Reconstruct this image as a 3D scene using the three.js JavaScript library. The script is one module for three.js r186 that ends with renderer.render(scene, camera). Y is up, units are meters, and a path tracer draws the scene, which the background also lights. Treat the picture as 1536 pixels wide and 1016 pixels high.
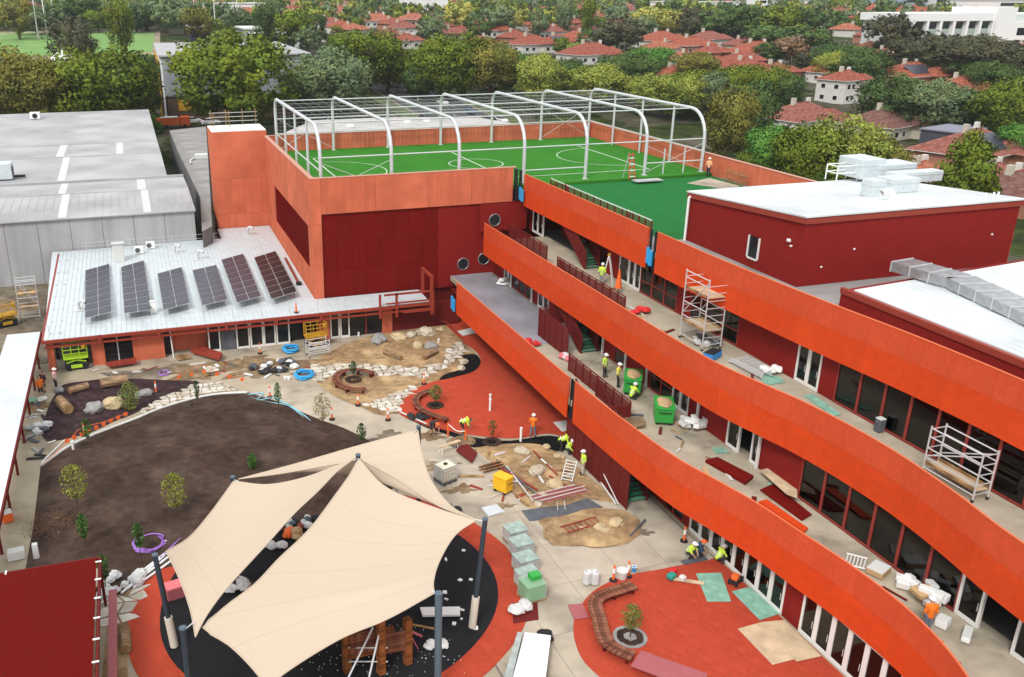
import * as THREE from 'three';
import { mergeGeometries, mergeVertices } from 'three/addons/utils/BufferGeometryUtils.js';
import { RoundedBoxGeometry } from 'three/addons/geometries/RoundedBoxGeometry.js';

// ---------------------------------------------------------------- camera, sky, sun, exposure
const CAMH = 30, FPX = 1353, CX = 628, CY = 508, PITCH = 20.85 * Math.PI / 180, YAW = 17.46 * Math.PI / 180;
const scene = new THREE.Scene();
const camera = new THREE.PerspectiveCamera(2 * Math.atan(508 / FPX) * 180 / Math.PI, 1816 / 1016, 0.5, 9000);
camera.position.set(0, CAMH, 0);
camera.rotation.order = 'YXZ'; camera.rotation.set(-PITCH, -YAW, 0);
camera.setViewOffset(1816, 1016, 280, 0, 1536, 1016);
{ // overcast sky: bright, nearly even cloud, a little brighter overhead
  const w = 256, h = 128, d = new Float32Array(w * h * 4);
  for (let j = 0; j < h; j++) for (let i = 0; i < w; i++) {
    const el = (j + .5) / h * Math.PI - Math.PI / 2, u = i / w * Math.PI * 2, s = Math.max(0, Math.sin(el));
    const n = .5 + .5 * Math.sin(u * 3 + 4 * s) * Math.cos(u * 5 - 7 * s);
    const k = (.60 + .26 * s) * (.93 + .12 * n), o = (j * w + i) * 4;
    d[o] = k * .98; d[o + 1] = k; d[o + 2] = k * 1.03; d[o + 3] = 1;
  }
  const t = new THREE.DataTexture(d, w, h, THREE.RGBAFormat, THREE.FloatType);
  t.mapping = THREE.EquirectangularReflectionMapping; t.magFilter = t.minFilter = THREE.LinearFilter; t.needsUpdate = true;
  scene.background = t; scene.environment = t;
}
const sun = new THREE.DirectionalLight(new THREE.Color(1, .97, .92), 1.5);
sun.position.set(-60, 110, 20); sun.target.position.set(15, 0, -60);
sun.castShadow = true; sun.shadow.radius = 26; sun.shadow.mapSize.set(4096, 4096);
Object.assign(sun.shadow.camera, { left: -110, right: 110, top: 110, bottom: -110, near: 1, far: 420 });
scene.add(sun, sun.target);
const renderer = new THREE.WebGLRenderer({ antialias: true });
renderer.toneMapping = THREE.LinearToneMapping; renderer.toneMappingExposure = 1.62;
renderer.shadowMap.enabled = true;

// ---------------------------------------------------------------- helpers
let seed = 7; const rnd = () => { seed = (seed * 1664525 + 1013904223) >>> 0; return seed / 4294967296; };
const rr = (a, b) => a + (b - a) * rnd();
const V3 = (x, y, z) => new THREE.Vector3(x, y, z);
const cp = Math.cos(PITCH), sp = Math.sin(PITCH);
const FW = V3(Math.sin(YAW) * cp, -sp, -Math.cos(YAW) * cp), RT = V3(Math.cos(YAW), 0, Math.sin(YAW)), DN = FW.clone().cross(RT);
function ray(px, py) { return FW.clone().addScaledVector(RT, (px - CX) / FPX).addScaledVector(DN, (py - CY) / FPX); }
// photo pixel -> the point where that line of sight meets the level y
function G(px, py, y = 0) { const r = ray(px, py), t = (y - CAMH) / r.y; return V3(r.x * t, y, r.z * t); }
function onZ(px, py, z) { const r = ray(px, py), t = z / r.z; return V3(r.x * t, CAMH + r.y * t, z); }
function heightAt(px, py, P) { const r = ray(px, py), h = Math.hypot(P.x, P.z) / Math.hypot(r.x, r.z); return CAMH + r.y * h; }
// the land: level round the school, then a gentle rise under the suburb, as a function of the distance inland
const RISE = [[-100, 0], [205, 0], [290, 6], [420, 13.5], [600, 18], [1000, 21.5], [2000, 24], [5000, 26]];
function land(x, z) { const s = x * Math.sin(YAW) - z * Math.cos(YAW); for (let i = 1; i < RISE.length; i++) if (s <= RISE[i][0]) { const [a, b] = RISE[i - 1], [c, d] = RISE[i], t = Math.max(0, (s - a) / (c - a)); return b + (d - b) * (i === 2 ? t * t * (2 - t) : t); } return 26; }
// photo pixel -> the point where that line of sight meets the land
function Gt(px, py) { const r = ray(px, py); let a = 20, b = 5000; for (let t = 40; t < 5000; t *= 1.01) if (CAMH + r.y * t < land(r.x * t, r.z * t)) { b = t; a = t / 1.01; break; } for (let i = 0; i < 30; i++) { const m = (a + b) / 2; if (CAMH + r.y * m < land(r.x * m, r.z * m)) b = m; else a = m; } return V3(r.x * b, land(r.x * b, r.z * b), r.z * b); }
const taken = {};
function numbered(n) { const k = taken[n] || 0; taken[n] = k + 1; return k ? n + '_' + String(k).padStart(3, '0') : n; }
function shade(o) { o.castShadow = o.receiveShadow = true; return o; }
const unIndex = q => q.index ? q.toNonIndexed() : q;
const merged = g => { if (!Array.isArray(g)) return g; if (g.length === 1) return g[0]; const a = g.map(q => { let k = q.index ? q.toNonIndexed() : q; for (const n of Object.keys(k.attributes)) if (!['position', 'normal', 'uv', 'color'].includes(n)) k.deleteAttribute(n); return k; }); return mergeGeometries(a); };
function mesh(name, g, m, parent = scene) { const o = shade(new THREE.Mesh(merged(g), m)); o.name = parent === scene ? numbered(name) : name; parent.add(o); return o; }
function tag(o, label, category, group) { o.userData.label = label; o.userData.category = category; if (group) o.userData.group = group; return o; }
function thing(name, label, category, pos = [0, 0, 0], turn = 0, group) {
  const o = new THREE.Group(); o.name = numbered(name); o.position.set(...(pos.isVector3 ? pos.toArray() : pos)); o.rotation.y = turn; scene.add(o);
  return tag(o, label, category, group);
}
function copy(src, pos, turn = 0, label, group) {
  const c = src.clone(); c.name = numbered(src.name.replace(/_\d\d\d$/, '')); c.userData = { ...src.userData };
  c.position.set(...(pos.isVector3 ? pos.toArray() : pos)); c.rotation.y = turn; if (label) c.userData.label = label; if (group) c.userData.group = group; scene.add(c); return c;
}
function struct(name, g, m) { const o = mesh(name, g, m); o.userData.kind = 'structure'; return o; }
function boxUV(g, s = 1) { // uv in metres, by the main axis of each face
  if (g.index) g = g.toNonIndexed(); const p = g.attributes.position, n = g.attributes.normal, uv = new Float32Array(p.count * 2);
  for (let i = 0; i < p.count; i++) {
    const ax = Math.abs(n.getX(i)), ay = Math.abs(n.getY(i)), az = Math.abs(n.getZ(i));
    let a, b; if (ay >= ax && ay >= az) { a = p.getX(i); b = p.getZ(i); } else if (ax >= az) { a = p.getZ(i); b = p.getY(i); } else { a = p.getX(i); b = p.getY(i); }
    uv[i * 2] = a * s; uv[i * 2 + 1] = b * s;
  }
  g.setAttribute('uv', new THREE.BufferAttribute(uv, 2)); return g;
}
// box given by its min and max corner
function bb(x0, y0, z0, x1, y1, z1) { const g = new THREE.BoxGeometry(Math.abs(x1 - x0), Math.abs(y1 - y0), Math.abs(z1 - z0)); g.translate((x0 + x1) / 2, (y0 + y1) / 2, (z0 + z1) / 2); return boxUV(g); }
function bx(w, h, d, x = 0, y = 0, z = 0, ry = 0, rx = 0, rz = 0) { const g = boxUV(new THREE.BoxGeometry(w, h, d)); if (rx) g.rotateX(rx); if (rz) g.rotateZ(rz); if (ry) g.rotateY(ry); return g.translate(x, y, z); }
function rb(w, h, d, x = 0, y = 0, z = 0, r = .04, ry = 0) { const g = boxUV(new RoundedBoxGeometry(w, h, d, 1, r)); if (ry) g.rotateY(ry); return g.translate(x, y, z); }
function tube(a, b, r, n = 8, r2 = r) { // straight bar between two points
  a = a.isVector3 ? a : V3(...a); b = b.isVector3 ? b : V3(...b); const d = b.clone().sub(a), L = d.length();
  const g = new THREE.CylinderGeometry(r2, r, L, n).toNonIndexed(); g.translate(0, L / 2, 0); g.applyQuaternion(new THREE.Quaternion().setFromUnitVectors(V3(0, 1, 0), d.normalize())); return g.translate(a.x, a.y, a.z);
}
function pipe(pts, r, n = 6, closed = false, seg) { return new THREE.TubeGeometry(new THREE.CatmullRomCurve3(pts.map(p => p.isVector3 ? p : V3(...p)), closed, 'centripetal'), seg || pts.length * 6, r, n, closed).toNonIndexed(); }
// flat slab from a plan outline [[x,z],...]: top at y, thickness h
function slab(pts, y, h = .05, holes) {
  const s = new THREE.Shape(pts.map(p => new THREE.Vector2(p[0], -p[1]))); if (holes) for (const q of holes) s.holes.push(new THREE.Path(q.map(p => new THREE.Vector2(p[0], -p[1]))));
  const g = new THREE.ExtrudeGeometry(s, { depth: h, bevelEnabled: false, curveSegments: 8 }); g.rotateX(-Math.PI / 2); g.translate(0, y - h, 0); return boxUV(g);
}
const px2 = (arr, y = 0) => arr.map(([a, b]) => { const p = G(a, b, y); return [p.x, p.z]; });
function smooth(pts, n = 6, closed = true) { const c = new THREE.CatmullRomCurve3(pts.map(p => V3(p[0], 0, p[1])), closed, 'centripetal'); return c.getPoints(pts.length * n).slice(0, closed ? -1 : undefined).map(p => [p.x, p.z]); }
// ---------------------------------------------------------------- textures: tileable noise, computed
function noiseTex(size, fn) {
  const d = new Uint8Array(size * size * 4);
  for (let j = 0; j < size; j++) for (let i = 0; i < size; i++) { const c = fn(i / size, j / size), o = (j * size + i) * 4; d[o] = 255 * Math.min(1, c[0]); d[o + 1] = 255 * Math.min(1, c[1]); d[o + 2] = 255 * Math.min(1, c[2]); d[o + 3] = 255; }
  const t = new THREE.DataTexture(d, size, size); t.wrapS = t.wrapT = THREE.RepeatWrapping; t.magFilter = THREE.LinearFilter; t.minFilter = THREE.LinearMipmapLinearFilter; t.generateMipmaps = true; t.colorSpace = THREE.SRGBColorSpace; t.needsUpdate = true; return t;
}
function lattice(n, s) { const a = new Float32Array(n * n); let k = s * 7919 + 13; for (let i = 0; i < n * n; i++) { k = (k * 1103515245 + 12345) >>> 0; a[i] = ((k >>> 8) & 65535) / 65535; } return a; }
function vn(nx, ny, s) { // tileable value noise
  const n = Math.max(nx, ny), L = lattice(n, s), e = t => t * t * (3 - 2 * t);
  return (u, v) => { const x = u * nx, y = v * ny, i = Math.floor(x), j = Math.floor(y), a = e(x - i), b = e(y - j), g = (p, q) => L[(((q % ny) + ny) % ny) * n + ((p % nx) + nx) % nx]; return (g(i, j) * (1 - a) + g(i + 1, j) * a) * (1 - b) + (g(i, j + 1) * (1 - a) + g(i + 1, j + 1) * a) * b; };
}
function fbm(base, oct, s, ar = 1) { const f = []; for (let o = 0; o < oct; o++) f.push(vn(base << o, Math.max(1, Math.round((base << o) * ar)), s + o)); return (u, v) => { let a = 0, w = .5, t = 0; for (const q of f) { a += w * q(u, v); t += w; w *= .6; } return a / t; }; }
const gray = v => [v, v, v];
const fA = fbm(4, 7, 3), fB = fbm(3, 4, 31), fC = fbm(16, 4, 57), fS = fbm(24, 3, 71, .1);
const T = {
  grain: noiseTex(512, (u, v) => gray(.93 + .10 * (fC(u, v) - .5) + .08 * (fA(u, v) - .5))),
  blotch: noiseTex(512, (u, v) => { const a = fA(u, v), b = fB(u, v); return gray(.9 + .24 * (a - .5) + .14 * (b - .5)); }),
  concrete: noiseTex(1024, (u, v) => { const a = fA(u, v), b = fB(u + .3, v), c = fC(u, v); let k = .89 + .2 * (a - .5) + .12 * (b - .5) + .08 * (c - .5); if (b < .36) k -= (.36 - b) * .5; return [k * 1.0, k * .985, k * .95]; }),
  streak: noiseTex(512, (u, v) => { const s = fS(u, v), a = fA(u, v); return gray(.9 + .12 * (s - .5) + .16 * (a - .5)); }),
  soil: noiseTex(1024, (u, v) => { const a = fA(u, v), c = fC(u, v), b = fB(u, v); const k = .8 + .42 * (a - .5) + .34 * (c - .5) + .16 * (b - .5); return [k, k * (.96 + .08 * b), k * (.94 + .1 * b)]; }),
  turf: noiseTex(512, (u, v) => { const a = fA(u, v), c = fC(u, v); const k = .9 + .12 * (a - .5) + .14 * (c - .5); return [k, k, k]; }),
  suburb: noiseTex(1024, (u, v) => { const a = fA(u, v), b = fB(u, v), c = fC(u, v); const g = a + .3 * (b - .5); return g > .52 ? [.56 + .3 * (c - .5), .54 + .3 * (c - .5), .50 + .3 * (c - .5)] : [.36 + .4 * (c - .5), .42 + .4 * (c - .5), .25 + .2 * (c - .5)]; }),
  tiles: noiseTex(512, (u, v) => { const a = fA(u, v), c = fC(u, v), b = fB(u, v); const k = .78 + .45 * (a - .5) + .4 * (c - .5); return [k, k * (.92 + .2 * (b - .5)), k * (.9 + .2 * (b - .5))]; }),
  wood: noiseTex(512, (u, v) => { const s = fS(v, u), a = fA(u, v); const k = .8 + .5 * (s - .5) + .3 * (a - .5); return [k, k * .96, k * .9]; }),
};
for (const k in T) { T[k + '_b'] = T[k].clone(); T[k + '_b'].colorSpace = THREE.NoColorSpace; T[k + '_b'].needsUpdate = true; }
const scaled = {};
function tx(k, rep) { const id = k + rep; if (!scaled[id]) { const t = T[k].clone(); t.repeat.set(rep, rep); t.needsUpdate = true; scaled[id] = t; } return scaled[id]; }
// material: linear rgb, roughness, texture kind, repeats per metre, extra
function M(c, rough = .8, kind, rep = .25, x = {}) {
  const o = { color: new THREE.Color().setRGB(...c), roughness: rough, metalness: x.metal || 0 };
  if (kind) o.map = tx(kind, rep); if (x.bump) { o.bumpMap = tx(kind + '_b', rep); o.bumpScale = x.bump; }
  if (x.vc) o.vertexColors = true; if (x.opacity) { o.transparent = true; o.opacity = x.opacity; } if (x.double) o.side = THREE.DoubleSide; if (x.flat) o.flatShading = true;
  return new THREE.MeshPhysicalMaterial({ ...o, specularIntensity: x.spec ?? (rough >= .75 ? .12 : .5), ...x.phys });
}
const mt = {
  concrete: M([.50, .435, .345], .92, 'concrete', .09), pathPale: M([.56, .5, .42], .9, 'concrete', .1), slabA: M([.57, .51, .435], .9, 'concrete', .11), slabB: M([.53, .475, .40], .9, 'concrete', .13), joint: M([.22, .2, .175], .95, 'grain', .5),
  dirt: M([.30, .245, .185], .97, 'soil', .12, { bump: .03 }), soil: M([.10, .065, .051], .97, 'soil', .14, { bump: .05 }), bark: M([.075, .045, .05], .97, 'soil', .5, { bump: .04 }), blackMulch: M([.018, .017, .018], .96, 'soil', .6, { bump: .03 }),
  sand: M([.55, .37, .20], .97, 'soil', .16, { bump: .025 }), sandWet: M([.36, .25, .15], .97, 'soil', .3, { bump: .02 }), redRubber: M([.53, .078, .04], .93, 'turf', .35), redRubber2: M([.52, .074, .038], .93, 'turf', .5), blackRubber: M([.022, .022, .025], .9, 'grain', .5), asphalt: M([.10, .098, .1], .93, 'grain', .2), suburb: M([.30, .30, .24], .97, 'suburb', .016), grass: M([.14, .27, .075], .97, 'turf', .06), white: M([.8, .8, .78], .6), paint: M([.78, .8, .76], .7),
  stone: [M([.70, .66, .56], .9, 'blotch', .7), M([.62, .57, .46], .9, 'blotch', .6), M([.74, .71, .63], .9, 'grain', .5), M([.55, .5, .42], .9, 'blotch', .9)],
  rock: M([.64, .50, .30], .92, 'blotch', .5, { bump: .06 }), rockPale: M([.66, .58, .44], .92, 'blotch', .4, { bump: .05 }), rockGrey: M([.36, .35, .33], .9, 'blotch', .5, { bump: .04 }),
  terra: M([.71, .185, .1], .85, 'streak', .14), terraPanel: [M([.71, .185, .098], .85, 'streak', .13), M([.69, .178, .094], .85, 'streak', .17), M([.725, .192, .102], .85, 'blotch', .12)],
  red: M([.25, .016, .013], .6, 'grain', .3, { spec: .2 }), redDeep: M([.18, .014, .012], .6, 'grain', .3), redPanel: [M([.178, .009, .007], .7, 'grain', .4, { spec: .08 }), M([.17, .0085, .0065], .7, 'grain', .3, { spec: .08 }), M([.186, .0095, .0075], .7, 'grain', .5, { spec: .08 })], redSteel: M([.33, .05, .03], .55, 'grain', .6), maroon: M([.16, .018, .016], .6, 'grain', .6, { spec: .25 }), screenOpen: M([.17, .03, .028], .65, null, 1, { opacity: .3, double: true }), screen: M([.17, .02, .018], .65, null, 1, { opacity: .72, double: true, spec: .2 }),
  orange: [M([.71, .07, .0115], .55, 'grain', .2, { spec: .3 }), M([.70, .068, .011], .55, 'grain', .25, { spec: .3 }), M([.72, .072, .012], .55, 'grain', .15, { spec: .3 })], orangeUp: [M([.74, .096, .032], .6, 'grain', .4, { spec: .3 }), M([.725, .092, .03], .6, 'grain', .5, { spec: .3 }), M([.755, .1, .034], .6, 'grain', .3, { spec: .3 })].map(m => { m.transparent = true; m.opacity = .9; return m; }), orangeCap: M([.68, .15, .06], .5),
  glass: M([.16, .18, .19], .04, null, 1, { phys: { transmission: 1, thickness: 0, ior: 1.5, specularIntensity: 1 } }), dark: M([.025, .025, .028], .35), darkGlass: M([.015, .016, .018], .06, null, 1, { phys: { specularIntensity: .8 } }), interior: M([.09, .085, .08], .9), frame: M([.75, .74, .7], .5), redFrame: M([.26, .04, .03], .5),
  zinc: M([.68, .74, .76], .45, 'grain', .3, { metal: .12 }), whiteRoof: M([.78, .82, .83], .5, 'blotch', .06), greyRoof: M([.475, .475, .48], .7, 'blotch', .05), greyRoofLight: M([.475, .475, .48], .7, 'blotch', .05), tilt: M([.47, .47, .475], .85, 'streak', .06), greyFelt: M([.34, .325, .31], .9, 'blotch', .1), greyWall: M([.27, .265, .265], .9, 'streak', .12), skylight: M([.68, .68, .67], .5, 'grain', .5),
  steel: M([.70, .72, .73], .4, 'grain', 1, { metal: .2 }), galv: M([.55, .57, .58], .35, 'blotch', .7, { metal: .75 }), alu: M([.68, .69, .69], .38, null, 1, { metal: .45 }), turf: M([.05, .235, .026], .95, 'turf', .2), turf2: M([.024, .18, .045], .95, 'turf', .3), pv: M([.058, .058, .082], .32, 'grain', 1), pvDark: M([.022, .018, .022], .34, 'grain', 1), deck: M([.35, .35, .385], .45, 'blotch', .15), balcony: M([.54, .485, .40], .9, 'concrete', .16),
  sail: M([.60, .49, .375], .9, null, 1, { double: true, phys: { transmission: .12, thickness: 0, ior: 1.1 } }), post: M([.035, .045, .06], .5), blueSteel: M([.09, .125, .155], .5), sleeve: M([.62, .58, .48], .7), canopyRed: M([.145, .009, .0065], .9, 'grain', 2, { spec: .05 }),
  wood: M([.42, .25, .13], .85, 'wood', .6), ply: M([.72, .55, .36], .8, 'blotch', .4), timber: M([.5, .34, .18], .85, 'wood', .8), log: M([.42, .30, .20], .92, 'wood', .5, { bump: .03 }), playWood: M([.36, .13, .04], .7, 'wood', .7), bench: [M([.30, .125, .09], .8, 'wood', .8), M([.25, .1, .075], .8, 'wood', .9), M([.35, .16, .11], .8, 'wood', .7)],
  yellow: M([.80, .46, .02], .5), plantYellow: M([.66, .36, .03], .55, 'blotch', .8), lime: M([.38, .62, .03], .5), green: M([.04, .36, .06], .5), teal: M([.03, .28, .22], .6), tread: M([.025, .15, .09], .8), treadNose: M([.1, .26, .17], .8), blue: M([.03, .26, .62], .55), blueFilm: M([.04, .36, .72], .3), purple: M([.34, .16, .52], .5), orangeSafe: M([.85, .15, .03], .6), red2: M([.62, .03, .03], .6), pink: M([.7, .18, .2], .7), black: M([.02, .02, .022], .7), greenBoard: M([.30, .56, .43], .8, 'blotch', .8), whiteBag: M([.72, .72, .71], .8, 'grain', 1), greyMat: M([.14, .15, .17], .8, 'blotch', .6), pale: M([.62, .63, .6], .7), mauve: M([.42, .12, .13], .6, 'grain', .5), wrapTop: M([.40, .52, .47], .6, 'blotch', .9), wrap: M([.48, .52, .50], .4, 'blotch', .9), cage: M([.55, .57, .58], .5), tank: M([.76, .72, .54], .5), card: M([.5, .34, .18], .9), tarp: M([.03, .03, .035], .5, 'blotch', 1), rope: M([.25, .55, .68], .7), mesh: M([.1, .1, .11], .8),
};
const leafMat = M([1, 1, 1], .95, null, 1, { vc: true, double: true, spec: .1 }), barkMat = M([.16, .12, .09], .95, 'wood', .5), bodyMat = M([1, 1, 1], .85, null, 1, { vc: true });
// ================================================================ THE GROUND
{ // the land as one sheet to the horizon
  const pos = [], ss = [-80, 0, 60, 120, 170, 205, 220, 235, 250, 265, 280, 290, 320, 355, 390, 420, 480, 540, 600, 800, 1000, 1500, 2000, 3000, 5000], pt = (s, w) => { const x = s * Math.sin(YAW) + w * Math.cos(YAW), z = -s * Math.cos(YAW) + w * Math.sin(YAW); return [x, land(x, z) - .06, z]; };
  const ws = [-3500, -1200, -500, -250, -100, 0, 100, 250, 500, 1200, 3500]; for (let i = 0; i < ss.length - 1; i++) for (let j = 0; j < ws.length - 1; j++) { const a = pt(ss[i], ws[j]), b = pt(ss[i], ws[j + 1]), c = pt(ss[i + 1], ws[j + 1]), d = pt(ss[i + 1], ws[j]); pos.push(...a, ...b, ...c, ...a, ...c, ...d); }
  let g = new THREE.BufferGeometry(); g.setAttribute('position', new THREE.Float32BufferAttribute(pos, 3)); g = mergeVertices(g); g.computeVertexNormals(); struct('ground', boxUV(g), mt.suburb);
}
struct('site_ground', slab([[-30, -4], [62, -4], [62, -118], [-30, -118]], -.02, .035), mt.dirt);
struct('courtyard_pavement', slab([[-13, -8], [31.6, -8], [31.6, -79], [-12, -79]], 0, .016), mt.concrete);
{ // cast concrete bays of the open court, each slab with its own edges
  const pav = new THREE.Group(); pav.name = numbered('concrete_paving'); pav.userData.kind = 'structure'; scene.add(pav);
  mesh('joint_bed', slab([[13.9, -11], [29.2, -11], [29.2, -53], [13.9, -53]], .008, .006), mt.joint, pav);
  const xs = [14, 17.2, 20.3, 23.4, 26.3, 29.1], zs = [-11.2, -15.2, -18.9, -22.5, -26, -29.6, -33.2, -36.9, -40.6, -44.4, -48.4, -52.6];
  for (let i = 0; i < xs.length - 1; i++) for (let j = 0; j < zs.length - 1; j++) mesh('slab', bb(xs[i] + .012, .004, zs[j + 1] + .012, xs[i + 1] - .012, .022, zs[j] - .012), rnd() < .5 ? mt.slabA : mt.slabB, pav);
}
struct('concrete_path', slab([...smooth(px2([[371, 590], [385, 580], [430, 573], [476, 576], [503, 597], [538, 611], [575, 626], [600, 622], [636, 642], [668, 662], [712, 690], [742, 730], [760, 760]]), 4, false), [15, -46.5], ...smooth(px2([[640, 740], [612, 712], [575, 676], [546, 657], [514, 642], [482, 631], [451, 618], [423, 605], [401, 598]]), 4, false)], .012, .01), mt.pathPale);
for (const [px, py, r, k] of [[405, 550, 3.4, 1], [300, 556, 3.0, 2], [215, 562, 2.6, 3], [470, 560, 1.4, 4], [690, 735, .9, 5], [585, 655, 1.3, 6], [660, 700, 1.0, 7], [60, 610, 1.7, 8], [55, 650, 1.5, 9], [360, 545, 2.2, 10], [640, 655, 1.2, 11], [960, 800, .7, 12], [755, 760, .6, 13]]) { const c = G(px, py), o = []; for (let i = 0; i < 40; i++) { const a = i / 40 * 6.283, q = r * (.7 + .22 * Math.sin(a * 3 + k) + .16 * Math.sin(a * 7 + 2 * k) + .1 * Math.sin(a * 13 + k)); o.push([c.x + Math.cos(a) * q * 1.5, c.z + Math.sin(a) * q * .8]); } struct('dirt_patch', slab(o, .027 + k * .0004, .006), k % 3 ? mt.sandWet : mt.dirt); }
const ringC = [7.6, -40.3];
const circ = (r, n = 72, wob = 0, sx = 1) => { const a = []; for (let i = 0; i < n; i++) { const t = i / n * Math.PI * 2, q = r + wob * (Math.sin(t * 3 + 1) + .6 * Math.sin(t * 5)); a.push([ringC[0] + q * Math.cos(t) * sx, ringC[1] + q * Math.sin(t)]); } return a; };
// dark soil lawn with a low mound: a real height field
const lawnPx = [[61, 699], [102, 671], [134, 655], [169, 641], [206, 627], [234, 615], [271, 603], [303, 595], [330, 591], [371, 589], [401, 598], [423, 605], [451, 618], [482, 631], [514, 642], [546, 657], [575, 676], [612, 712], [560, 760], [440, 800], [300, 830], [234, 866], [187, 888], [155, 903], [150, 850], [100, 870], [35, 872], [41, 838], [50, 790]];
const lawn = px2(lawnPx);
{
  const inside = (x, z) => { let c = false; for (let i = 0, j = lawn.length - 1; i < lawn.length; j = i++) { const [a, b] = lawn[i], [p, q] = lawn[j]; if ((b > z) !== (q > z) && x < (p - a) * (z - b) / (q - b) + a) c = !c; } return c; };
  const edge = (x, z) => { let d = 1e9; for (let i = 0, j = lawn.length - 1; i < lawn.length; j = i++) { const [a, b] = lawn[i], [p, q] = lawn[j], l = (p - a) ** 2 + (q - b) ** 2, t = Math.max(0, Math.min(1, ((x - a) * (p - a) + (z - b) * (q - b)) / l)); d = Math.min(d, Math.hypot(x - a - t * (p - a), z - b - t * (q - b))); } return d; };
  const xs = lawn.map(p => p[0]), zs = lawn.map(p => p[1]), x0 = Math.min(...xs), x1 = Math.max(...xs), z0 = Math.min(...zs), z1 = Math.max(...zs);
  const pos = [], n = .42, hN = fbm(6, 5, 91);
  const H = (x, z) => inside(x, z) ? Math.min(1, edge(x, z) / 3.5) * (.25 + .55 * Math.exp(-(((x - 3) / 6) ** 2 + ((z + 57) / 6) ** 2)) + .22 * (hN(x / 40 + .5, z / 40 + .5) - .5)) : 0;
  for (let x = x0; x < x1; x += n) for (let z = z0; z < z1; z += n) if (inside(x + n / 2, z + n / 2) && edge(x + n / 2, z + n / 2) > n * .6) { const q = (a, b) => pos.push(a, .035 + H(a, b), b); q(x, z); q(x, z + n); q(x + n, z); q(x + n, z); q(x, z + n); q(x + n, z + n); }
  let g = new THREE.BufferGeometry(); g.setAttribute('position', new THREE.Float32BufferAttribute(pos, 3)); g = mergeVertices(g); g.computeVertexNormals(); g = boxUV(g);
  struct('soil_lawn', [slab(lawn, .03, .03), g], mt.soil);
}
// white concrete edging of the lawn
{
  const e = smooth(px2([[61, 700], [102, 671.5], [134, 656], [169, 642], [206, 628], [234, 616], [271, 604], [303, 596], [330, 592], [371, 590]]), 6, false), g = [];
  for (let i = 0; i < e.length - 1; i++) g.push(tube([e[i][0], .06, e[i][1]], [e[i + 1][0], .06, e[i + 1][1]], .11, 6));
  tag(mesh('garden_edging', g, mt.pale), 'pale concrete edging strip curving round the soil lawn', 'edging');
}
struct('mulch_bed', slab(smooth(px2([[95, 578], [130, 572], [169, 568], [208, 569], [249, 571], [299, 574], [271, 588], [234, 603], [201, 621], [173, 632], [130, 651], [69, 662], [74, 608], [86, 588]]), 4), .04, .03), mt.bark);
struct('sand_pit', slab(smooth(px2([[468, 545], [490, 531], [510, 520], [532, 511], [575, 500], [640, 489], [660, 484], [699, 517], [714, 535], [706, 556], [660, 570], [620, 586], [600, 616], [575, 624], [538, 609], [503, 595], [474, 573]]), 3), .026, .02), mt.sand);
struct('sand_strip', slab(px2([[161, 938], [196, 938], [190, 985], [193, 1030], [150, 1040]]), .02, .015), mt.sand);
struct('red_softfall', slab([...smooth(px2([[668, 488], [700, 517], [716, 530], [721, 542], [715, 554], [705, 560], [688, 565], [658, 571], [639, 577], [619, 586], [605, 601], [598, 620], [625, 634], [678, 648], [725, 655], [772, 658], [827, 651], [853, 660]]), 5, false), [29.3, -44], [29.3, -79], [24.5, -79]], .04, .03), mt.redRubber);
struct('bark_strip', slab(smooth(px2([[600, 622], [635, 638], [671, 647], [718, 658], [765, 662], [812, 655], [831, 655], [862, 668], [836, 678], [808, 667], [770, 666], [732, 669], [711, 672], [678, 655], [640, 642]]), 3), .034, .028), mt.blackMulch);
struct('bark_notch', slab(smooth(px2([[694, 534], [712, 532], [721, 542], [716, 554], [706, 560], [688, 565], [659, 571], [668, 562], [688, 556], [696, 545]]), 3), .046, .02), mt.blackMulch);
struct('rock_garden_sand', slab(smooth(px2([[711, 671], [732, 667], [770, 664], [812, 667], [836, 679], [881, 714], [923, 754], [880, 750], [848, 760], [794, 763], [765, 732], [741, 697]]), 4), .03, .025), mt.sand);
struct('weed_matting', slab(px2([[782, 767], [813, 762], [848, 759], [881, 748], [905, 762], [855, 777], [794, 783]]), .038, .01), mt.greyMat);
struct('sand_mound_base', slab(smooth(px2([[808, 783], [836, 802], [867, 816], [914, 816], [947, 803], [950, 788], [926, 767], [895, 764], [860, 772]]), 4), .05, .04), mt.sand);
struct('red_softfall_terrace', slab([...smooth(px2([[1061, 842], [1016, 850], [986, 856], [961, 860], [932, 867], [908, 877], [889, 889], [873, 907], [862, 929], [860, 947], [864, 968], [875, 992], [899, 1016], [935, 1045]]), 5, false), [22.6, -16], [29.3, -16], [29.3, -36.5]], .042, .03), mt.redRubber2);
struct('playground_ring', slab(circ(10.6, 72, .18), .034, .02, [circ(8.95, 72, .12).reverse()]), mt.redRubber);
struct('playground_rubber', slab(circ(8.98, 72, .12), .03, .02), mt.blackRubber);
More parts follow.
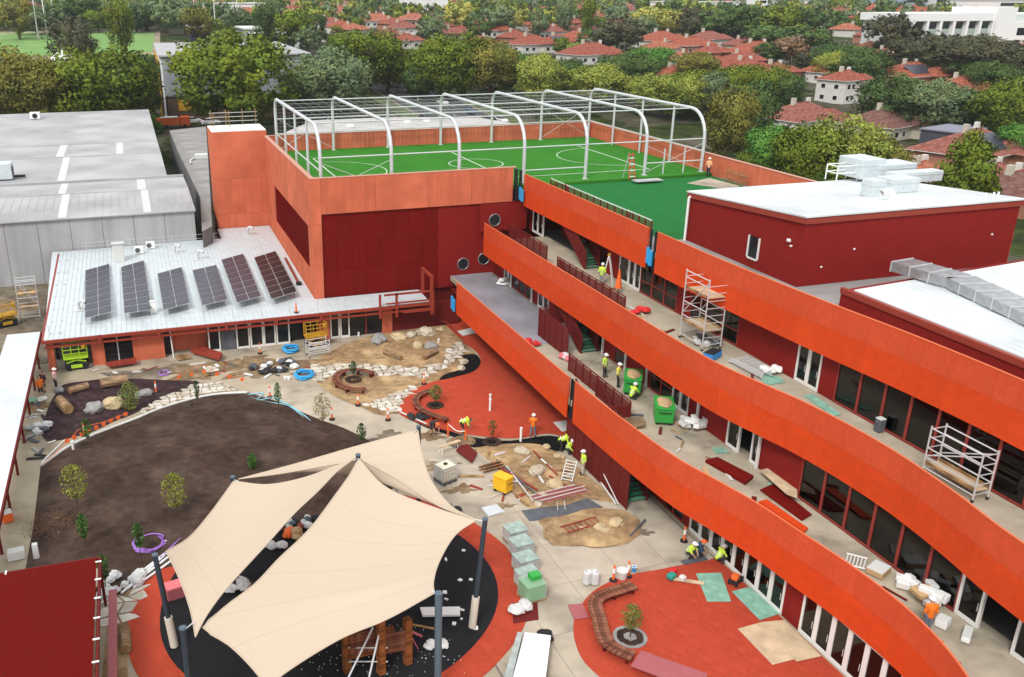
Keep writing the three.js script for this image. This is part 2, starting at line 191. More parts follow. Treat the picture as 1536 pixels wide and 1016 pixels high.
// crazy paving: broken stones with gaps, each its own piece
function crazy(name, outlinePx, size, y = .03) {
  const grp = new THREE.Group(); grp.name = numbered(name); grp.userData.kind = 'structure'; scene.add(grp);
  const P = px2(outlinePx); mesh('mortar_bed', slab(P, y, .02), mt.sandWet, grp);
  const ins = (x, z) => { let c = false; for (let i = 0, j = P.length - 1; i < P.length; j = i++) { const [a, b] = P[i], [p, q] = P[j]; if ((b > z) !== (q > z) && x < (p - a) * (z - b) / (q - b) + a) c = !c; } return c; };
  const x0 = Math.min(...P.map(p => p[0])), x1 = Math.max(...P.map(p => p[0])), z0 = Math.min(...P.map(p => p[1])), z1 = Math.max(...P.map(p => p[1]));
  const nx = Math.ceil((x1 - x0) / size) + 1, nz = Math.ceil((z1 - z0) / size) + 1, pt = [];
  for (let i = 0; i <= nx; i++) { pt.push([]); for (let j = 0; j <= nz; j++) pt[i].push([x0 + (i - .5 + (j % 2) * .45) * size + rr(-.33, .33) * size, z0 + (j - .5) * size + rr(-.33, .33) * size]); }
  let count = 0;
  for (let i = 0; i < nx; i++) for (let j = 0; j < nz; j++) {
    let q = [pt[i][j], pt[i + 1][j], pt[i + 1][j + 1], pt[i][j + 1]]; const c = [0, 1].map(k => (q[0][k] + q[1][k] + q[2][k] + q[3][k]) / 4);
    if (!ins(c[0], c[1]) || count > 290) continue;
    q = q.map(p => [c[0] + (p[0] - c[0]) * .86, c[1] + (p[1] - c[1]) * .86]); if (rnd() < .5) q.splice(1, 1, [q[1][0] * .7 + q[0][0] * .3, q[1][1] * .7 + q[0][1] * .3], [q[1][0] * .6 + q[2][0] * .4, q[1][1] * .6 + q[2][1] * .4]);
    mesh('paving_stone', slab(q, y + rr(.018, .03), .035), mt.stone[Math.floor(rnd() * 4)], grp); count++;
  }
}
crazy('stone_path', [[468, 549], [499, 547.5], [529, 545.5], [564, 548], [601, 551], [633, 552], [660, 546], [678, 518], [690, 512], [700, 519], [698, 530], [686, 540], [662, 556], [633, 567], [601, 564], [564, 563], [520, 562], [497, 565], [482, 576], [468, 569]], .62);
crazy('stone_path', [[640, 570], [618, 580], [600, 588], [570, 600], [547, 608], [572, 617], [597, 622], [604, 604], [617, 588]], .55);
crazy('stone_path', [[216, 612], [238, 601], [260, 590], [281, 581], [297, 575], [330, 574], [358, 585], [330, 589], [303, 593], [271, 601], [234, 613], [214, 623]], .55);
crazy('stone_path', [[158, 900], [187, 889], [232, 866], [212, 899], [197, 938], [161, 940]], .8);

// roads and fields beyond the school
function road(a, b, w, y, m = mt.asphalt, name = 'road') { const d = Math.hypot(b[0] - a[0], b[1] - a[1]), nx = -(b[1] - a[1]) / d * w / 2, nz = (b[0] - a[0]) / d * w / 2; return struct(name, slab([[a[0] + nx, a[1] + nz], [b[0] + nx, b[1] + nz], [b[0] - nx, b[1] - nz], [a[0] - nx, a[1] - nz]], y, .08), m); }
const rdA = Gt(560, 112).setY(0), rdB = Gt(760, 205).setY(0);
const rdir = rdB.clone().sub(rdA).normalize();
const ra = rdA.clone().addScaledVector(rdir, -60), rbp = rdB.clone().addScaledVector(rdir, 80);
function drape(name, off, w, lift, m, t0 = 0, t1) { const nrm = V3(-rdir.z, 0, rdir.x), L = t1 || ra.distanceTo(rbp), pos = []; for (let t = t0; t < L; t += 6) { const q = (tt, s) => { const p = ra.clone().addScaledVector(rdir, Math.min(L, tt)).addScaledVector(nrm, off + s * w / 2); pos.push(p.x, land(p.x, p.z) + lift, p.z); }; q(t, -1); q(t, 1); q(t + 6, 1); q(t, -1); q(t + 6, 1); q(t + 6, -1); } let g = new THREE.BufferGeometry(); g.setAttribute('position', new THREE.Float32BufferAttribute(pos, 3)); g.computeVertexNormals(); if (g.attributes.normal.getY(0) < 0) { const p = g.attributes.position.array; for (let i = 0; i < p.length; i += 9) for (let k = 0; k < 3; k++) { const v = p[i + 3 + k]; p[i + 3 + k] = p[i + 6 + k]; p[i + 6 + k] = v; } g.computeVertexNormals(); } return boxUV(g); }
struct('road', drape('road', 0, 17, .0, mt.asphalt), mt.asphalt); road([-60, -146], [140, -147], 9, -.035);
for (const k of [-1, 1]) { struct('kerb', drape('kerb', k * 8.7, .4, .1), mt.slabB); struct('verge', drape('verge', k * 11, 4, .03), M([.13, .16, .07], .97, 'turf', .1)); }
{ const g = [], L = ra.distanceTo(rbp); for (const o of [-4.2, 0, 4.2]) for (let t = 4; t < L - 8; t += 12) g.push(drape('line', o, .16, .012, null, t, t + 4)); struct('lane_marking', g, mt.paint); }
function drapePx(q, lift, n = 10) { const pos = [], P = (u, v) => { const x = (1 - v) * (q[0][0] * (1 - u) + q[1][0] * u) + v * (q[3][0] * (1 - u) + q[2][0] * u), y = (1 - v) * (q[0][1] * (1 - u) + q[1][1] * u) + v * (q[3][1] * (1 - u) + q[2][1] * u), p = Gt(x, y); return [p.x, p.y + lift, p.z]; }; for (let i = 0; i < n; i++) for (let j = 0; j < n; j++) { const a = P(i / n, j / n), b = P((i + 1) / n, j / n), c = P((i + 1) / n, (j + 1) / n), d = P(i / n, (j + 1) / n); pos.push(...a, ...b, ...c, ...a, ...c, ...d); } const g = new THREE.BufferGeometry(); g.setAttribute('position', new THREE.Float32BufferAttribute(pos, 3)); g.computeVertexNormals(); return boxUV(g); }
const ovQ = [[-80, 96], [240, 82], [240, 46], [-80, 48]], ovB = ovQ.map(([a, b]) => { const p = Gt(a, b); return [p.x, p.z]; });
struct('sports_oval', drapePx([[-60, 90], [228, 78], [232, 48], [-60, 50]], .05), M([.22, .38, .12], .95, 'turf', .03));
struct('sports_track', drapePx(ovQ, .02), M([.5, .42, .3], .95, 'soil', .05));
// ================================================================ COURT BUILDING with the roof pitch
const FL = 12.6, PT = 14.45, CZ = -80.4, CBZ = -108.2, CXL = 15, CXR = 57.6;
{
  const b = thing('court_building', 'terracotta concrete building with a green sports pitch and steel arches on its roof', 'building');
  // front: concrete band in panels above red cladding
  const xs = [15, 15.9, 21.1, 26.2, 30.6, 34.9];
  for (let i = 1; i < xs.length - 1; i++) mesh('concrete_panel', bb(xs[i] + .01, 11.15, CZ, xs[i + 1] - .01, PT, CZ - .35), mt.terraPanel[i % 3], b);
  for (const [y0, y1, m] of [[3, 6.4, 1], [6.42, 10.2, 0], [10.22, PT, 2]]) mesh('corner_panel', bb(15, y0, CZ + .01, 15.9, y1, CZ - .9), mt.terraPanel[m], b);
  mesh('wall', bb(15.9, 2.9, CZ - .25, 36.4, 11.15, CZ - .6), mt.red, b);
  for (let i = 0; i < 8; i++) for (let j = 0; j < 3; j++) mesh('cladding_panel', bb(15.95 + i * 1.42, 3.05 + j * 2.7, CZ - .25, 17.33 + i * 1.42, 5.71 + j * 2.7, CZ - .21 + rr(-.01, .012)), mt.redPanel[(i * 2 + j) % 3], b);
  mesh('cladding_sheet', bb(27.4, 3.05, CZ - .25, 36.3, 11.1, CZ - .2), mt.red, b);
  // left flank with a perforated opening
  for (const [z0, z1] of [[CZ - .9, -88], [-88.02, -96], [-96.02, -108.2]]) { mesh('flank_panel', bb(15, 9.7, z0, 15.35, PT, z1), mt.terraPanel[Math.floor(rnd() * 3)], b); mesh('flank_panel', bb(15, 2.9, z0, 15.35, 5.5, z1), mt.terraPanel[Math.floor(rnd() * 3)], b); }
  mesh('flank_panel', bb(15, 5.51, CZ - .9, 15.35, 9.69, -82.4), mt.terraPanel[0], b); mesh('flank_panel', bb(15, 5.51, -103, 15.35, 9.69, CBZ), mt.terraPanel[1], b);
  const w = mesh('perforated_window', bb(15.12, 5.52, -82.42, 15.2, 9.68, -102.98), mt.maroon, b);
  { const g = []; for (let z = -83; z > -102.8; z -= .45) g.push(bb(15.04, 5.55, z, 15.1, 9.65, z - .06)); const s = mesh('screen_bars', g, mt.redPanel[2], w); s.userData.kind = 'stuff'; }
  // inner shell, back and right parapets
  mesh('core', bb(15.4, .1, CZ - .65, CXR - .4, 12.2, CBZ + .4), mt.redDeep, b);
  for (let x = 15; x < 57; x += 6.1) mesh('parapet_panel', bb(x + .01, 9, CBZ, Math.min(x + 6.08, CXR), PT, CBZ - .3), mt.terraPanel[Math.floor(rnd() * 3)], b);
  for (let z = CBZ + .01; z < -48; z += 6) mesh('parapet_panel', bb(CXR, 6, z, CXR + .3, PT, Math.min(z + 5.98, -46)), mt.terraPanel[Math.floor(rnd() * 3)], b);
  mesh('coping', [bb(14.95, PT + .004, CZ + .03, 35.2, PT + .06, CZ - .4), bb(CXL - .05, PT + .004, CBZ - .35, CXR + .35, PT + .06, CBZ + .05), bb(CXR - .05, PT + .004, CBZ + .05, CXR + .35, PT + .06, -46), bb(14.95, PT + .004, CZ - .42, 15.4, PT + .06, CBZ + .07)], M([.52, .27, .2], .7), b);
  // pitch
  mesh('turf', bb(15.36, FL - .35, CZ - .37, CXR - .01, FL, CBZ + .01), mt.turf, b);
  const ln = (x0, z0, x1, z1) => bb(Math.min(x0, x1), FL + .002, Math.min(z0, z1), Math.max(x0, x1), FL + .008, Math.max(z0, z1));
  const L = [ln(19.5, -102.3, 52.6, -102.2), ln(19.5, -84.9, 52.6, -84.8), ln(19.5, -102.2, 19.6, -84.9), ln(52.5, -102.2, 52.6, -84.9), ln(36, -102.2, 36.1, -84.9)];
  const arcL = (cx, cz, r, a0, a1) => { const g = new THREE.RingGeometry(r - .04, r + .04, 40, 1, a0, a1 - a0); g.rotateX(-Math.PI / 2); g.translate(cx, FL + .009, cz); return boxUV(g); };
  L.push(arcL(36.05, -93.5, 3, 0, Math.PI * 2), arcL(19.6, -93.5, 6, -Math.PI / 2, Math.PI / 2), arcL(52.5, -93.5, 6, Math.PI / 2, Math.PI * 1.5));
  mesh('pitch_line', L, mt.paint, b);
  // lift tower on the left
  const t0 = -108.6, tw = [8.9, 15.3];
  for (const [y0, y1, m] of [[0, 5.4, 0], [5.42, 9.6, 1], [9.62, 15.1, 2]]) mesh('tower_panel', bb(tw[0], y0, t0, tw[1], y1, t0 - .4), mt.terraPanel[m], b);
  mesh('tower_wall', [bb(tw[0], 0, t0 - .41, tw[0] + .4, 15.1, -114), bb(tw[1] - .4, 0, t0 - .41, tw[1], 15.1, -114), bb(tw[0] + .41, 0, -113.6, tw[1] - .41, 15.1, -114)], mt.terra, b);
  mesh('tower_roof', bb(tw[0] + .05, 14.9, t0 - .05, tw[1] - .05, 15.2, -113.95), mt.white, b);
}
{ // scaffold rails on the tower
  const s = thing('edge_protection', 'timber and steel guard rails standing on the lift tower roof', 'guard rail', [0, 15.2, 0]);
  for (const [x, z] of [[9.4, -113.6], [11.2, -113.6], [13.2, -113.6], [14.8, -113.6], [9.4, -110], [11.4, -112]]) mesh('post', tube([x, 0, z], [x, 1.9, z], .05, 6), mt.timber, s);
  for (const y of [.5, 1, 1.5]) mesh('rail', tube([9.2, y, -113.6], [15, y, -113.6], .03, 6), mt.alu, s);
}
{ // steel arches over the pitch
  const c = thing('pitch_enclosure', 'white steel arches with rails enclosing the rooftop pitch', 'sports enclosure', [0, FL, 0]);
  const zn = -81.9, zf = -107.4, R = 2.8, hh = 6.25, X = i => 16.3 + i * 6.78;
  const arch = x => { const p = [V3(x, 0, zn), V3(x, hh - R, zn)]; for (let k = 1; k <= 6; k++) { const t = k / 6 * Math.PI / 2; p.push(V3(x, hh - R + R * Math.sin(t), zn - R + R * Math.cos(t))); } for (let k = 0; k <= 5; k++) { const t = k / 5 * Math.PI / 2, r2 = 1.5; p.push(V3(x, hh - r2 + r2 * Math.cos(t), zf + r2 - r2 * Math.sin(t))); } p.push(V3(x, 0, zf)); const path = new THREE.CurvePath(); for (let k = 0; k < p.length - 1; k++) path.add(new THREE.LineCurve3(p[k], p[k + 1])); const g = []; for (let k = 0; k < p.length - 1; k++) { g.push(tube(p[k], p[k + 1], .17, 10)); if (k) g.push(new THREE.SphereGeometry(.17, 10, 6).translate(p[k].x, p[k].y, p[k].z)); } return g; };
  for (let i = 0; i < 7; i++) { mesh('arch', arch(X(i)), mt.steel, c); for (const z of [zn, zf]) mesh('base_plate', bx(.5, .04, .5, X(i), .02, z), mt.steel, c); }
  for (const [y, z] of [[6.2, -84.9], [6.2, -95], [6.2, -104.9], [2.2, -107.3], [3.9, -107.35], [hh - R, zn], [1.2, zn]]) for (let i = 0; i < 6; i++) { if (y === 1.2 && (i === 1 || i === 2 || i === 4)) continue; mesh('rail', tube([X(i) + .12, y, z], [X(i + 1) - .12, y, z], .065, 8), mt.steel, c); }
  for (const x of [X(0), X(6)]) { for (const z of [-88, -94.5, -101]) mesh('gable_post', tube([x, 0, z], [x, 6.1, z], .13, 8), mt.steel, c); for (const y of [2.2]) mesh('rail', tube([x, y, zn - .1], [x, y, zf + .1], .06, 8), mt.steel, c); }
  for (const [x, y, z, x2, y2] of [[X(0), .2, zn, X(1), 3], [X(1), .2, zn, X(0), 3], [X(5), .2, zn, X(6), 3], [X(6), .2, zn, X(5), 3], [X(0), .2, zf, X(1), 4], [X(1), .2, zf, X(0), 4], [X(5), .2, zf, X(6), 4], [X(6), .2, zf, X(5), 4]]) mesh('brace', tube([x, y, z], [x2, y2, z], .025, 5), mt.alu, c);
  for (const [i, dx] of [[5, 2.2], [5, 4.6]]) mesh('gate_post', tube([X(i) + dx, 0, zn], [X(i) + dx, 2.6, zn], .08, 8), mt.steel, c);
  for (const z of [-88.5, -91.5, -98, -101.5]) mesh('net_rail', tube([X(0), 6.2, z], [X(6), 6.2, z], .016, 5), mt.alu, c);
  const net = []; for (let i = 0; i < 78; i++) { const x = X(0) + i * (X(6) - X(0)) / 78; net.push(tube([x, .2, zf + .06], [x, 4.6, zf + .06], .006, 3)); if (i % 2) net.push(tube([x, 6.17, zn - 3], [x, 6.17, zf + 2], .006, 3)); } for (let i = 0; i < 6; i++) for (let k = 1; k < 9; k++) net.push(tube([X(i), 2.2 + k * .4, zf + .05], [X(i + 1), 2.2 + k * .4, zf + .05], .008, 3)); const nn = mesh('netting', net, mt.cage, c); nn.userData.kind = 'stuff';
}
{ // rolling tower ladder on the pitch and its board
  const p = G(944, 268, FL), l = thing('podium_ladder', 'striped podium step ladder standing on the rooftop pitch', 'ladder', p);
  for (const s of [-1, 1]) { mesh('stile', tube([s * .35, 0, .6], [s * .22, 2.6, 0], .04, 6), mt.red2, l); mesh('stile', tube([s * .4, 0, -.6], [s * .22, 2.6, 0], .04, 6), mt.alu, l); }
  for (let k = 0; k < 8; k++) mesh('tread', bx(.6, .05, .2, 0, .3 + k * .3, .53 - k * .07), k % 2 ? mt.red2 : mt.white, l);
  const q = G(968, 270, FL); tag(mesh('packing_sheet', bx(3, .08, 1.1, q.x, FL + .05, q.z + .4), mt.wrap), 'pale plastic sheet lying beside the step ladder on the pitch', 'sheet');
}
// ================================================================ WING with three curved orange balcony bands
const L1 = 4.1, L2 = 8.1, RF = 12.5, W1 = 32.95, W2 = 36.95;
const curves = {
  top: { y1: 14.0, y0: 10.9, k: 16 / 16.3, w: 36.2, A: [[36.3, -80.9], [36.35, -58]], B: [[36.3, -56.6], [36.3, -50], [36.4, -46.4], [36.65, -41.5], [36.85, -38.5], [37.2, -34.5], [37.35, -31.5], [37.4, -28], [37.2, -24], [36.8, -20]] },
  mid: { y1: 9.9, y0: 6.8, k: 20.1 / 20.4, w: 32.4, A: null, B: [[31.45, -79], [31.5, -66], [31.55, -57], [31.55, -50], [31.6, -45], [31.85, -41.3], [32.5, -38], [32.9, -36.2], [33.25, -33], [33.3, -30], [33.1, -27.6], [32.8, -25.5], [32.4, -23.5], [32.1, -21], [31.7, -18]] },
  low: { y1: 5.75, y0: 2.67, k: 24.25 / 24.4, w: 29.45, A: [[26.9, -73.9], [26.82, -51]], B: [[26.9, -50.2], [26.98, -46], [27.08, -43.5], [27.5, -38.5], [28.05, -36.2], [28.72, -33.2], [29.05, -30.3], [29.35, -27.8], [29.45, -25.2], [29.25, -22.9], [28.88, -21.4], [28.3, -19.9], [27.4, -18.3], [26, -16.8]] },
};
for (const c of Object.values(curves)) for (const q of [c.A || [], c.B]) for (const p of q) { p[0] *= c.k; p[1] *= c.k; }
const wing = thing('school_wing', 'three level school wing with curved orange balcony bands and stepped terraces', 'building');
function band(nm, pts, y0, y1, straight) {
  const c = new THREE.CatmullRomCurve3(pts.map(p => V3(p[0], 0, p[1])), false, 'centripetal'), L = c.getLength(), n = Math.round(L / (straight ? 2.6 : 1.22)), P = c.getSpacedPoints(n * 2);
  const strip = (i0, i1, ya, yb, off) => { // slightly curved panel from two chords
    const g = []; for (let k = i0; k < i1; k++) { const a = P[k], b = P[k + 1], d = b.clone().sub(a), l = d.length(), ang = Math.atan2(-d.z, d.x); const e0 = k === i0 ? .004 : -.002, e1 = k === i1 - 1 ? .004 : -.002; const q = new THREE.BoxGeometry(l - e0 - e1, yb - ya, .05); q.rotateY(ang); const m = a.clone().addScaledVector(d, .5 + (e0 - e1) / l / 2), nx = -d.z / l, nz = d.x / l; q.translate(m.x + nx * off, (ya + yb) / 2, m.z + nz * off); g.push(boxUV(q)); } return g;
  };
  const ys = y0 + (y1 - y0) * .53;
  for (let i = 0; i < n; i++) { mesh('band_panel', strip(i * 2, i * 2 + 2, ys + .004, y1 - .05, .002), mt.orangeUp[Math.floor(rnd() * 3)], wing); if (i % 2 === 0) mesh('fascia_panel', strip(i * 2, Math.min(n * 2, i * 2 + 4), y0, ys - .004, .006), mt.orange[Math.floor(rnd() * 3)], wing); }
  { const g = []; for (let k = 0; k < n * 2; k++) { const a = P[k], b = P[k + 1], d = b.clone().sub(a), l = d.length(), q = new THREE.BoxGeometry(l, ys - y0 - .1, .02); q.rotateY(Math.atan2(-d.z, d.x)); q.translate((a.x + b.x) / 2 + d.z / l * .045, (y0 + ys) / 2, (a.z + b.z) / 2 - d.x / l * .045); g.push(boxUV(q)); for (const yy of [ys + .05, y1 - .12]) { const r = new THREE.BoxGeometry(l, .06, .05); r.rotateY(Math.atan2(-d.z, d.x)); r.translate((a.x + b.x) / 2 + d.z / l * .08, yy, (a.z + b.z) / 2 - d.x / l * .08); g.push(boxUV(r)); } } mesh('band_backing', g, mt.orange[0], wing); }
  const cap = []; for (let k = 0; k < n * 2; k++) cap.push(tube(V3(P[k].x, y1 - .02, P[k].z), V3(P[k + 1].x, y1 - .02, P[k + 1].z), .045, 6)); mesh('band_capping', cap, mt.orangeCap, wing);
  // steel uprights behind
  for (let i = 0; i <= n; i += 1) { const a = P[i * 2], d0 = P[Math.min(n * 2, i * 2 + 1)].clone().sub(P[Math.min(n * 2, i * 2 + 1) - 1]).normalize(); mesh('band_post', bx(.05, y1 - ys, .08, a.x + d0.z * .09, (ys + y1) / 2 - .04, a.z - d0.x * .09, Math.atan2(-d0.z, d0.x)), mt.orange[1], wing); continue; const b0 = P[i * 2], d = P[i * 2 + 1].clone().sub(a).normalize(); mesh('band_post', bx(.06, y1 - y0 - .1, .1, a.x + d.z * .13, (y0 + y1) / 2, a.z - d.x * .13), mt.redSteel, wing); }
}
for (const k of ['top', 'mid', 'low']) { const c = curves[k]; if (c.A) band(k, c.A, c.y0, c.y1, true); band(k, c.B, c.y0, c.y1, false); }
// slabs: outline from the band line back to behind the wall
const slabOf = (c, x1, zEnd, ins = .12) => { const f = [...(c === curves.low ? [[28.6, -80.5], [28.5, -74.3]] : []), ...[...(c.A || []), ...smooth(c.B, 6, false)].map(p => [p[0] + ins, p[1]])]; return [...f, [x1, f[f.length - 1][1]], [x1, f[0][1]]]; };
mesh('balcony_floor', slab(slabOf(curves.low, 33.7), L1, .45), mt.balcony, wing);
mesh('balcony_floor', slab(slabOf(curves.mid, 37.5), L2, .5), mt.balcony, wing);
mesh('balcony_floor', slab([[28.75, -80.5], [28.6, -74.9], [27.0, -73.3], [26.95, -60.6], [32.9, -60.6], [32.9, -80.5]], L1 + .012, .011), mt.deck, wing).userData.label = 'glossy grey coated balcony floor';
mesh('roof_deck', slab(slabOf(curves.top, CXR - .02), RF - .12, .45), mt.greyFelt, wing);
mesh('green_turf', slab([[38.2, CZ + .02], [57.3, CZ + .02], [57.3, -75], [53, -70], [50, -60.5], [40, -58.6], [38.2, -58.6]], RF - .1, .02), mt.turf2, wing);
mesh('soffit', slab(slabOf(curves.low, 29.4, 0, .2), 2.8, .08), mt.maroon, wing); mesh('soffit', slab(slabOf(curves.mid, 32.9, 0, .2), 6.95, .08), mt.maroon, wing); mesh('soffit', slab(slabOf(curves.top, 36.9, 0, .2), 11.05, .08), mt.maroon, wing);
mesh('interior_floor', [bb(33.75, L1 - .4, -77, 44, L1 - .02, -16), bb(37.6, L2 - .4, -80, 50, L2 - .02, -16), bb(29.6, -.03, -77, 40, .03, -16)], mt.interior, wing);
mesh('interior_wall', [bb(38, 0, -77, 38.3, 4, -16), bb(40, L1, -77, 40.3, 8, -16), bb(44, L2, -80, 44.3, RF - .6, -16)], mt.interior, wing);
mesh('end_wall', [bb(29.5, 0, -15.7, 44, 4, -16), bb(W1, 4, -15.7, 44, 8, -16), bb(W2, 8, -15.7, 60, 12.3, -16), bb(57, 0, -16.1, CXR - .05, 12, -79.5)], mt.red, wing);
mesh('upper_end_wall', bb(31.4, 8.42, -80.0, 36.3, 11.1, -80.2), mt.red, wing);
function facade(x, y0, y1, segs) {
  const zk = y0 > 8 ? 1.0139 : y0 > 4 ? 1.0117 : 1; for (let [za, zb, kind, n = 1] of segs) { za *= zk; zb *= zk;
    const z0 = Math.min(za, zb), z1 = Math.max(za, zb);
    if (kind === 'wall') mesh('wall_panel', bb(x, y0, z0, x + .2, y1, z1), mt.red, wing);
    else if (kind === 'open') mesh('lintel', bb(x, y0 + 2.5, z0, x + .2, y1, z1), mt.red, wing);
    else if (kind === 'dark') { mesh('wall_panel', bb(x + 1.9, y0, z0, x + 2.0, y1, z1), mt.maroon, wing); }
    else {
      const door = kind === 'door', fm = door ? mt.frame : mt.redFrame, t = door ? .13 : .07, w = (z1 - z0) / n, top = door ? Math.min(y1, y0 + 2.55) : y1;
      if (door && y1 > top) mesh('wall_panel', bb(x, top + .002, z0, x + .2, y1, z1), mt.red, wing);
      for (let i = 0; i < n; i++) {
        const a = z0 + i * w + .004, b = a + w - .008, fr = mesh(door ? 'door' : 'window', [bb(x - .04, y0 + .002, a, x + .1, top, a + t), bb(x - .04, y0 + .002, b - t, x + .1, top, b), bb(x - .038, y0 + .002, a + t + .001, x + .098, y0 + (door ? .2 : .12), b - t - .001), bb(x - .038, top - t, a + t + .001, x + .098, top, b - t - .001)], fm, wing);
        mesh('pane', bb(x + .02, y0 + (door ? .2 : .12), a + t, x + .032, top - t, b - t), mt.glass, fr);
        if (door) mesh('handle', tube([x - .1, y0 + .85, b - t - .03], [x - .1, y0 + 1.25, b - t - .03], .018, 5), mt.steel, fr);
        if (!door && (n < 4)) mesh('transom', bb(x - .036, y0 + 1.0, a + t, x + .09, y0 + 1.08, b - t), fm, fr);
      }
    }
  }
}
facade(29.45, .03, 2.7, [[-77, -44.5, 'wall'], [-44.5, -42.3, 'wall'], [-42.3, -40.2, 'window', 2], [-40.2, -39.5, 'wall'], [-39.5, -31.1, 'door', 8], [-31.1, -29.8, 'wall'], [-29.8, -17.2, 'door', 12]]);
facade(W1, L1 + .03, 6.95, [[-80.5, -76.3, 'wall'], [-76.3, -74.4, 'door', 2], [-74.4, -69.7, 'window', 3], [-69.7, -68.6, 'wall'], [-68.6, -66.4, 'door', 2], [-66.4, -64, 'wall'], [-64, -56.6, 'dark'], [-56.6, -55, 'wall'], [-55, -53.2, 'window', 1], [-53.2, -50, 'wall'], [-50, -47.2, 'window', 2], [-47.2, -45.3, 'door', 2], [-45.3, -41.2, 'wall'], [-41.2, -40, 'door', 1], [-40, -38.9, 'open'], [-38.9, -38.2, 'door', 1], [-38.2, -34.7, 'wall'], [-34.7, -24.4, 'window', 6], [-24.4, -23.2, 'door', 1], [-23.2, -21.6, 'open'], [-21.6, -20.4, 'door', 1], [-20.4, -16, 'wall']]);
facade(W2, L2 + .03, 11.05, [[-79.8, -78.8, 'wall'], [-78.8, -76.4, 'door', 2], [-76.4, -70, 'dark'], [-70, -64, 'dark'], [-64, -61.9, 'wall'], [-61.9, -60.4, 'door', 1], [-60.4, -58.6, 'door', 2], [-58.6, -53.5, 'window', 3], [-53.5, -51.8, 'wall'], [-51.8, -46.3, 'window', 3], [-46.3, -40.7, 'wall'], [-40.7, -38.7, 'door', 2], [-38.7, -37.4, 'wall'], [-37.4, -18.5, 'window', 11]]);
for (const z of [-74.4, -69.7, -56.6, -53.2, -50.3, -44.1, -38.1]) mesh('downpipe', bb(W1 - .2, L1 + .02, z * 1.0117 - .07, W1 - .06, 6.9, z * 1.0117 + .07), mt.frame, wing);
// upper wall of the wing above the top band's openings
mesh('wall_panel', bb(W2, 11.08, -80, W2 + .2, RF - .58, -16.2), mt.red, wing);
// portholes
for (const [px, py, z] of [[545 / 2.988 + 512, 205 / 2.988 + 340, CZ - .2], [637 / 2.988 + 512, 173 / 2.988 + 340, CZ - .2], [742, 330, -80.0]]) {
  const p = onZ(px, py, z); if (py > 380) p.y = L1 + 1.1 + (px > 710 ? .35 : 0); const r = mesh('porthole', new THREE.TorusGeometry(.58, .045, 8, 28).translate(p.x, p.y, z + .05), mt.galv, wing); mesh('pane', new THREE.CylinderGeometry(.59, .59, .04, 28).rotateX(Math.PI / 2).translate(p.x, p.y, z + .04), mt.darkGlass, r);
}
// blue film on band ends
for (let [px, py, y, w] of [[680, 455, 3.4, .9], [779, 296, 11.3, .9], [979, 395, 11.3, .7]]) { const p = px < 700 ? G(px, py, y) : px < 900 ? V3(35.35, 12.1, -79.3) : V3(35.62, 12.0, -56.35); if (px > 700) y = p.y; tag(mesh('protective_film', [bb(p.x - .1, y - .6, p.z - w / 2, p.x + .02, y + .6, p.z - .06), bb(p.x - .1, y - .7, p.z - .02, p.x + .02, y + .45, p.z + w / 2)], mt.blueFilm), ['sky blue protective film hanging on the end of the lowest orange band', 'sky blue film between the concrete parapet and the top orange band', 'sky blue film in the gap of the top orange band'][px < 700 ? 0 : px < 900 ? 1 : 2], 'film'); }
for (const g of [bb(35.2, 11.2, CZ + .1, 35.35, 14.3, CZ - .5), bb(35.6, 11.2, CZ + .3, 35.7, 14.2, CZ - .2)]) mesh('band_return', g, mt.dark, wing);
for (const g of [bb(35.7, 10.95, -56.7, 35.85, 13.9, -56.55), bb(35.7, 10.95, -56.05, 35.85, 13.9, -55.9), bb(26.75, 2.75, -50.55, 26.9, 5.65, -50.45), bb(26.75, 2.75, -50.2, 26.9, 5.65, -50.1)]) mesh('gap_post', g, mt.black, wing);
// stairs with green treads and meshed maroon sides
function stair(label, x0, x1, z0, z1, y0, y1, postsN) {
  const s = thing('staircase', label, 'staircase'), n = Math.round((y1 - y0) / .175), dz = (z1 - z0) / n, dy = (y1 - y0) / n;
  for (let i = 0; i < n; i++) mesh('tread', bx(x1 - x0 - .1, .05, Math.abs(dz) + .02, (x0 + x1) / 2, y0 + dy * (i + .85), z0 + dz * (i + .5)), i % 3 ? mt.tread : mt.treadNose, s);
  for (const x of [x0, x1]) { const g = bx(.06, .32, Math.hypot(z1 - z0, y1 - y0), 0, 0, 0); g.rotateX(Math.atan2(y1 - y0, Math.abs(z1 - z0)) * (z1 < z0 ? 1 : -1)); g.translate(x, (y0 + y1) / 2, (z0 + z1) / 2); mesh('stringer', g, mt.maroon, s);
    for (let k = 0; k <= postsN; k++) { const t = k / postsN, z = z0 + (z1 - z0) * t, y = y0 + (y1 - y0) * t; mesh('post', bx(.07, 1.5, .07, x, y + .75, z), mt.maroon, s); }
    const sh = new THREE.Shape([[z0, y0], [z1, y1], [z1, y1 + 1.45], [z0, y0 + 1.45]].map(p => new THREE.Vector2(-p[0], p[1]))); const pg = new THREE.ExtrudeGeometry(sh, { depth: .012, bevelEnabled: false }); pg.rotateY(Math.PI / 2); pg.translate(x - .006, 0, 0); mesh('mesh_side', boxUV(pg), mt.screen, s);
    mesh('handrail', tube([x, y0 + 1.5, z0], [x, y1 + 1.5, z1], .035, 6), mt.maroon, s); }
  return s;
}
stair('maroon meshed stair with green treads rising from the court to the first balcony', 27.15, 28.75, -43.2, -50.6, .03, L1, 6);
stair('maroon meshed stair with green treads between the first and second balconies', 31.4, 32.8, -58, -65.2, L1, L2 + .02, 6);
stair('maroon meshed stair from the second balcony up to the roof turf', 35.8, 37.1, -66.4, -73.6, L2, RF, 6);
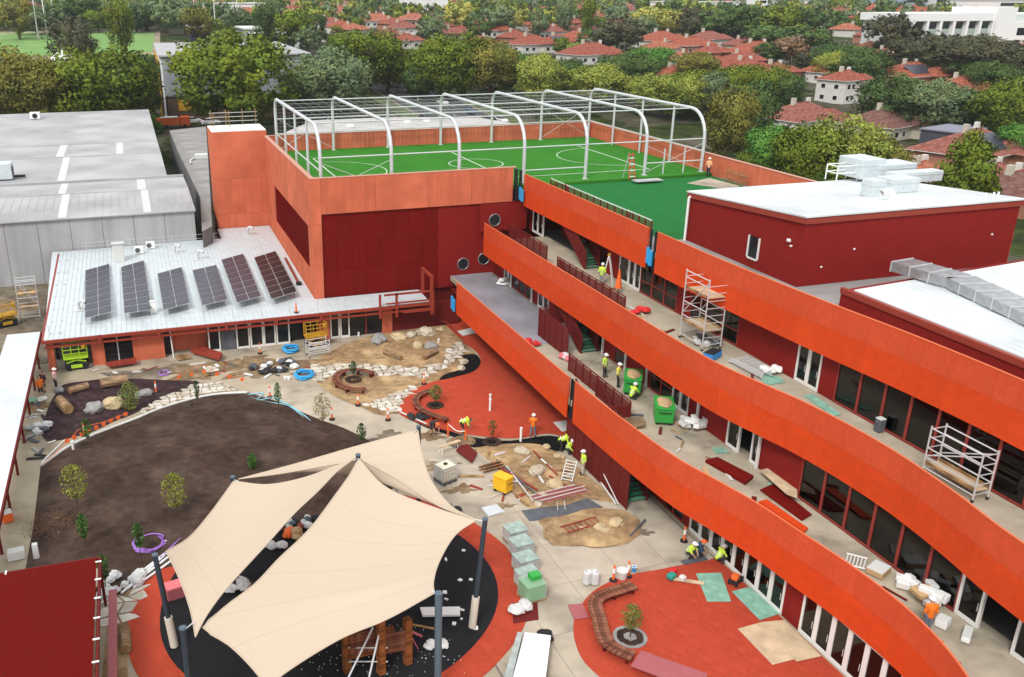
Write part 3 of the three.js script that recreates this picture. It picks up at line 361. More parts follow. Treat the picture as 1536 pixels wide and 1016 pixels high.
function screen(label, a, b, y, h, n, open) { // framed mesh balustrade
  const s = thing('balustrade', label, 'balustrade'), A = V3(a[0], y, a[1]), B = V3(b[0], y, b[1]), d = B.clone().sub(A), L = d.length(), ang = Math.atan2(-d.z, d.x);
  for (let k = 0; k <= n; k++) { const p = A.clone().lerp(B, k / n); mesh('post', bx(.1, h, .08, p.x, y + h / 2, p.z, ang), mt.maroon, s); }
  for (let k = 0; k < n; k++) { const p = A.clone().lerp(B, (k + .5) / n); mesh('mesh_panel', bx(L / n - .1, h - .2, .015, p.x, y + h / 2, p.z, ang), open ? mt.screenOpen : mt.screen, s); }
  const m = A.clone().lerp(B, .5); mesh('top_rail', bx(L, .06, .08, m.x, y + h + .02, m.z, ang), open ? mt.pale : mt.maroon, s); mesh('bottom_rail', bx(L, .05, .05, m.x, y + .08, m.z, ang), mt.maroon, s); return s;
}
screen('tall maroon mesh wall enclosing the lower stair under the lowest band', [26.95, -51], [26.95, -42.6], .03, 2.62, 7);
screen('maroon mesh balustrade beside the stair opening on the first balcony', [28.95, -55.2], [28.95, -46.4], L1, 1.35, 8);
screen('short maroon mesh balustrade closing the stair opening of the first balcony', [27.3, -46.3], [28.9, -46.3], L1, 1.2, 2);
screen('tall maroon mesh screen beside the grey coated balcony floor', [29.9, -62.6], [29.9, -57.4], L1, 2.3, 5);
screen('maroon mesh return panel at the foot of the balcony stair', [29.95, -62.7], [31.9, -62.7], L1, 2.3, 2);
screen('maroon mesh balustrade along the stair opening of the second balcony', [33.2, -66.5], [33.2, -55.2], L2, 1.3, 10);
screen('maroon mesh screen round the head of the stair on the second balcony', [32.9, -76.2], [32.9, -68], L2, 1.9, 6);
screen('pale capped mesh fence along the edge of the green roof turf', [38, -78.5], [38, -63.6], RF - .1, 1.15, 12, true);
screen('tall dark mesh screen at the roof stair beside the green turf', [37.6, -63.4], [37.6, -59.6], RF - .1, 1.35, 4, true);
// ================================================================ ROOFTOP PLANT BUILDINGS
{
  const b = thing('plant_building', 'dark red rooftop hall with a white roof and a small window', 'building');
  const x0 = 39.9, x1 = 57.5, zf = -45.7, zb = -58.4, sh = new THREE.Shape([[-zf, RF - .1], [-zb, RF - .1], [-zb, 16.05], [-zf, 16.95]].map(p => new THREE.Vector2(...p)));
  const g = new THREE.ExtrudeGeometry(sh, { depth: x1 - x0, bevelEnabled: false }); g.rotateY(Math.PI / 2); g.translate(x0, 0, 0); mesh('wall', boxUV(g), mt.red, b);
  const ang = Math.atan2(.9, 12.7); mesh('roof', bx(x1 - x0 + .36, .1, 12.75 / Math.cos(ang) + .36, (x0 + x1) / 2, 16.56, (zf + zb) / 2, 0, -ang), mt.whiteRoof, b);
  mesh('fascia', [bb(x0 - .12, 16.55, zf + .06, x1 + .12, 16.93, zf + .14), bx(.08, .36, 12.9, x0 - .13, 16.3, (zf + zb) / 2, 0, -ang)], mt.redSteel, b);
  const w = mesh('window', [bb(x0 - .1, 13.1, -50.9, x0 + .02, 14.6, -50.8), bb(x0 - .1, 13.1, -49.8, x0 + .02, 14.6, -49.7), bb(x0 - .1, 13.0, -50.8, x0 + .02, 13.1, -49.8)], mt.frame, b); mesh('pane', bb(x0 - .03, 13.1, -50.8, x0 - .02, 14.6, -49.8), mt.darkGlass, w);
  mesh('downpipe', [tube([x0 - .25, RF - .1, -58.1], [x0 - .25, 15.7, -58.1], .1, 8), tube([x0 - .25, 15.7, -58.1], [x0 + .05, 15.95, -58.1], .1, 8)], mt.white, b);
  mesh('wall_light', [rb(.15, .2, .3, x0 - .08, 15.2, -46.9), rb(.15, .12, .15, x0 - .1, 14.9, -46.6)], mt.white, b);
  for (const [x, y] of [[44, 14.6], [55.5, 14.7], [41.6, 13.6]]) mesh('wall_fitting', rb(.12, .12, .1, x, y, zf + .05, .03), mt.white, b);
  for (const x of [54.8, 55.5, 55.9]) mesh('vent_pipe', tube([x, 16.9, zf - .5], [x, 17.5, zf - .5], .07, 8), mt.white, b);
  const c = thing('air_handling_unit', 'pale grey roof air handling units joined by square ducts on the white roof', 'air conditioner');
  const at = (px, py, y) => G(px, py, y), boxes = [[1290, 262, 16.6, 2.2, 1.5, 2.6], [1330, 262, 16.6, 3.6, 1.1, 2.2], [1370, 270, 16.6, 4.6, .8, 1.1], [1308, 292, 16.8, 1.1, 1.2, 1.1], [1345, 284, 16.8, 2.4, 1.0, 1.6]];
  for (const [px, py, y, w2, h, d] of boxes) { const p = at(px, py, y); mesh('duct_box', rb(w2, h, d, p.x, y + h / 2 - .1, p.z, .04), mt.zinc, c); mesh('flange', bx(w2 + .06, .05, d + .06, p.x, y + h * .6, p.z), mt.alu, c); }
  { const p = at(1333, 300, 16.9); mesh('pipe_bend', pipe([[p.x - .7, 17.4, p.z], [p.x, 17.5, p.z], [p.x + .25, 17.2, p.z], [p.x + .25, 16.8, p.z]], .22, 10), mt.white, c); }
  const r = thing('roof_hatch_rail', 'white guard rail frame round the access hatch on the white roof', 'guard rail'); const q = at(1262, 268, 16.4);
  for (const [dx, dz] of [[-1, -.6], [1, -.6], [-1, .6], [1, .6]]) mesh('post', tube([q.x + dx, 16.3, q.z + dz], [q.x + dx, 17.5, q.z + dz], .05, 6), mt.white, r);
  for (const y of [16.95, 17.5]) { for (const dz of [-.6, .6]) mesh('rail', tube([q.x - 1, y, q.z + dz], [q.x + 1, y, q.z + dz], .045, 6), mt.white, r); for (const dx of [-1, 1]) mesh('rail', tube([q.x + dx, y, q.z - .6], [q.x + dx, y, q.z + .6], .045, 6), mt.white, r); }
}
{
  const b = thing('roof_pavilion', 'low red rooftop volume with a bright white sheet roof beside the duct', 'building');
  const o = [[39.3, -41.2], [57, -43.2], [57, -16.5], [39.3, -16.5]];
  mesh('wall', slab(o, 13.62, 1.3), mt.red, b); mesh('roof', slab([[39.75, -40.7], [56.9, -42.6], [56.9, -16.6], [39.75, -16.6]], 13.75, .1), mt.whiteRoof, b);
  mesh('gutter', [bb(39.2, 13.45, -41.2, 39.45, 13.8, -16.5)], mt.redSteel, b);
  const rs = []; for (let x = 40.2; x < 56.8; x += .6) rs.push(bb(x, 13.75, -40.3 - (x - 40) * .1, x + .06, 13.785, -16.7)); mesh('roof_rib', rs, mt.whiteRoof, b).userData.kind = 'stuff';
  const d = thing('ventilation_duct', 'long galvanised duct running from the red hall across the white roof', 'duct');
  const A = G(1353, 396, 14.2), B = G(1440, 421, 14.2), C = G(1600, 494, 14.2);
  const seg = (p, q, n) => { for (let k = 0; k < n; k++) { const a = p.clone().lerp(q, k / n), e = p.clone().lerp(q, (k + 1) / n), v = e.clone().sub(a), l = v.length(), m = a.clone().add(e).multiplyScalar(.5), an = Math.atan2(-v.z, v.x); mesh('duct_section', bx(l - .06, .6, 1.9, m.x, m.y - .05, m.z, an), mt.galv, d); mesh('flange', bx(.05, .68, 2.0, a.x, a.y - .05, a.z, an), mt.alu, d); if (k % 2) mesh('duct_leg', [tube([m.x, 13.6, m.z + .6], [m.x, m.y, m.z + .6], .04, 5), tube([m.x, 13.6, m.z - .6], [m.x, m.y, m.z - .6], .04, 5)], mt.alu, d); } };
  seg(A, B, 3); seg(B, C, 6);
}
// ================================================================ SOLAR ROOFED BUILDING
const EY = 3.0, EZ = G(64, 511, 3.0).z, EXL = G(64, 511, 3.0).x, roofY = z => EY + (EZ - z) * .0216;
function tiltRoof(g) { const p = g.attributes.position; for (let i = 0; i < p.count; i++) p.setY(i, p.getY(i) + (EZ - p.getZ(i)) * .0216); g.computeVertexNormals(); return g; }
{
  const b = thing('solar_building', 'single storey building with a ribbed white metal roof, terracotta walls and glazed doors', 'building');
  const bl = G(80, 381, 3.6), x0 = EXL + .05, outline = [[x0, EZ], [25.2, EZ], [25.2, -80.3], [14.96, -80.35], [14.96, -108.4], [8.8, -108.5], [8.8, -104.2], [bl.x + .9, -103.6], [bl.x - .2, bl.z - 1]];
  mesh('roof', tiltRoof(slab(outline, EY, .12)), mt.zinc, b);
  const rib = []; for (let x = x0 + .3; x < 25; x += .42) { const zb = x < 8.7 ? -103.4 : x < 14.8 ? -108.2 : -80.2; rib.push(tiltRoof(bb(x, EY, zb, x + .05, EY + .045, EZ - .02))); } mesh('roof_rib', rib, mt.zinc, b).userData.kind = 'stuff';
  mesh('gutter', bb(x0 - .2, EY - .28, EZ - .02, 25.3, EY - .02, EZ + .18), mt.redSteel, b); mesh('beam', bb(x0, EY - .72, EZ - .06, 25.2, EY - .56, EZ + .1), mt.redSteel, b); mesh('beam', bb(x0, EY - .5, EZ - .9, 25.2, EY - .2, EZ - .75), mt.redSteel, b);
  mesh('barge', tiltRoof(bb(x0 - .2, EY - .2, -102.8, x0 - .02, EY + .02, EZ)), mt.redSteel, b);
  for (const px of [148, 238, 340, 415, 482, 570]) { const x = onZ(px, 500, EZ).x; mesh('eave_bracket', bb(x - .12, EY - .7, EZ - .4, x + .12, EY - .02, EZ + .22), mt.redSteel, b); }
  const WZ = G(300, 531, 0).z - .2, X = px => onZ(px, 535 - (px - 100) * .13, WZ).x, h = 2.5;
  const pc = (n, a, c, m, z0 = 0, z1 = .3, y0 = 0, y1 = h) => mesh(n, bb(X(a) + .004, y0, WZ - z1, X(c) - .004, y1, WZ - z0), m, b);
  mesh('column', bb(x0 + .1, 0, EZ - .75, x0 + .65, EY - .3, EZ - .2), mt.terra, b);
  pc('back_wall', 84, 138, mt.greyWall, 2.4, 2.6); pc('wall', 138, 157, mt.terra, -.3, .2); pc('window', 157, 199, mt.darkGlass, .1, .2); pc('mullion', 176, 178, mt.steel, .02, .1); pc('wall', 199, 246, mt.terra, -.3, .2); pc('opening', 246, 256, mt.dark, .5, .7);
  mesh('pipe', tube([X(258), 0, WZ + .5], [X(256), 2.9, WZ + .5], .06, 8), mt.white, b); pc('wall', 256, 312, mt.terra, 1.2, 1.4);
  const dr = (a, c, m = mt.frame) => { const f = mesh('door', [bb(X(a), .02, WZ - .1, X(a) + .12, h, WZ + .06), bb(X(c) - .12, .02, WZ - .1, X(c), h, WZ + .06), bb(X(a) + .121, .02, WZ - .098, X(c) - .121, .2, WZ + .058), bb(X(a) + .121, h - .12, WZ - .098, X(c) - .121, h, WZ + .058)], m, b); mesh('pane', bb(X(a) + .11, .2, WZ - .03, X(c) - .11, h - .12, WZ - .015), mt.darkGlass, f); };
  dr(312, 330); pc('panel', 331, 353, mt.greyMat, .0, .1); for (const [a, c] of [[354, 374], [375, 394.5], [395, 413], [414, 434]]) dr(a, c); pc('opening', 435, 455, mt.dark, .6, .7); dr(456, 476, mt.redFrame); pc('wall', 477, 494, mt.terra, -.1, .2); dr(495, 509); dr(510, 524); pc('window', 525, 573, mt.darkGlass, .1, .2); pc('mullion', 548, 550, mt.redFrame, .02, .1); pc('wall', 573, 588, mt.terra, -.1, .2); pc('wall', 588, 640, mt.maroon, .2, .4, 0, 1.9); pc('wall', 640, 690, mt.maroon, .3, .5);
  mesh('wall', [bb(x0 + .3, 0, -102.5, x0 + .5, 2.9, EZ - 3), bb(x0 + .4, 0, WZ - 3, 14.9, 2.7, WZ - 3.2)], mt.greyWall, b);
  mesh('floor', bb(x0, .004, WZ - 2.99, 25, .025, WZ + 1.2), mt.slabB, b);
  // steel frame at the right end of the canopy
  const p = G(655, 466, 2.6), q = G(598, 475, 2.6); for (const [px] of [[575], [600], [655]]) { const e = G(px, 470 - (px - 575) * .1, 2.8); mesh('steel_post', bb(e.x - .1, 1.9, EZ + .1, e.x + .1, 4.2, EZ + .3), mt.redSteel, b); }
  mesh('steel_rail', [bb(X(572), 4.05, EZ + .1, 25.4, 4.2, EZ + .3), bb(X(575), 3.2, EZ + .12, 25.4, 3.32, EZ + .28), bb(X(600), 2.2, EZ + .12, 25.4, 2.35, EZ + .28)], mt.redSteel, b);
  mesh('steel_frame', [bb(25.2, 1.8, EZ, 25.45, 5.6, EZ + .25), bb(25.2, 1.8, EZ - 2.8, 25.45, 5.6, EZ - 2.55), bb(25.2, 5.4, EZ - 2.55, 25.45, 5.6, EZ)], mt.redSteel, b);
}
{ // solar arrays: two columns by eight rows on tilted frames
  const Z = 2.988, arr = [[[380, 195], [490, 165], [500, 380], [378, 410]], [[540, 180], [645, 150], [680, 370], [555, 388]], [[703, 210], [815, 180], [850, 340], [730, 372]], [[860, 195], [970, 170], [1020, 325], [905, 352]], [[990, 148], [1090, 120], [1170, 310], [1060, 340]], [[1137, 138], [1235, 108], [1330, 290], [1215, 325]]];
  const lab = ['beside the left edge of the white roof', 'second from the left roof edge', 'shorter one with its near end by the white box', 'shorter one right of the white box', 'longer one beside the darkest array', 'darkest one next to the terracotta wall'];
  arr.forEach((a, i) => {
    const rows = i === 2 || i === 3 ? 7 : 8, base = G(a[3][0] / Z, a[3][1] / Z + 340, 3.4), t = thing('solar_array', 'tilted rooftop solar array, ' + lab[i], 'solar array', [0, 0, 0], 0, 'solar arrays on the white roof');
    const c = a.map(([x, y], k) => { const yy = k < 2 ? 3.75 : 3.85; return G(x / Z, y / Z + 340, yy); });
    const P = (u, v) => c[0].clone().multiplyScalar((1 - u) * (1 - v)).addScaledVector(c[1], u * (1 - v)).addScaledVector(c[2], u * v).addScaledVector(c[3], (1 - u) * v);
    const lift = v => 0;
    for (let r = 0; r < rows; r++) for (let k = 0; k < 2; k++) {
      const e = .018, q = [[k / 2 + e, r / rows + e * .45], [(k + 1) / 2 - e, r / rows + e * .45], [(k + 1) / 2 - e, (r + 1) / rows - e * .45], [k / 2 + e, (r + 1) / rows - e * .45]].map(([u, v]) => P(u, v));
      const pos = [], top = q, bot = q.map(p => p.clone().add(V3(0, -.04, 0))), f = (A, B, C, D) => { for (const p of [A, B, C, A, C, D]) pos.push(p.x, p.y, p.z); };
      f(top[0], top[3], top[2], top[1]); f(bot[0], bot[1], bot[2], bot[3]); for (let s = 0; s < 4; s++) f(top[s], top[(s + 1) % 4], bot[(s + 1) % 4], bot[s]);
      const g = new THREE.BufferGeometry(); g.setAttribute('position', new THREE.Float32BufferAttribute(pos, 3)); g.computeVertexNormals(); mesh('solar_panel', boxUV(g), i === 5 ? mt.pvDark : mt.pv, t);
    }
    for (let r = 0; r <= rows; r++) mesh('row_frame', tube(P(0, r / rows).add(V3(0, -.035, 0)), P(1, r / rows).add(V3(0, -.035, 0)), .016, 4), mt.alu, t);
    for (const u of [.02, .5, .98]) mesh('frame_rail', tube(P(u, .0).add(V3(0, -.07, 0)), P(u, 1).add(V3(0, -.07, 0)), .035, 5), mt.alu, t);
    for (const v of [.03, .35, .66, .97]) { mesh('frame_rail', tube(P(0, v).add(V3(0, -.055, 0)), P(1, v).add(V3(0, -.055, 0)), .03, 5), mt.alu, t); for (const u of [.03, .97]) { const p = P(u, v); mesh('leg', tube([p.x, roofY(p.z), p.z], [p.x, p.y - .06, p.z], .03, 5), mt.alu, t); } }
  });
}
{ // things standing on the roof
  const on = (px, py) => { const p = G(px, py, 3.5); p.y = roofY(p.z); return p; };
  const ac = (px, py, lab) => { const t = thing('condenser', lab, 'air conditioner', on(px, py)); mesh('case', rb(.95, .75, .4, 0, .45, 0, .03), mt.white, t); mesh('fan_grille', new THREE.CylinderGeometry(.27, .27, .03, 16).rotateX(Math.PI / 2).translate(-.15, .45, .21), mt.greyMat, t); for (const s of [-1, 1]) mesh('foot', bx(.08, .08, .5, s * .35, .04, 0), mt.steel, t); };
  ac(209, 381, 'white air conditioner condenser on the back of the ribbed roof'); ac(226, 374, 'small white condenser standing near the back roof edge');
  let t = thing('flue_box', 'tall pale duct box rising at the back edge of the ribbed roof', 'flue', on(179, 391)); mesh('shaft', rb(1.1, 1.9, .8, 0, .95, 0, .03), mt.pale, t); mesh('cap', bx(1.3, .08, 1, 0, 1.95, 0), mt.steel, t);
  for (const [px, py, l] of [[262, 380, 'galvanised roof vent cowl behind the third solar array'], [297, 388, 'galvanised roof vent cowl behind the fourth solar array'], [372, 354, 'low grey vent cowl on the roof strip by the tower'], [118, 460, 'grey box vent near the left roof edge']]) { const v = thing('roof_vent', l, 'roof vent', on(px, py)); mesh('duct', pipe([[0, 0, 0], [0, .7, 0], [.25, .95, .1], [.6, .8, .3]], .16, 10), mt.steel, v); mesh('flashing', bx(.8, .04, .8, 0, .04, 0), mt.pale, v); }
  t = thing('white_box', 'white upright box unit between the second and third solar arrays', 'box', on(230, 463)); mesh('case', rb(.55, 1.1, .4, 0, .55, 0, .03), mt.white, t); mesh('lid', bx(.6, .05, .45, 0, 1.12, 0), mt.pale, t);
  t = thing('steel_beam', 'loose red steel beam lying on the roof beside the darkest array', 'beam'); const a = on(428, 388), c = on(448, 423); mesh('web', tube(V3(a.x, a.y + .16, a.z), V3(c.x, c.y + .16, c.z), .14, 4), mt.redSteel, t); mesh('end_plate', bx(.5, .3, .4, c.x, c.y + .17, c.z), mt.black, t);
  // guard rail of thin cables along the eave
  t = thing('roof_guard_rail', 'thin wire guard rail with slim posts along the eave of the ribbed roof', 'guard rail');
  for (let x = EXL + .5; x < 24.5; x += 2.55) mesh('post', tube([x, roofY(EZ - .6), EZ - .6], [x, roofY(EZ) + 1.05, EZ - .6], .03, 5), mt.steel, t);
  for (const y of [.5, 1]) mesh('wire', tube([EXL + .2, EY + y, EZ - .6], [24.5, EY + y, EZ - .6], .014, 4), mt.steel, t);
  t = thing('roof_guard_rail', 'thin wire guard rail along the back edge of the ribbed roof', 'guard rail');
  for (let x = -6; x < 8; x += 2.3) mesh('post', tube([x, roofY(-102.6), -102.6], [x, 4.7, -102.6], .03, 5), mt.steel, t); for (const y of [4.2, 4.65]) mesh('wire', tube([-6.5, y, -102.6], [8.2, y, -102.6], .015, 4), mt.steel, t);
  for (let k = 0; k < 7; k++) { const p = on(88 - k * 2.2, 392 + k * 17), v = thing('anchor_point', 'small paired roof anchor bracket along the left roof edge', 'anchor', p, 0, 'roof anchors along the left edge'); mesh('foot', [bx(.14, .12, .14, 0, .08, 0), bx(.14, .12, .14, .8, .08, 0)], mt.steel, v); mesh('line', tube([0, .12, 0], [.8, .12, 0], .015, 4), mt.steel, v); }
  t = thing('safety_cone', 'red and white bollard standing on the roof by the corner of the terracotta wall', 'bollard', on(444, 462)); mesh('body', tube([0, .1, 0], [0, .95, 0], .09, 8, .06), mt.orangeSafe, t); mesh('base', bx(.35, .1, .35, 0, .05, 0), mt.black, t);
}
// ================================================================ GREY WAREHOUSE and neighbours
{
  const wz = -104, yt = onZ(291, 315.5, wz).y, xr = onZ(291, 315.5, wz).x, b = thing('warehouse', 'large grey warehouse of tilt up panels with low ridged sheet roofs', 'warehouse');
  const zl = [[274, 285], [268.5, 266], [268, 259], [241.5, 232.5], [238, 213], [221, 168.7]].map(([x, y]) => G(x, y, yt + .2).z);
  for (let k = 0; k < 9; k++) mesh('tilt_panel', bb(xr - 3.35 - k * 3.35 + .02, 0, wz, xr - k * 3.35 - .02, yt - .05, wz - .25), mt.tilt, b);
  mesh('side_wall', [bb(xr - .25, 0, wz - .26, xr, yt - .05, zl[1]), bb(xr - 2.2, 0, zl[1] - .02, xr - 1.95, yt, zl[5])], mt.greyWall, b);
  const pl = (n, xa, za, zb, ya, yb, m) => { const L = Math.abs(zb - za), a = Math.atan2(yb - ya, L), g = bx(60, .12, Math.hypot(L, yb - ya), 0, 0, 0, 0, a); g.translate(xa - 30, (ya + yb) / 2, (za + zb) / 2); return mesh(n, g, m, b); };
  const q = (z, x) => x;
  pl('roof_sheet', xr + .15, wz + .3, zl[0], yt, yt + .45, mt.greyRoof); pl('roof_sheet', xr + .15, zl[0], zl[1], yt + .45, yt + .15, mt.greyRoofLight);
  mesh('parapet', bb(xr - 60, yt, zl[1] - .02, xr + .15, yt + .5, zl[1] - .5), mt.greyRoof, b);
  pl('roof_sheet', xr - 1.9, zl[1] - .5, zl[3], yt + .1, yt + .5, mt.greyRoofLight); pl('roof_sheet', xr - 1.9, zl[3], zl[4], yt + .5, yt + .3, mt.greyRoof); pl('roof_sheet', xr - 1.9, zl[4], zl[5], yt + .3, yt + .75, mt.greyRoofLight);
  mesh('ridge_cap', [bb(xr - 60, yt + .5, zl[0] - .2, xr + .15, yt + .56, zl[0] + .2), bb(xr - 60, yt + .55, zl[3] - .25, xr - 1.9, yt + .63, zl[3] + .25), bb(xr - 60, yt + .35, zl[4] - .25, xr - 1.9, yt + .43, zl[4] + .25)], mt.greyRoof, b);
  for (const [pa, pb, za, zb, ya, yb] of [[82, 95, wz, zl[0], yt, yt + .45], [213, 225, wz, zl[0], yt, yt + .45], [87, 99, zl[0], zl[1], yt + .45, yt + .15], [208, 221, zl[0], zl[1], yt + .45, yt + .15], [92, 104, zl[3], zl[4], yt + .5, yt + .3], [182, 193, zl[3], zl[4], yt + .5, yt + .3], [88, 100, zl[1] - .5, zl[3], yt + .1, yt + .5]]) { const x0 = onZ(pa, 300, za).x, x1 = onZ(pb, 300, za).x, L = Math.abs(zb - za), g = bx(x1 - x0, .05, L * .96, 0, 0, 0, 0, Math.atan2(yb - ya, L)); g.translate((x0 + x1) / 2, (ya + yb) / 2 + .07, (za + zb) / 2); mesh('skylight', g, mt.skylight, b); }
  const rib = []; for (let x = xr - 45; x < xr; x += .9) { const L = Math.abs(zl[0] - wz), g = bx(.06, .03, L, 0, 0, 0, 0, Math.atan2(.45, L)); g.translate(x, yt + .3, (wz + zl[0]) / 2); rib.push(g); } mesh('roof_rib', rib, mt.greyRoof, b).userData.kind = 'stuff';
  let t = thing('rooftop_unit', 'large pale evaporative cooler box on the warehouse roof', 'air conditioner'); const p = G(8, 268, yt + .3); mesh('case', rb(3.6, 2.0, 2.6, p.x - .8, yt + 1.4, p.z, .05), mt.zinc, t); mesh('louvre', bx(.05, 1.2, 1.8, p.x + 1.02, yt + 1.3, p.z), mt.greyMat, t); mesh('duct', bx(1.4, .3, .4, p.x + 1.8, yt + .6, p.z + .4), mt.black, t);
  t = thing('roof_fan', 'white round extractor fan at the back of the warehouse roof', 'fan'); const f = G(53, 178, yt + .8); mesh('case', rb(1.8, 1.2, 1.4, f.x, yt + 1.4, f.z, .06), mt.white, t); mesh('fan', new THREE.CylinderGeometry(.45, .45, .1, 16).rotateX(Math.PI / 2).translate(f.x, yt + 1.4, f.z + .75), mt.black, t);
  const s = thing('link_building', 'narrow brown grey flat roofed block between warehouse and lift tower', 'building'), o = px2([[254, 196], [309, 190], [318, 340], [303, 348], [300, 296], [266, 226]], 5.4);
  mesh('wall', slab(o, 5.4, 5.4), mt.greyWall, s); mesh('roof', slab(o.map(([x, z]) => [x, z]), 5.44, .03), mt.greyFelt, s); const u = G(302, 238, 5.4); mesh('roof_box', rb(2, .7, 1.4, u.x, 5.8, u.z, .04), mt.pale, s); mesh('roof_pipe', pipe([[u.x - 1, 5.7, u.z + .5], [u.x - 1.8, 5.6, u.z + 2], [u.x - 2, 5.5, u.z + 5]], .14, 6), mt.pale, s);
}
{ // covered walkway on the left and red fabric canopy
  let c = thing('walkway_canopy', 'long white flat walkway roof on slim posts at the edge of the site', 'canopy'); mesh('roof', bb(-11.9, 2.75, -79.2, -9.25, 2.92, -38), mt.whiteRoof, c); mesh('fascia', bb(-9.24, 2.6, -79.2, -9.14, 2.94, -38), mt.maroon, c); for (let z = -78; z < -39; z += 4.8) { mesh('post', bb(-9.7, 0, z, -9.55, 2.75, z + .15), mt.maroon, c); }
  c = thing('red_canopy', 'dark red fabric canopy stretched on a frame with white edge clips', 'canopy'); mesh('fabric', bb(-13, 2.95, -42.4, -4.0, 3.0, -22), mt.canopyRed, c);
  mesh('frame', [tube([-13, 2.9, -42.5], [-3.9, 2.9, -42.5], .09, 8), tube([-3.85, 2.85, -42.5], [-3.85, 2.85, -22], .09, 8)], mt.maroon, c); for (let z = -42; z < -23; z += 1.55) mesh('edge_clip', bx(.3, .05, .08, -3.9, 3.02, z), mt.white, c); for (const x of [-12.5, -8.3]) mesh('edge_clip', bx(.08, .05, .3, x, 3.02, -42.4), mt.white, c);
  for (const [x, z] of [[-3.9, -42.4], [-3.9, -34], [-8, -42.4], [-12.9, -42.4], [-3.9, -26]]) mesh('post', tube([x, 0, z], [x, 2.9, z], .08, 8), mt.maroon, c); mesh('side_beam', bb(-3.6, 1.2, -41.8, -3.2, 1.35, -24), mt.mauve, c);
  for (const z of [-41.5, -33, -25]) mesh('side_post', bb(-3.45, 0, z, -3.33, 1.2, z + .12), mt.mauve, c);
}
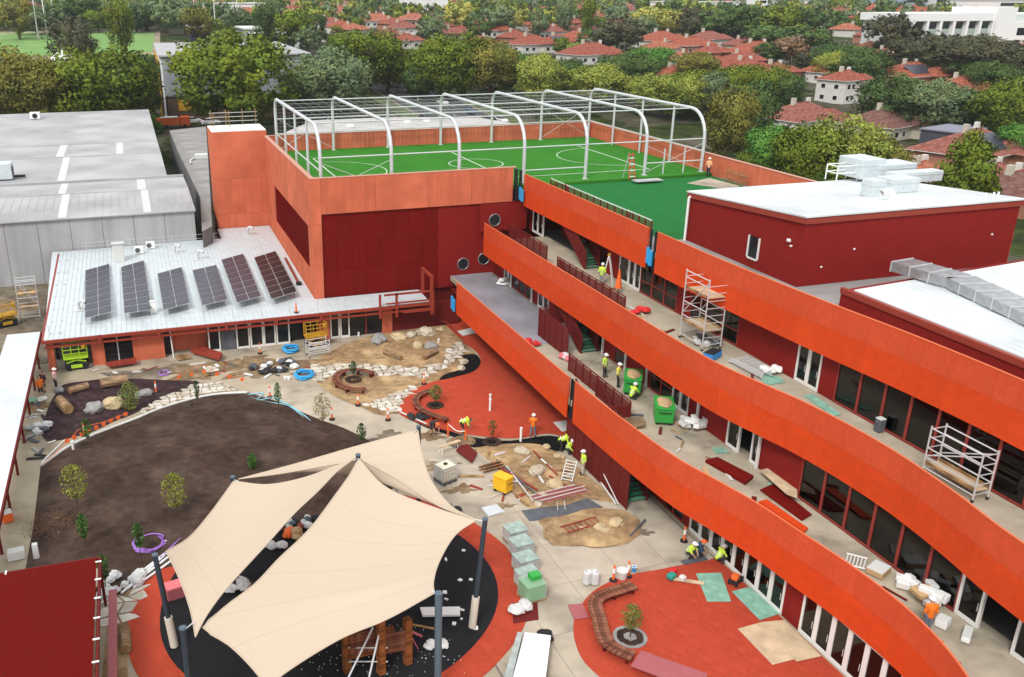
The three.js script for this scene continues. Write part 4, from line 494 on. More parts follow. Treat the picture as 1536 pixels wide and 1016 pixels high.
// ================================================================ SHADE SAILS
{
  const poly = (pts, ya, yb) => { const d = [0]; for (let i = 1; i < pts.length; i++) d.push(d[i - 1] + Math.hypot(pts[i][0] - pts[i - 1][0], pts[i][1] - pts[i - 1][1])); const T0 = d[d.length - 1], w = pts.map(([x, y], i) => G(x, y, ya + (yb - ya) * d[i] / T0 - .35 * Math.sin(Math.PI * d[i] / T0))); const c = new THREE.CatmullRomCurve3(w, false, 'centripetal'); return t => c.getPointAt(t); };
  const join = (f, g, s) => t => t < s ? f(t / s) : g((t - s) / (1 - s));
  function sail(label, A, B, C, D) { // A: P1->P2, B: P2->P3, C: P4->P3, D: P1->P4
    const N = 28, pos = [], idx = []; const p1 = A(0), p2 = A(1), p4 = D(1), p3 = B(1);
    for (let j = 0; j <= N; j++) for (let i = 0; i <= N; i++) { const u = i / N, v = j / N, p = V3(0, 0, 0).addScaledVector(A(u), 1 - v).addScaledVector(C(u), v).addScaledVector(D(v), 1 - u).addScaledVector(B(v), u).addScaledVector(p1, -(1 - u) * (1 - v)).addScaledVector(p2, -u * (1 - v)).addScaledVector(p3, -u * v).addScaledVector(p4, -(1 - u) * v); pos.push(p.x, p.y, p.z); if (i < N && j < N) { const k = j * (N + 1) + i; idx.push(k, k + 1, k + N + 1, k + 1, k + N + 2, k + N + 1); } }
    const g = new THREE.BufferGeometry(); g.setAttribute('position', new THREE.Float32BufferAttribute(pos, 3)); g.setIndex(idx); g.computeVertexNormals(); const s = thing('shade_sail', label, 'shade sail'); mesh('fabric', boxUV(g), mt.sail, s);
    for (let q = 1; q < 6; q++) { const pt = []; for (let i = 0; i <= N; i++) { const k = (Math.round(q / 6 * N) * (N + 1) + i) * 3; pt.push(V3(pos[k], pos[k + 1] + .004, pos[k + 2])); } mesh('seam', pipe(pt, .008, 4, false, 56), mt.sail, s); }
    for (const f of [A, B, C, D]) { const pt = []; for (let k = 0; k <= 24; k++) pt.push(f(k / 24)); mesh('hem', pipe(pt, .03, 5, false, 40), mt.sail, s); } return s;
  }
  const BK = 6.1;
  sail('smaller cream shade sail on the lawn side of the playground', poly([[350, 722], [402, 727], [455, 717], [512, 696], [536, 686]], 4.3, BK), poly([[536, 686], [512, 702], [474, 740], [444, 768], [399, 818], [362, 858], [330, 895], [306, 930], [293, 956]], BK, 4.7), poly([[249, 827], [268, 867], [285, 915], [293, 956]], 4.9, 4.7), poly([[350, 722], [315, 770], [281, 808], [249, 827]], 4.3, 4.9));
  sail('largest cream shade sail stretched over the middle of the playground', poly([[538, 688], [579, 731], [659, 764], [714, 781]], BK + .05, 5.5), poly([[714, 781], [686, 800], [659, 843], [650, 877], [652, 890]], 5.5, 5.1), poly([[400, 1034], [422, 1014], [512, 958], [579, 930], [652, 890]], 3.9, 5.1), join(poly([[538, 688], [524, 713], [504, 741], [469, 788], [444, 814], [419, 837], [381, 877], [340, 908], [300, 944]], BK + .05, 4.6), poly([[300, 944], [340, 966], [386, 1012], [400, 1034]], 4.6, 3.9), .72));
  sail('narrow cream shade sail behind the largest one toward the water tank', poly([[357, 719], [450, 694], [540, 668], [627, 645]], 4.3, 5.5), poly([[627, 645], [632, 676], [646, 719], [679, 761], [714, 780]], 5.5, 5.25), poly([[542, 690], [590, 716], [659, 760], [714, 780]], BK - .15, 5.25), poly([[357, 719], [420, 711], [490, 699], [542, 690]], 4.3, BK - .15));
  const pole = (label, topPx, y, basePx, m, sleeve, r = .13) => { const a = G(topPx[0], topPx[1], y), b0 = basePx ? (basePx.length === 2 ? G(...basePx) : V3(...basePx)) : V3(a.x, 0, a.z), t = thing('shade_post', label, 'post', [0, 0, 0]); mesh('shaft', tube(b0, a, r, 14), m, t); mesh('cap', new THREE.CylinderGeometry(r + .02, r + .02, .06, 14).translate(a.x, a.y + .02, a.z), mt.blueSteel, t); if (sleeve) { const s = b0.clone().lerp(a, sleeve); mesh('pad', tube(b0.clone().lerp(a, .02), s, r + .07, 14), mt.sleeve, t); } mesh('bracket', tube(V3(a.x, a.y - .15, a.z), V3(a.x, a.y - .15, a.z).lerp(V3(8, a.y - .1, -41), .06), .03, 6), mt.steel, t); return t; };
  pole('black leaning shade post with cream padded foot beside the purple coil', [232, 833], 5.3, [262, 972], mt.post, .34); pole('black leaning shade post with cream padded foot on the red ring', [728, 779], 5.9, [708, 944], mt.post, .3);
  pole('blue grey shade post in front of the timber play frame', [658, 891], 5.3, null, mt.blueSteel, 0, .17); pole('dark blue shade post below the pointed corner of the small sail', [274, 943], 4.9, null, mt.post, 0, .15);
  pole('dark shade post where the three sails meet', [537, 683], 6.3, null, mt.post, 0); pole('black shade post at the far tip of the narrow sail', [628, 640], 5.7, null, mt.post, 0); pole('dark shade post at the lawn corner of the sails', [349, 716], 4.5, null, mt.post, 0);
}
// ================================================================ SITE OBJECTS
function bollard(px, py, label, y = 0, group = 'orange and white delineator posts') { const t = thing('delineator', label, 'bollard', G(px, py, y).add(V3(0, .03, 0)), 0, group); mesh('base', new THREE.CylinderGeometry(.2, .24, .1, 8).translate(0, .05, 0), mt.black, t); mesh('tube', tube([0, .1, 0], [0, .95, 0], .075, 10, .055), mt.orangeSafe, t); mesh('reflective_band', tube([0, .5, 0], [0, .8, 0], .078, 10, .07), mt.white, t); mesh('cap', new THREE.SphereGeometry(.06, 8, 5).translate(0, .97, 0), mt.orangeSafe, t); }
for (const [x, y, l] of [[390, 531, 'orange delineator post in front of the glazed doors'], [405, 597, 'orange delineator post at the lawn corner by the sapling'], [498, 630, 'orange delineator post beside the thin sapling on the path'], [537, 609, 'orange delineator post at the edge of the round bench sand'], [582, 631, 'orange delineator post at the tip of the pale stone path'], [636, 577, 'orange delineator post on the stone path by the red softfall'], [234, 590, 'orange delineator post in the mulch bed by the boulder'], [127, 654, 'orange delineator post by the lawn edging and small sapling'], [1026, 748 + 65, 'orange delineator post at the corner under the lowest band'], [920, 872, 'red delineator post beside the grey bucket and bench'], [942, 866, 'taller red delineator post beside the grey bucket']]) bollard(x, y, l);
const blobR = (r, sx, sy, sz, s, det = 3) => { let g = new THREE.IcosahedronGeometry(r, det); const p = g.attributes.position, n = fbm(4, 3, s); for (let i = 0; i < p.count; i++) { const v = V3(p.getX(i), p.getY(i), p.getZ(i)), k = .55 + .9 * n((v.x / r + 1) * .37 + .1 * v.z / r, (v.y / r + 1) * .33 + (v.z / r + 1) * .21); v.multiplyScalar(k); v.y = Math.max(v.y, -r * .35); p.setXYZ(i, v.x * sx, v.y * sy, v.z * sz); } g.computeVertexNormals(); return boxUV(g); };
function rock(px, py, wpx, label, m = mt.rock, s = 1, fl = .6, y = 0) { const p = G(px, py, y), k = p.distanceTo(camera.position) / FPX, r = wpx * k / 2; return tag(mesh('boulder', blobR(r, 1.15, fl, .85, s).rotateY(s * 1.3).translate(p.x, y + .03 + r * .34 * fl, p.z), m), label, 'boulder', 'landscape boulders'); }
[[568, 513, 26, 'flat grey boulder at the near end of the sand pit row', 2], [597, 508, 22, 'yellow boulder lying in the sand pit row', 0], [617, 505, 17, 'grey white rounded boulder in the sand pit row', 1], [638, 501, 27, 'long pale boulder at the back of the sand pit', 1], [660, 496, 12, 'small yellow boulder at the sand pit corner', 0], [626, 520, 18, 'yellow boulder in front of the long pale boulder', 0], [646, 521, 20, 'flat grey boulder beside the dark log', 2], [142, 616, 28, 'grey brown boulder beside the cut log in the mulch bed', 2], [170, 609, 32, 'lumpy brown boulder in the mulch bed', 0], [215, 593, 22, 'pale boulder behind the leafy shrub', 2], [88, 588, 16, 'small boulder at the foot of the woman with the white hat', 2], [696, 545, 14, 'pale boulder in the dark bark notch', 1], [692, 554, 14, 'white boulder at the edge of the bark notch', 1], [782, 679, 20, 'pale boulder in the rock garden sand', 1], [806, 709, 24, 'rounded pale boulder beside the white bag', 1], [834, 730, 26, 'big yellow boulder with a hollow in the rock garden', 0], [815, 748, 18, 'tall pale boulder above the steel bundle', 1], [808, 757, 15, 'low white boulder above the weed matting', 1], [838, 687, 16, 'buff boulder behind the hi-vis workers', 0], [872, 798, 18, 'small yellow boulder on the sand mound', 0], [902, 799, 26, 'flat topped yellow boulder on the sand mound', 0], [925, 790, 25, 'yellow boulder at the end of the sand mound', 0], [820, 672, 12, 'small buff boulder near the standing white tube', 0]].forEach(([x, y, w, l, k], i) => rock(x, y, w, l, [mt.rock, mt.rockPale, mt.rockGrey][k], i + 1));
function log(a, b, r, label, y = 0) { const A = G(...a, y), B = G(...b, y), t = thing('log', label, 'log'); A.y += r * .9 + .03; B.y += r * .9 + .03; const g = tube(A, B, r, 12, r * .92); const p = g.attributes.position, d = B.clone().sub(A).normalize(); for (let i = 0; i < p.count; i++) { const v = V3(p.getX(i), p.getY(i), p.getZ(i)), c = A.clone().addScaledVector(d, v.clone().sub(A).dot(d)), q = v.clone().sub(c), an = Math.atan2(q.y, q.x + q.z); q.multiplyScalar(1 + .08 * Math.sin(an * 3 + 2) + .05 * Math.sin(an * 5)); v.copy(c).add(q); p.setXYZ(i, v.x, v.y, v.z); } g.computeVertexNormals(); mesh('trunk', boxUV(g), mt.log, t); mesh('cut_end', tube(B.clone().addScaledVector(d, -.01), B.clone().addScaledVector(d, .025), r * .86, 12), mt.timber, t); mesh('cut_end', tube(A.clone().addScaledVector(d, .01), A.clone().addScaledVector(d, -.02), r * .93, 12), mt.wood, t); }
log([105, 592], [132, 584], .32, 'weathered log lying in the middle of the mulch bed'); log([91, 608], [104, 622], .42, 'thick log with a rotten end near the mulch bed corner'); log([152, 583], [192, 576], .42, 'long pale log at the back of the mulch bed'); log([577, 531], [602, 541], .22, 'pale hollow log lying in the sand pit'); log([636, 540], [655, 530], .24, 'dark brown log lying in the sand pit'); log([186, 950], [190, 982], .3, 'bleached log standing by the red ring edge');
// curved timber benches, slat by slat
function bench(pts, label, wd = .75, h = .42, step = .24) { const c = new THREE.CatmullRomCurve3(pts.map(p => G(p[0], p[1], h)), false, 'centripetal'), L = c.getLength(), n = Math.round(L / step), t = thing('curved_bench', label, 'bench'); for (let i = 0; i < n; i++) { const u = (i + .5) / n, p = c.getPointAt(u), d = c.getTangentAt(u); mesh('slat', bx(step - .02, .07, wd, p.x, h, p.z, Math.atan2(-d.z, d.x)), mt.bench[Math.floor(rnd() * 3)], t); } for (let i = 0; i <= 6; i++) { const u = .03 + i / 6 * .94, p = c.getPointAt(u), d = c.getTangentAt(u), an = Math.atan2(-d.z, d.x); mesh('leg', bx(.1, h - .05, wd * .75, p.x, (h - .05) / 2 + .02, p.z, an), mt.maroon, t); } const a = []; for (let i = 0; i <= 24; i++) { const p = c.getPointAt(i / 24); a.push([p.x, h - .08, p.z]); } mesh('bearer', pipe(a, .05, 5), mt.maroon, t); }
bench([[951, 877], [930, 884], [908, 891], [895, 899], [893, 909], [898, 925], [904, 950], [912, 965], [927, 975], [950, 985]], 'curved slatted timber bench on the red softfall terrace'); bench([[561, 560], [545, 556], [530, 554.5], [514, 557], [504, 564], [505, 573], [516, 580], [532, 584], [549, 583]], 'circular timber bench round a sapling in the sand pit', .6); bench([[646, 585], [632, 590], [624, 598], [625, 607], [637, 617], [655, 624], [672, 629]], 'curved brown bench wall round the planted tree on the red softfall', .5, .4);
// saplings: thin stem, loose leaf sprays
function leafy(n, rx, ry, cy, size, cols, narrow) { const pos = [], nor = [], col = []; for (let i = 0; i < n; i++) { const a = rnd() * 6.283, u = Math.pow(rnd(), .5), h = rr(-1, 1), k = Math.sqrt(Math.max(.04, 1 - h * h)) * u, c = V3(Math.cos(a) * rx * k, cy + h * ry, Math.sin(a) * rx * k), q = new THREE.Quaternion().setFromEuler(new THREE.Euler(rr(0, 6), rr(0, 6), rr(0, 6))), s = size * rr(.6, 1.3), cc = cols[Math.floor(rnd() * cols.length)], b = rr(.8, 1.2); const P = [[-.5, 0], [0, -.9], [.5, 0], [0, .9]].map(([x, y]) => V3(x * s * (narrow || .7), y * s, 0).applyQuaternion(q).add(c)), N = V3(0, 0, 1).applyQuaternion(q); for (const j of [0, 1, 2, 0, 2, 3]) { pos.push(P[j].x, P[j].y, P[j].z); nor.push(N.x, N.y, N.z); col.push(cc[0] * b, cc[1] * b, cc[2] * b); } } const g = new THREE.BufferGeometry(); g.setAttribute('position', new THREE.Float32BufferAttribute(pos, 3)); g.setAttribute('normal', new THREE.Float32BufferAttribute(nor, 3)); g.setAttribute('color', new THREE.Float32BufferAttribute(col, 3)); return g; }
const YG = [[.24, .25, .04], [.30, .28, .05], [.17, .21, .04]], GR = [[.06, .15, .03], [.09, .19, .04], [.05, .12, .03]], DG = [[.04, .09, .03], [.06, .11, .035]];
function sapling(px, py, h, w, label, cols, n = 260, pit = true, frac = .68) { n = Math.round(n * 2.1); w *= 1.15; const p = G(px, py), t = thing('sapling', label, 'sapling', [p.x, .04, p.z]); if (py < 830 && px < 560 && pit) t.position.y = .12; mesh('trunk', [tube([0, -.2, 0], [.03, h * .5, .02], .035, 6, .025), tube([.03, h * .5, .02], [0, h * .95, 0], .025, 5, .008), tube([.02, h * .45, .01], [w * .5, h * .72, .1], .014, 4, .005), tube([.02, h * .5, .01], [-w * .5, h * .78, -.1], .014, 4, .005)], barkMat, t); mesh('leaves', leafy(n, w, h * frac / 2, h * (1 - frac / 2), .11, cols), leafMat, t); if (pit) { const g = new THREE.TorusGeometry(.5, .2, 7, 22).rotateX(Math.PI / 2).scale(1, .3, 1).translate(0, .02, 0), q = g.attributes.position; for (let i = 0; i < q.count; i++) q.setY(i, q.getY(i) * (1 + .5 * Math.sin(i * 1.7))); g.computeVertexNormals(); mesh('mulch_ring', boxUV(g), mt.soil, t); } }
sapling(118, 772, 3.3, .75, 'yellow leaved sapling on the soil lawn near the left path', YG, 420); sapling(266, 783, 3.2, .7, 'yellow leaved sapling on the soil lawn near the sails', YG, 400); sapling(485, 649, 3.0, .6, 'thin sapling with pale bronze leaves at the lawn edge', [[.28, .22, .09], [.2, .2, .07]], 200); sapling(418, 620, 2.4, .25, 'slim dark sapling at the lawn corner by the blue ropes', GR, 160); sapling(297, 612, 2.2, .22, 'slim dark sapling beside the pale stone path', DG, 130); sapling(133, 671, 2.1, .35, 'small bushy sapling by the delineator at the lawn edging', GR, 200); sapling(380, 716, 1.6, .3, 'short sapling behind the corner of the small sail', GR, 160); sapling(543, 672, 1.8, .3, 'short dark sapling between the lawn and the narrow sail', DG, 160); sapling(129, 826, 2.3, .28, 'slim green sapling above the red canopy', GR, 220); sapling(211, 838, 2.3, .28, 'slim green sapling inside the purple coil', GR, 220); sapling(159, 888, 2.3, .28, 'slim green sapling beside the edge of the red canopy', GR, 220); sapling(945, 957, 1.9, .5, 'young planted tree in a pebble ring on the red terrace', [[.2, .2, .05], [.14, .17, .05]], 220); sapling(653, 609, 1.7, .55, 'bushy young tree on the round red softfall', [[.12, .15, .045], [.17, .18, .06]], 260); sapling(530, 571, 1.6, .3, 'dark sapling inside the circular bench', DG, 140); sapling(738, 664, 1.7, .28, 'bare sapling in the bark strip below the softfall', DG, 60);
{ const p = G(196, 616), t = thing('shrub', 'tall leafy green shrub growing beside the mulch bed boulders', 'shrub', [p.x, .05, p.z]); mesh('leaves', leafy(900, .85, 1.1, 1.2, .12, [[.2, .24, .06], [.13, .2, .05], [.26, .27, .08]]), leafMat, t); mesh('stem', [tube([0, 0, 0], [.1, 1.6, 0], .03, 5), tube([0, 0, 0], [-.4, 1.5, .2], .02, 5), tube([0, 0, 0], [.4, 1.3, -.2], .02, 5)], barkMat, t); }
{ const p = G(945, 957), g = new THREE.CylinderGeometry(.85, .85, .03, 28).translate(p.x, .06, p.z); tag(mesh('pebble_ring', boxUV(g), mt.rockGrey), 'grey pebble ring round the young tree on the red terrace', 'tree ring'); const q = G(653, 610); tag(mesh('pebble_ring', boxUV(new THREE.CylinderGeometry(.6, .6, .03, 24).translate(q.x, .055, q.z)), mt.blackMulch), 'dark mulch ring round the bushy tree on the softfall', 'tree ring'); }
// dry brush by the left path
{ const p = G(78, 790), g = leafy(700, 1.8, .25, .2, .14, [[.2, .1, .05], [.26, .14, .07], [.15, .08, .045]], .25); const o = mesh('dry_brush', g.translate(p.x, .03, p.z), leafMat); o.userData.kind = 'stuff'; tag(o, 'dry brown brush lying along the edge of the soil lawn', 'brush'); }
// planks, boards, sheets
function board(px, label, m, y = .05, cat = 'sheet', th = .025) { const c = px.map(([a, b]) => G(a, b, y)); return tag(mesh('board', slab(c.map(p => [p.x, p.z]), y + th, th), m), label, cat); }
board([[1044, 861], [1082, 860], [1097, 903], [1061, 903]], 'pale green sheet lying on the red terrace nearer the bench', mt.greenBoard); board([[1098, 888], [1124, 881], [1170, 921], [1140, 931]], 'pale green sheet lying along the white framed doors', mt.greenBoard, .055); board([[1107, 944], [1143, 934], [1194, 989], [1159, 998]], 'plywood sheet on the red terrace, the nearer of two', mt.ply, .05); board([[1143, 934], [1176, 931], [1232, 985], [1195, 993]], 'plywood sheet on the red terrace beside the white doors', mt.ply, .075); board([[962, 977], [1062, 1012], [1050, 1040], [946, 1000]], 'long dusky pink board lying across the end of the bench', mt.mauve, .5, 'board', .04); board([[852, 908], [874, 906], [884, 927], [861, 930]], 'square dusky pink board at the edge of the red terrace', mt.mauve, .06); board([[1021, 842], [1055, 833], [1062, 840], [1027, 848]], 'grey mesh mat beside the crouching workers', mt.greyMat, .06, 'mat'); board([[722, 762], [745, 757], [757, 768], [733, 775]], 'blue grey steel cover plate set in the concrete paving', mt.zinc, .03, 'cover plate'); board([[830, 634], [850, 631], [856, 645], [843, 648]], 'grey slab cover at the foot of the first stair', mt.pale, .06, 'slab'); board([[686, 497], [708, 492], [714, 500], [694, 504]], 'pale slab step under the start of the lowest band', mt.pale, .06, 'slab'); board([[776, 953], [784, 954], [764, 1040], [750, 1040]], 'narrow pale green panel stack beside the white one', mt.wrap, .22, 'panel stack', .2); board([[787, 956], [826, 961], [816, 1040], [765, 1040]], 'long white wrapped panel stack lying on the concrete', mt.white, .3, 'panel stack', .3); board([[768, 906], [806, 903], [808, 930], [770, 936]], 'maroon rubber mat under the white bag beside the ring', mt.maroon, .03, 'mat'); board([[630, 914], [690, 913], [690, 925], [634, 926]], 'bundle of long white boards lying on the black rubber', mt.white, .16, 'boards', .12); board([[607, 934], [655, 943], [655, 946], [606, 937]], 'thin timber batten lying on the black rubber', mt.timber, .06, 'batten'); board([[158, 548], [204, 540], [205, 545], [164, 551]], 'stack of red steel beams lying before the terracotta wall', mt.redSteel, .3, 'beams', .25); board([[286, 529], [300, 522], [334, 534], [329, 541]], 'bundle of red steel sections on the concrete before the doors', mt.redSteel, .3, 'beams', .28); board([[697, 664], [716, 681], [708, 695], [684, 677]], 'maroon panel stack lying between the path and rock garden', mt.maroon, .12, 'panels', .1);
board([[1140, 706], [1152, 703], [1196, 727], [1196, 748], [1180, 742]], 'plywood sheet leaning on the first balcony wall', mt.ply, L1 + .4, 'sheet');
const L1board = (px, l, m, th = .06, cat = 'sheet') => board(px, l, m, L1 + .03, cat, th); L1board([[1058, 694], [1076, 690], [1130, 718], [1118, 728]], 'maroon cladding panels stacked on the first balcony by the open door', mt.redPanel[0], .2, 'panels'); L1board([[1140, 736], [1160, 727], [1218, 773], [1203, 782]], 'maroon cladding sheet lying before the balcony windows', mt.redPanel[1]); L1board([[1138, 755], [1150, 752], [1212, 795], [1206, 801]], 'long orange red trim lying along the first balcony edge', mt.orange[0], .12, 'trim'); L1board([[1150, 725], [1165, 724], [1180, 738], [1165, 741]], 'torn green sheet lying on the first balcony', mt.greenBoard, .015); L1board([[1068, 672], [1084, 671], [1094, 679], [1074, 681]], 'small green offcut at the balcony door sill', mt.greenBoard, .015);
board([[1132, 560], [1170, 566], [1178, 574], [1150, 578]], 'green mat lying on the second balcony by the white bag', mt.greenBoard, L2 + .03); board([[1206, 594], [1220, 592], [1262, 622], [1250, 625]], 'green sheet strip on the second balcony by the windows', mt.greenBoard, L2 + .03);
// pipes and coils
{
  const coil = (px, py, r, n, m, label, y = .05, pr = .045) => { const c = G(px, py), pts = []; for (let i = 0; i <= n * 20; i++) { const a = i / 20 * 6.283, k = r * (.72 + .28 * ((i * 7 % 50) / 50)); pts.push(V3(c.x + Math.cos(a) * k, y + pr + i / (n * 20) * pr * 5 + .02, c.z + Math.sin(a) * k)); } const t = thing('pipe_coil', label, 'pipe coil'); mesh('coil', pipe(pts, pr, 6, false, n * 28), m, t); mesh('tie', bx(.3, .1, .06, c.x + r * .9, y + .12, c.z), mt.white, t); };
  coil(224, 821, .95, 5, mt.purple, 'coil of purple pipe lying on the soil lawn by the left shade post', .1); coil(456, 566, .85, 7, mt.blueFilm, 'coil of bright blue pipe beside the grey plastic heap', .03, .06); coil(436, 527, .75, 6, mt.blueFilm, 'coil of bright blue pipe in front of the glazed doors', .03, .06); coil(246, 562, .5, 3, mt.purple, 'small purple hose coil on the concrete behind the mulch bed', .03, .03);
  const hose = (pts, r, m, label, y = .06) => tag(mesh('hose', pipe(pts.map(([a, b]) => G(a, b, y)), r, 6), m), label, 'hose'); hose([[372, 592], [395, 590], [385, 601], [410, 597], [430, 606], [452, 620], [466, 632]], .05, mt.rope, 'tangled light blue rope trailing along the lawn corner'); hose([[375, 596], [400, 603], [430, 608], [455, 626], [462, 634]], .04, mt.rope, 'second light blue rope strand along the lawn corner'); hose([[290, 792], [262, 816], [240, 838]], .06, mt.purple, 'straight purple pipe lying under the small sail edge', .15);
  for (const [a, b, l] of [[[152, 905], [248, 830], 'longest white pipe beside the left shade post'], [[190, 884], [252, 836], 'white pipe lying over the stone paving'], [[182, 890], [246, 834], 'white pipe second from the stones'], [[200, 882], [262, 838], 'white pipe nearest the red ring']]) { const A = G(...a, .12), B = G(...b, .12); tag(mesh('long_pipe', tube(A, B, .07, 8), mt.white), l, 'pipe', 'white pipes by the left shade post'); }
  const st = (px, py, h, l) => { const p = G(px, py); tag(mesh('standpipe', [tube([p.x, .03, p.z], [p.x, h, p.z], .09, 10), new THREE.CylinderGeometry(.11, .11, .05, 10).toNonIndexed().translate(p.x, h, p.z)], mt.white), l, 'pipe'); }; st(735, 617, 1.0, 'white standpipe in the middle of the red softfall'); st(735.5, 598, .35, 'short white pipe stub on the red softfall'); st(781, 663, 1.1, 'white capped pipe standing in the black bark strip'); st(538, 505, .4, 'short white stub at the back of the sand pit'); st(658, 515, .4, 'short white stub beside the dark log'); st(110, 676, .7, 'short white peg on the lawn edging');
  for (const [a, b, l] of [[[62, 694], [97, 660], 'thin white plank leading to the lawn corner'], [[72, 665], [83, 661], 'short white offcut by the mulch bed corner']]) { const A = G(...a, .08), B = G(...b, .08); tag(mesh('plank', tube(A, B, .06, 4), mt.white), l, 'plank'); }
  hose([[62, 698], [100, 665], [118, 645], [128, 640], [160, 632], [190, 620]], .02, mt.orangeSafe, 'orange flagged rope line along the mulch bed', .75); hose([[262, 571], [290, 552], [300, 548], [340, 563], [370, 570]], .015, mt.orangeSafe, 'orange flagged rope line beside the stone pallet', .75);
  for (let k = 0; k < 15; k++) { const pt = k < 9 ? [100 + k * 11, 660 - k * 5] : [268 + (k - 9) * 19, 568 - Math.abs(2 - (k - 9)) * -4 - 12]; const p = G(...pt, .7); tag(mesh('flag', bx(.28, .3, .02, p.x, .62, p.z, .3), mt.orangeSafe), 'small orange flag hanging on the rope line', 'flag', 'orange flags on the rope line'); }
  hose([[570, 484], [660, 481], [700, 517]], .05, mt.redSteel, 'red string line rail along the softfall edge', .5); hose([[848, 592], [862, 625], [900, 700], [928, 757]], .04, mt.pale, 'pale handrail running down beside the first stair screen', .9);
}
// heaps
const crumple = (r, a, b, c) => { const g = new THREE.IcosahedronGeometry(r, 2), p = g.attributes.position, m = new Map(); for (let i = 0; i < p.count; i++) { const k = [p.getX(i), p.getY(i), p.getZ(i)].map(v => v.toFixed(3)).join(); if (!m.has(k)) m.set(k, rr(.78, 1.08)); const s = m.get(k); p.setXYZ(i, p.getX(i) * s * a, Math.max(-r * .3, p.getY(i) * s) * b, p.getZ(i) * s * c); } g.computeVertexNormals(); return boxUV(g); };
function heap(px, py, w, n, mats, label, cat, y = 0, h = .35) { const p = G(px, py, y), t = thing(cat.replace(/ /g, '_'), label, cat, [p.x, y + .03, p.z]); for (let i = 0; i < n; i++) { const a = rnd() * 6.283, r = Math.sqrt(rnd()) * w; mesh('item', (cat === 'foam pile' ? rb(rr(.3, .75), rr(.2, .4), rr(.3, .6), 0, .1, 0, .05, rnd()).rotateZ(rr(-.3, .3)) : crumple(rr(.2, .4), rr(.8, 1.5), rr(.5, .9), rr(.7, 1.2))).rotateY(rnd() * 6).translate(Math.cos(a) * r, .1 + rnd() * h * .5, Math.sin(a) * r * .7), mats[i % mats.length], t); } return t; }
heap(408, 552, 2.1, 26, [mt.greyMat, mt.tarp, mt.pale, mt.greyMat, mt.whiteBag, mt.tarp], 'heap of torn grey plastic and pipe by the blue coil', 'rubbish heap'); heap(190, 872, .9, 9, [mt.whiteBag, mt.whiteBag, mt.pale], 'pile of pale rubble bags at the lawn corner by the long pipes', 'bag pile'); heap(163, 890, .6, 5, [mt.whiteBag, mt.pale], 'pale rubble bags beside the red canopy frame', 'bag pile'); heap(457, 785, 1.1, 9, [mt.whiteBag, mt.blueSteel, mt.pale, mt.black], 'heap of grey tool bags seen between the two big sails', 'bag pile'); heap(440, 803, .8, 6, [mt.redSteel, mt.orangeSafe, mt.card], 'orange and red gear piled between the two big sails', 'gear pile'); heap(360, 880, .8, 7, [mt.whiteBag, mt.black, mt.pale], 'pale bags in the narrow slot of the sails', 'bag pile'); heap(414, 822, .4, 3, [mt.whiteBag], 'small white bag in the slot between the sails', 'bag pile'); heap(625, 628, .8, 6, [mt.tarp], 'black plastic sheet crumpled on the path by the softfall', 'plastic sheet', 0, .15); heap(665, 770, .9, 6, [mt.tarp], 'black plastic crumpled beside the narrow sail', 'plastic sheet', 0, .15); for (const [px, k] of [[881, 0], [892, 1]]) { const t = thing('bulk_sack', ['upright white sack on the concrete, farther from the bucket', 'upright white sack on the concrete, next to the bucket'][k], 'sack', G(px, 877).add(V3(0, .03, 0)), .3 + k); mesh('sack', rb(.5, .85, .4, 0, .43, 0, .12), mt.whiteBag, t); for (const s of [-1, 1]) mesh('tie_ear', tube([s * .16, .8, 0], [s * .2, 1.02, .03], .05, 5, .02), mt.whiteBag, t); } heap(787, 917, .45, 4, [mt.whiteBag], 'white sack lying on the maroon mat', 'sacks'); heap(60, 645, .9, 7, [mt.pale, mt.wrap, mt.greyMat], 'pale rubbish and sheets beside the white walkway roof', 'rubbish heap'); heap(55, 602, .7, 5, [mt.greenBoard, mt.pale], 'green and white sheeting beside the walkway roof', 'rubbish heap'); heap(655, 975, .5, 3, [mt.whiteBag], 'white bag by the timber play frame', 'sacks'); heap(820, 962, .3, 3, [mt.black], 'black scraps beside the white panel stack', 'scraps');
heap(1042, 642, .9, 12, [mt.white, mt.whiteBag], 'pile of white foam wrapped parts on the first balcony', 'foam pile', L1, .8); heap(1395, 905, .8, 9, [mt.white, mt.whiteBag, mt.white, mt.card], 'pile of white foam boxes by the orange shirted worker', 'foam pile', L1, 1.2); heap(1360, 880, .5, 5, [mt.white], 'row of white foam blocks on the first balcony', 'foam pile', L1, .3); heap(751, 428, .4, 6, [mt.white], 'white wrapped bundle at the glazed door on the grey balcony floor', 'bundle', L1, 1.2); heap(800, 518, .5, 4, [mt.red2], 'bright red cover heaped on the balcony behind the band', 'cover', L1, .4); heap(958, 470, .6, 5, [mt.red2], 'bright red cover heaped on the second balcony', 'cover', L2, .3); heap(848, 540, .5, 6, [mt.pink, mt.pale, mt.pink], 'pink plastic crumpled by the stair opening', 'plastic sheet', L1, .3); heap(1060, 515, .9, 8, [mt.pale, mt.greyMat, mt.alu], 'pile of tools and offcuts behind the mobile scaffold', 'gear pile', L2); heap(1155, 560, .5, 4, [mt.white], 'white bag beside the green mat on the second balcony', 'sacks', L2); heap(700, 405, .01, 1, [mt.white], 'small white bag on the roof edge by the canopy frame', 'sacks', 3);
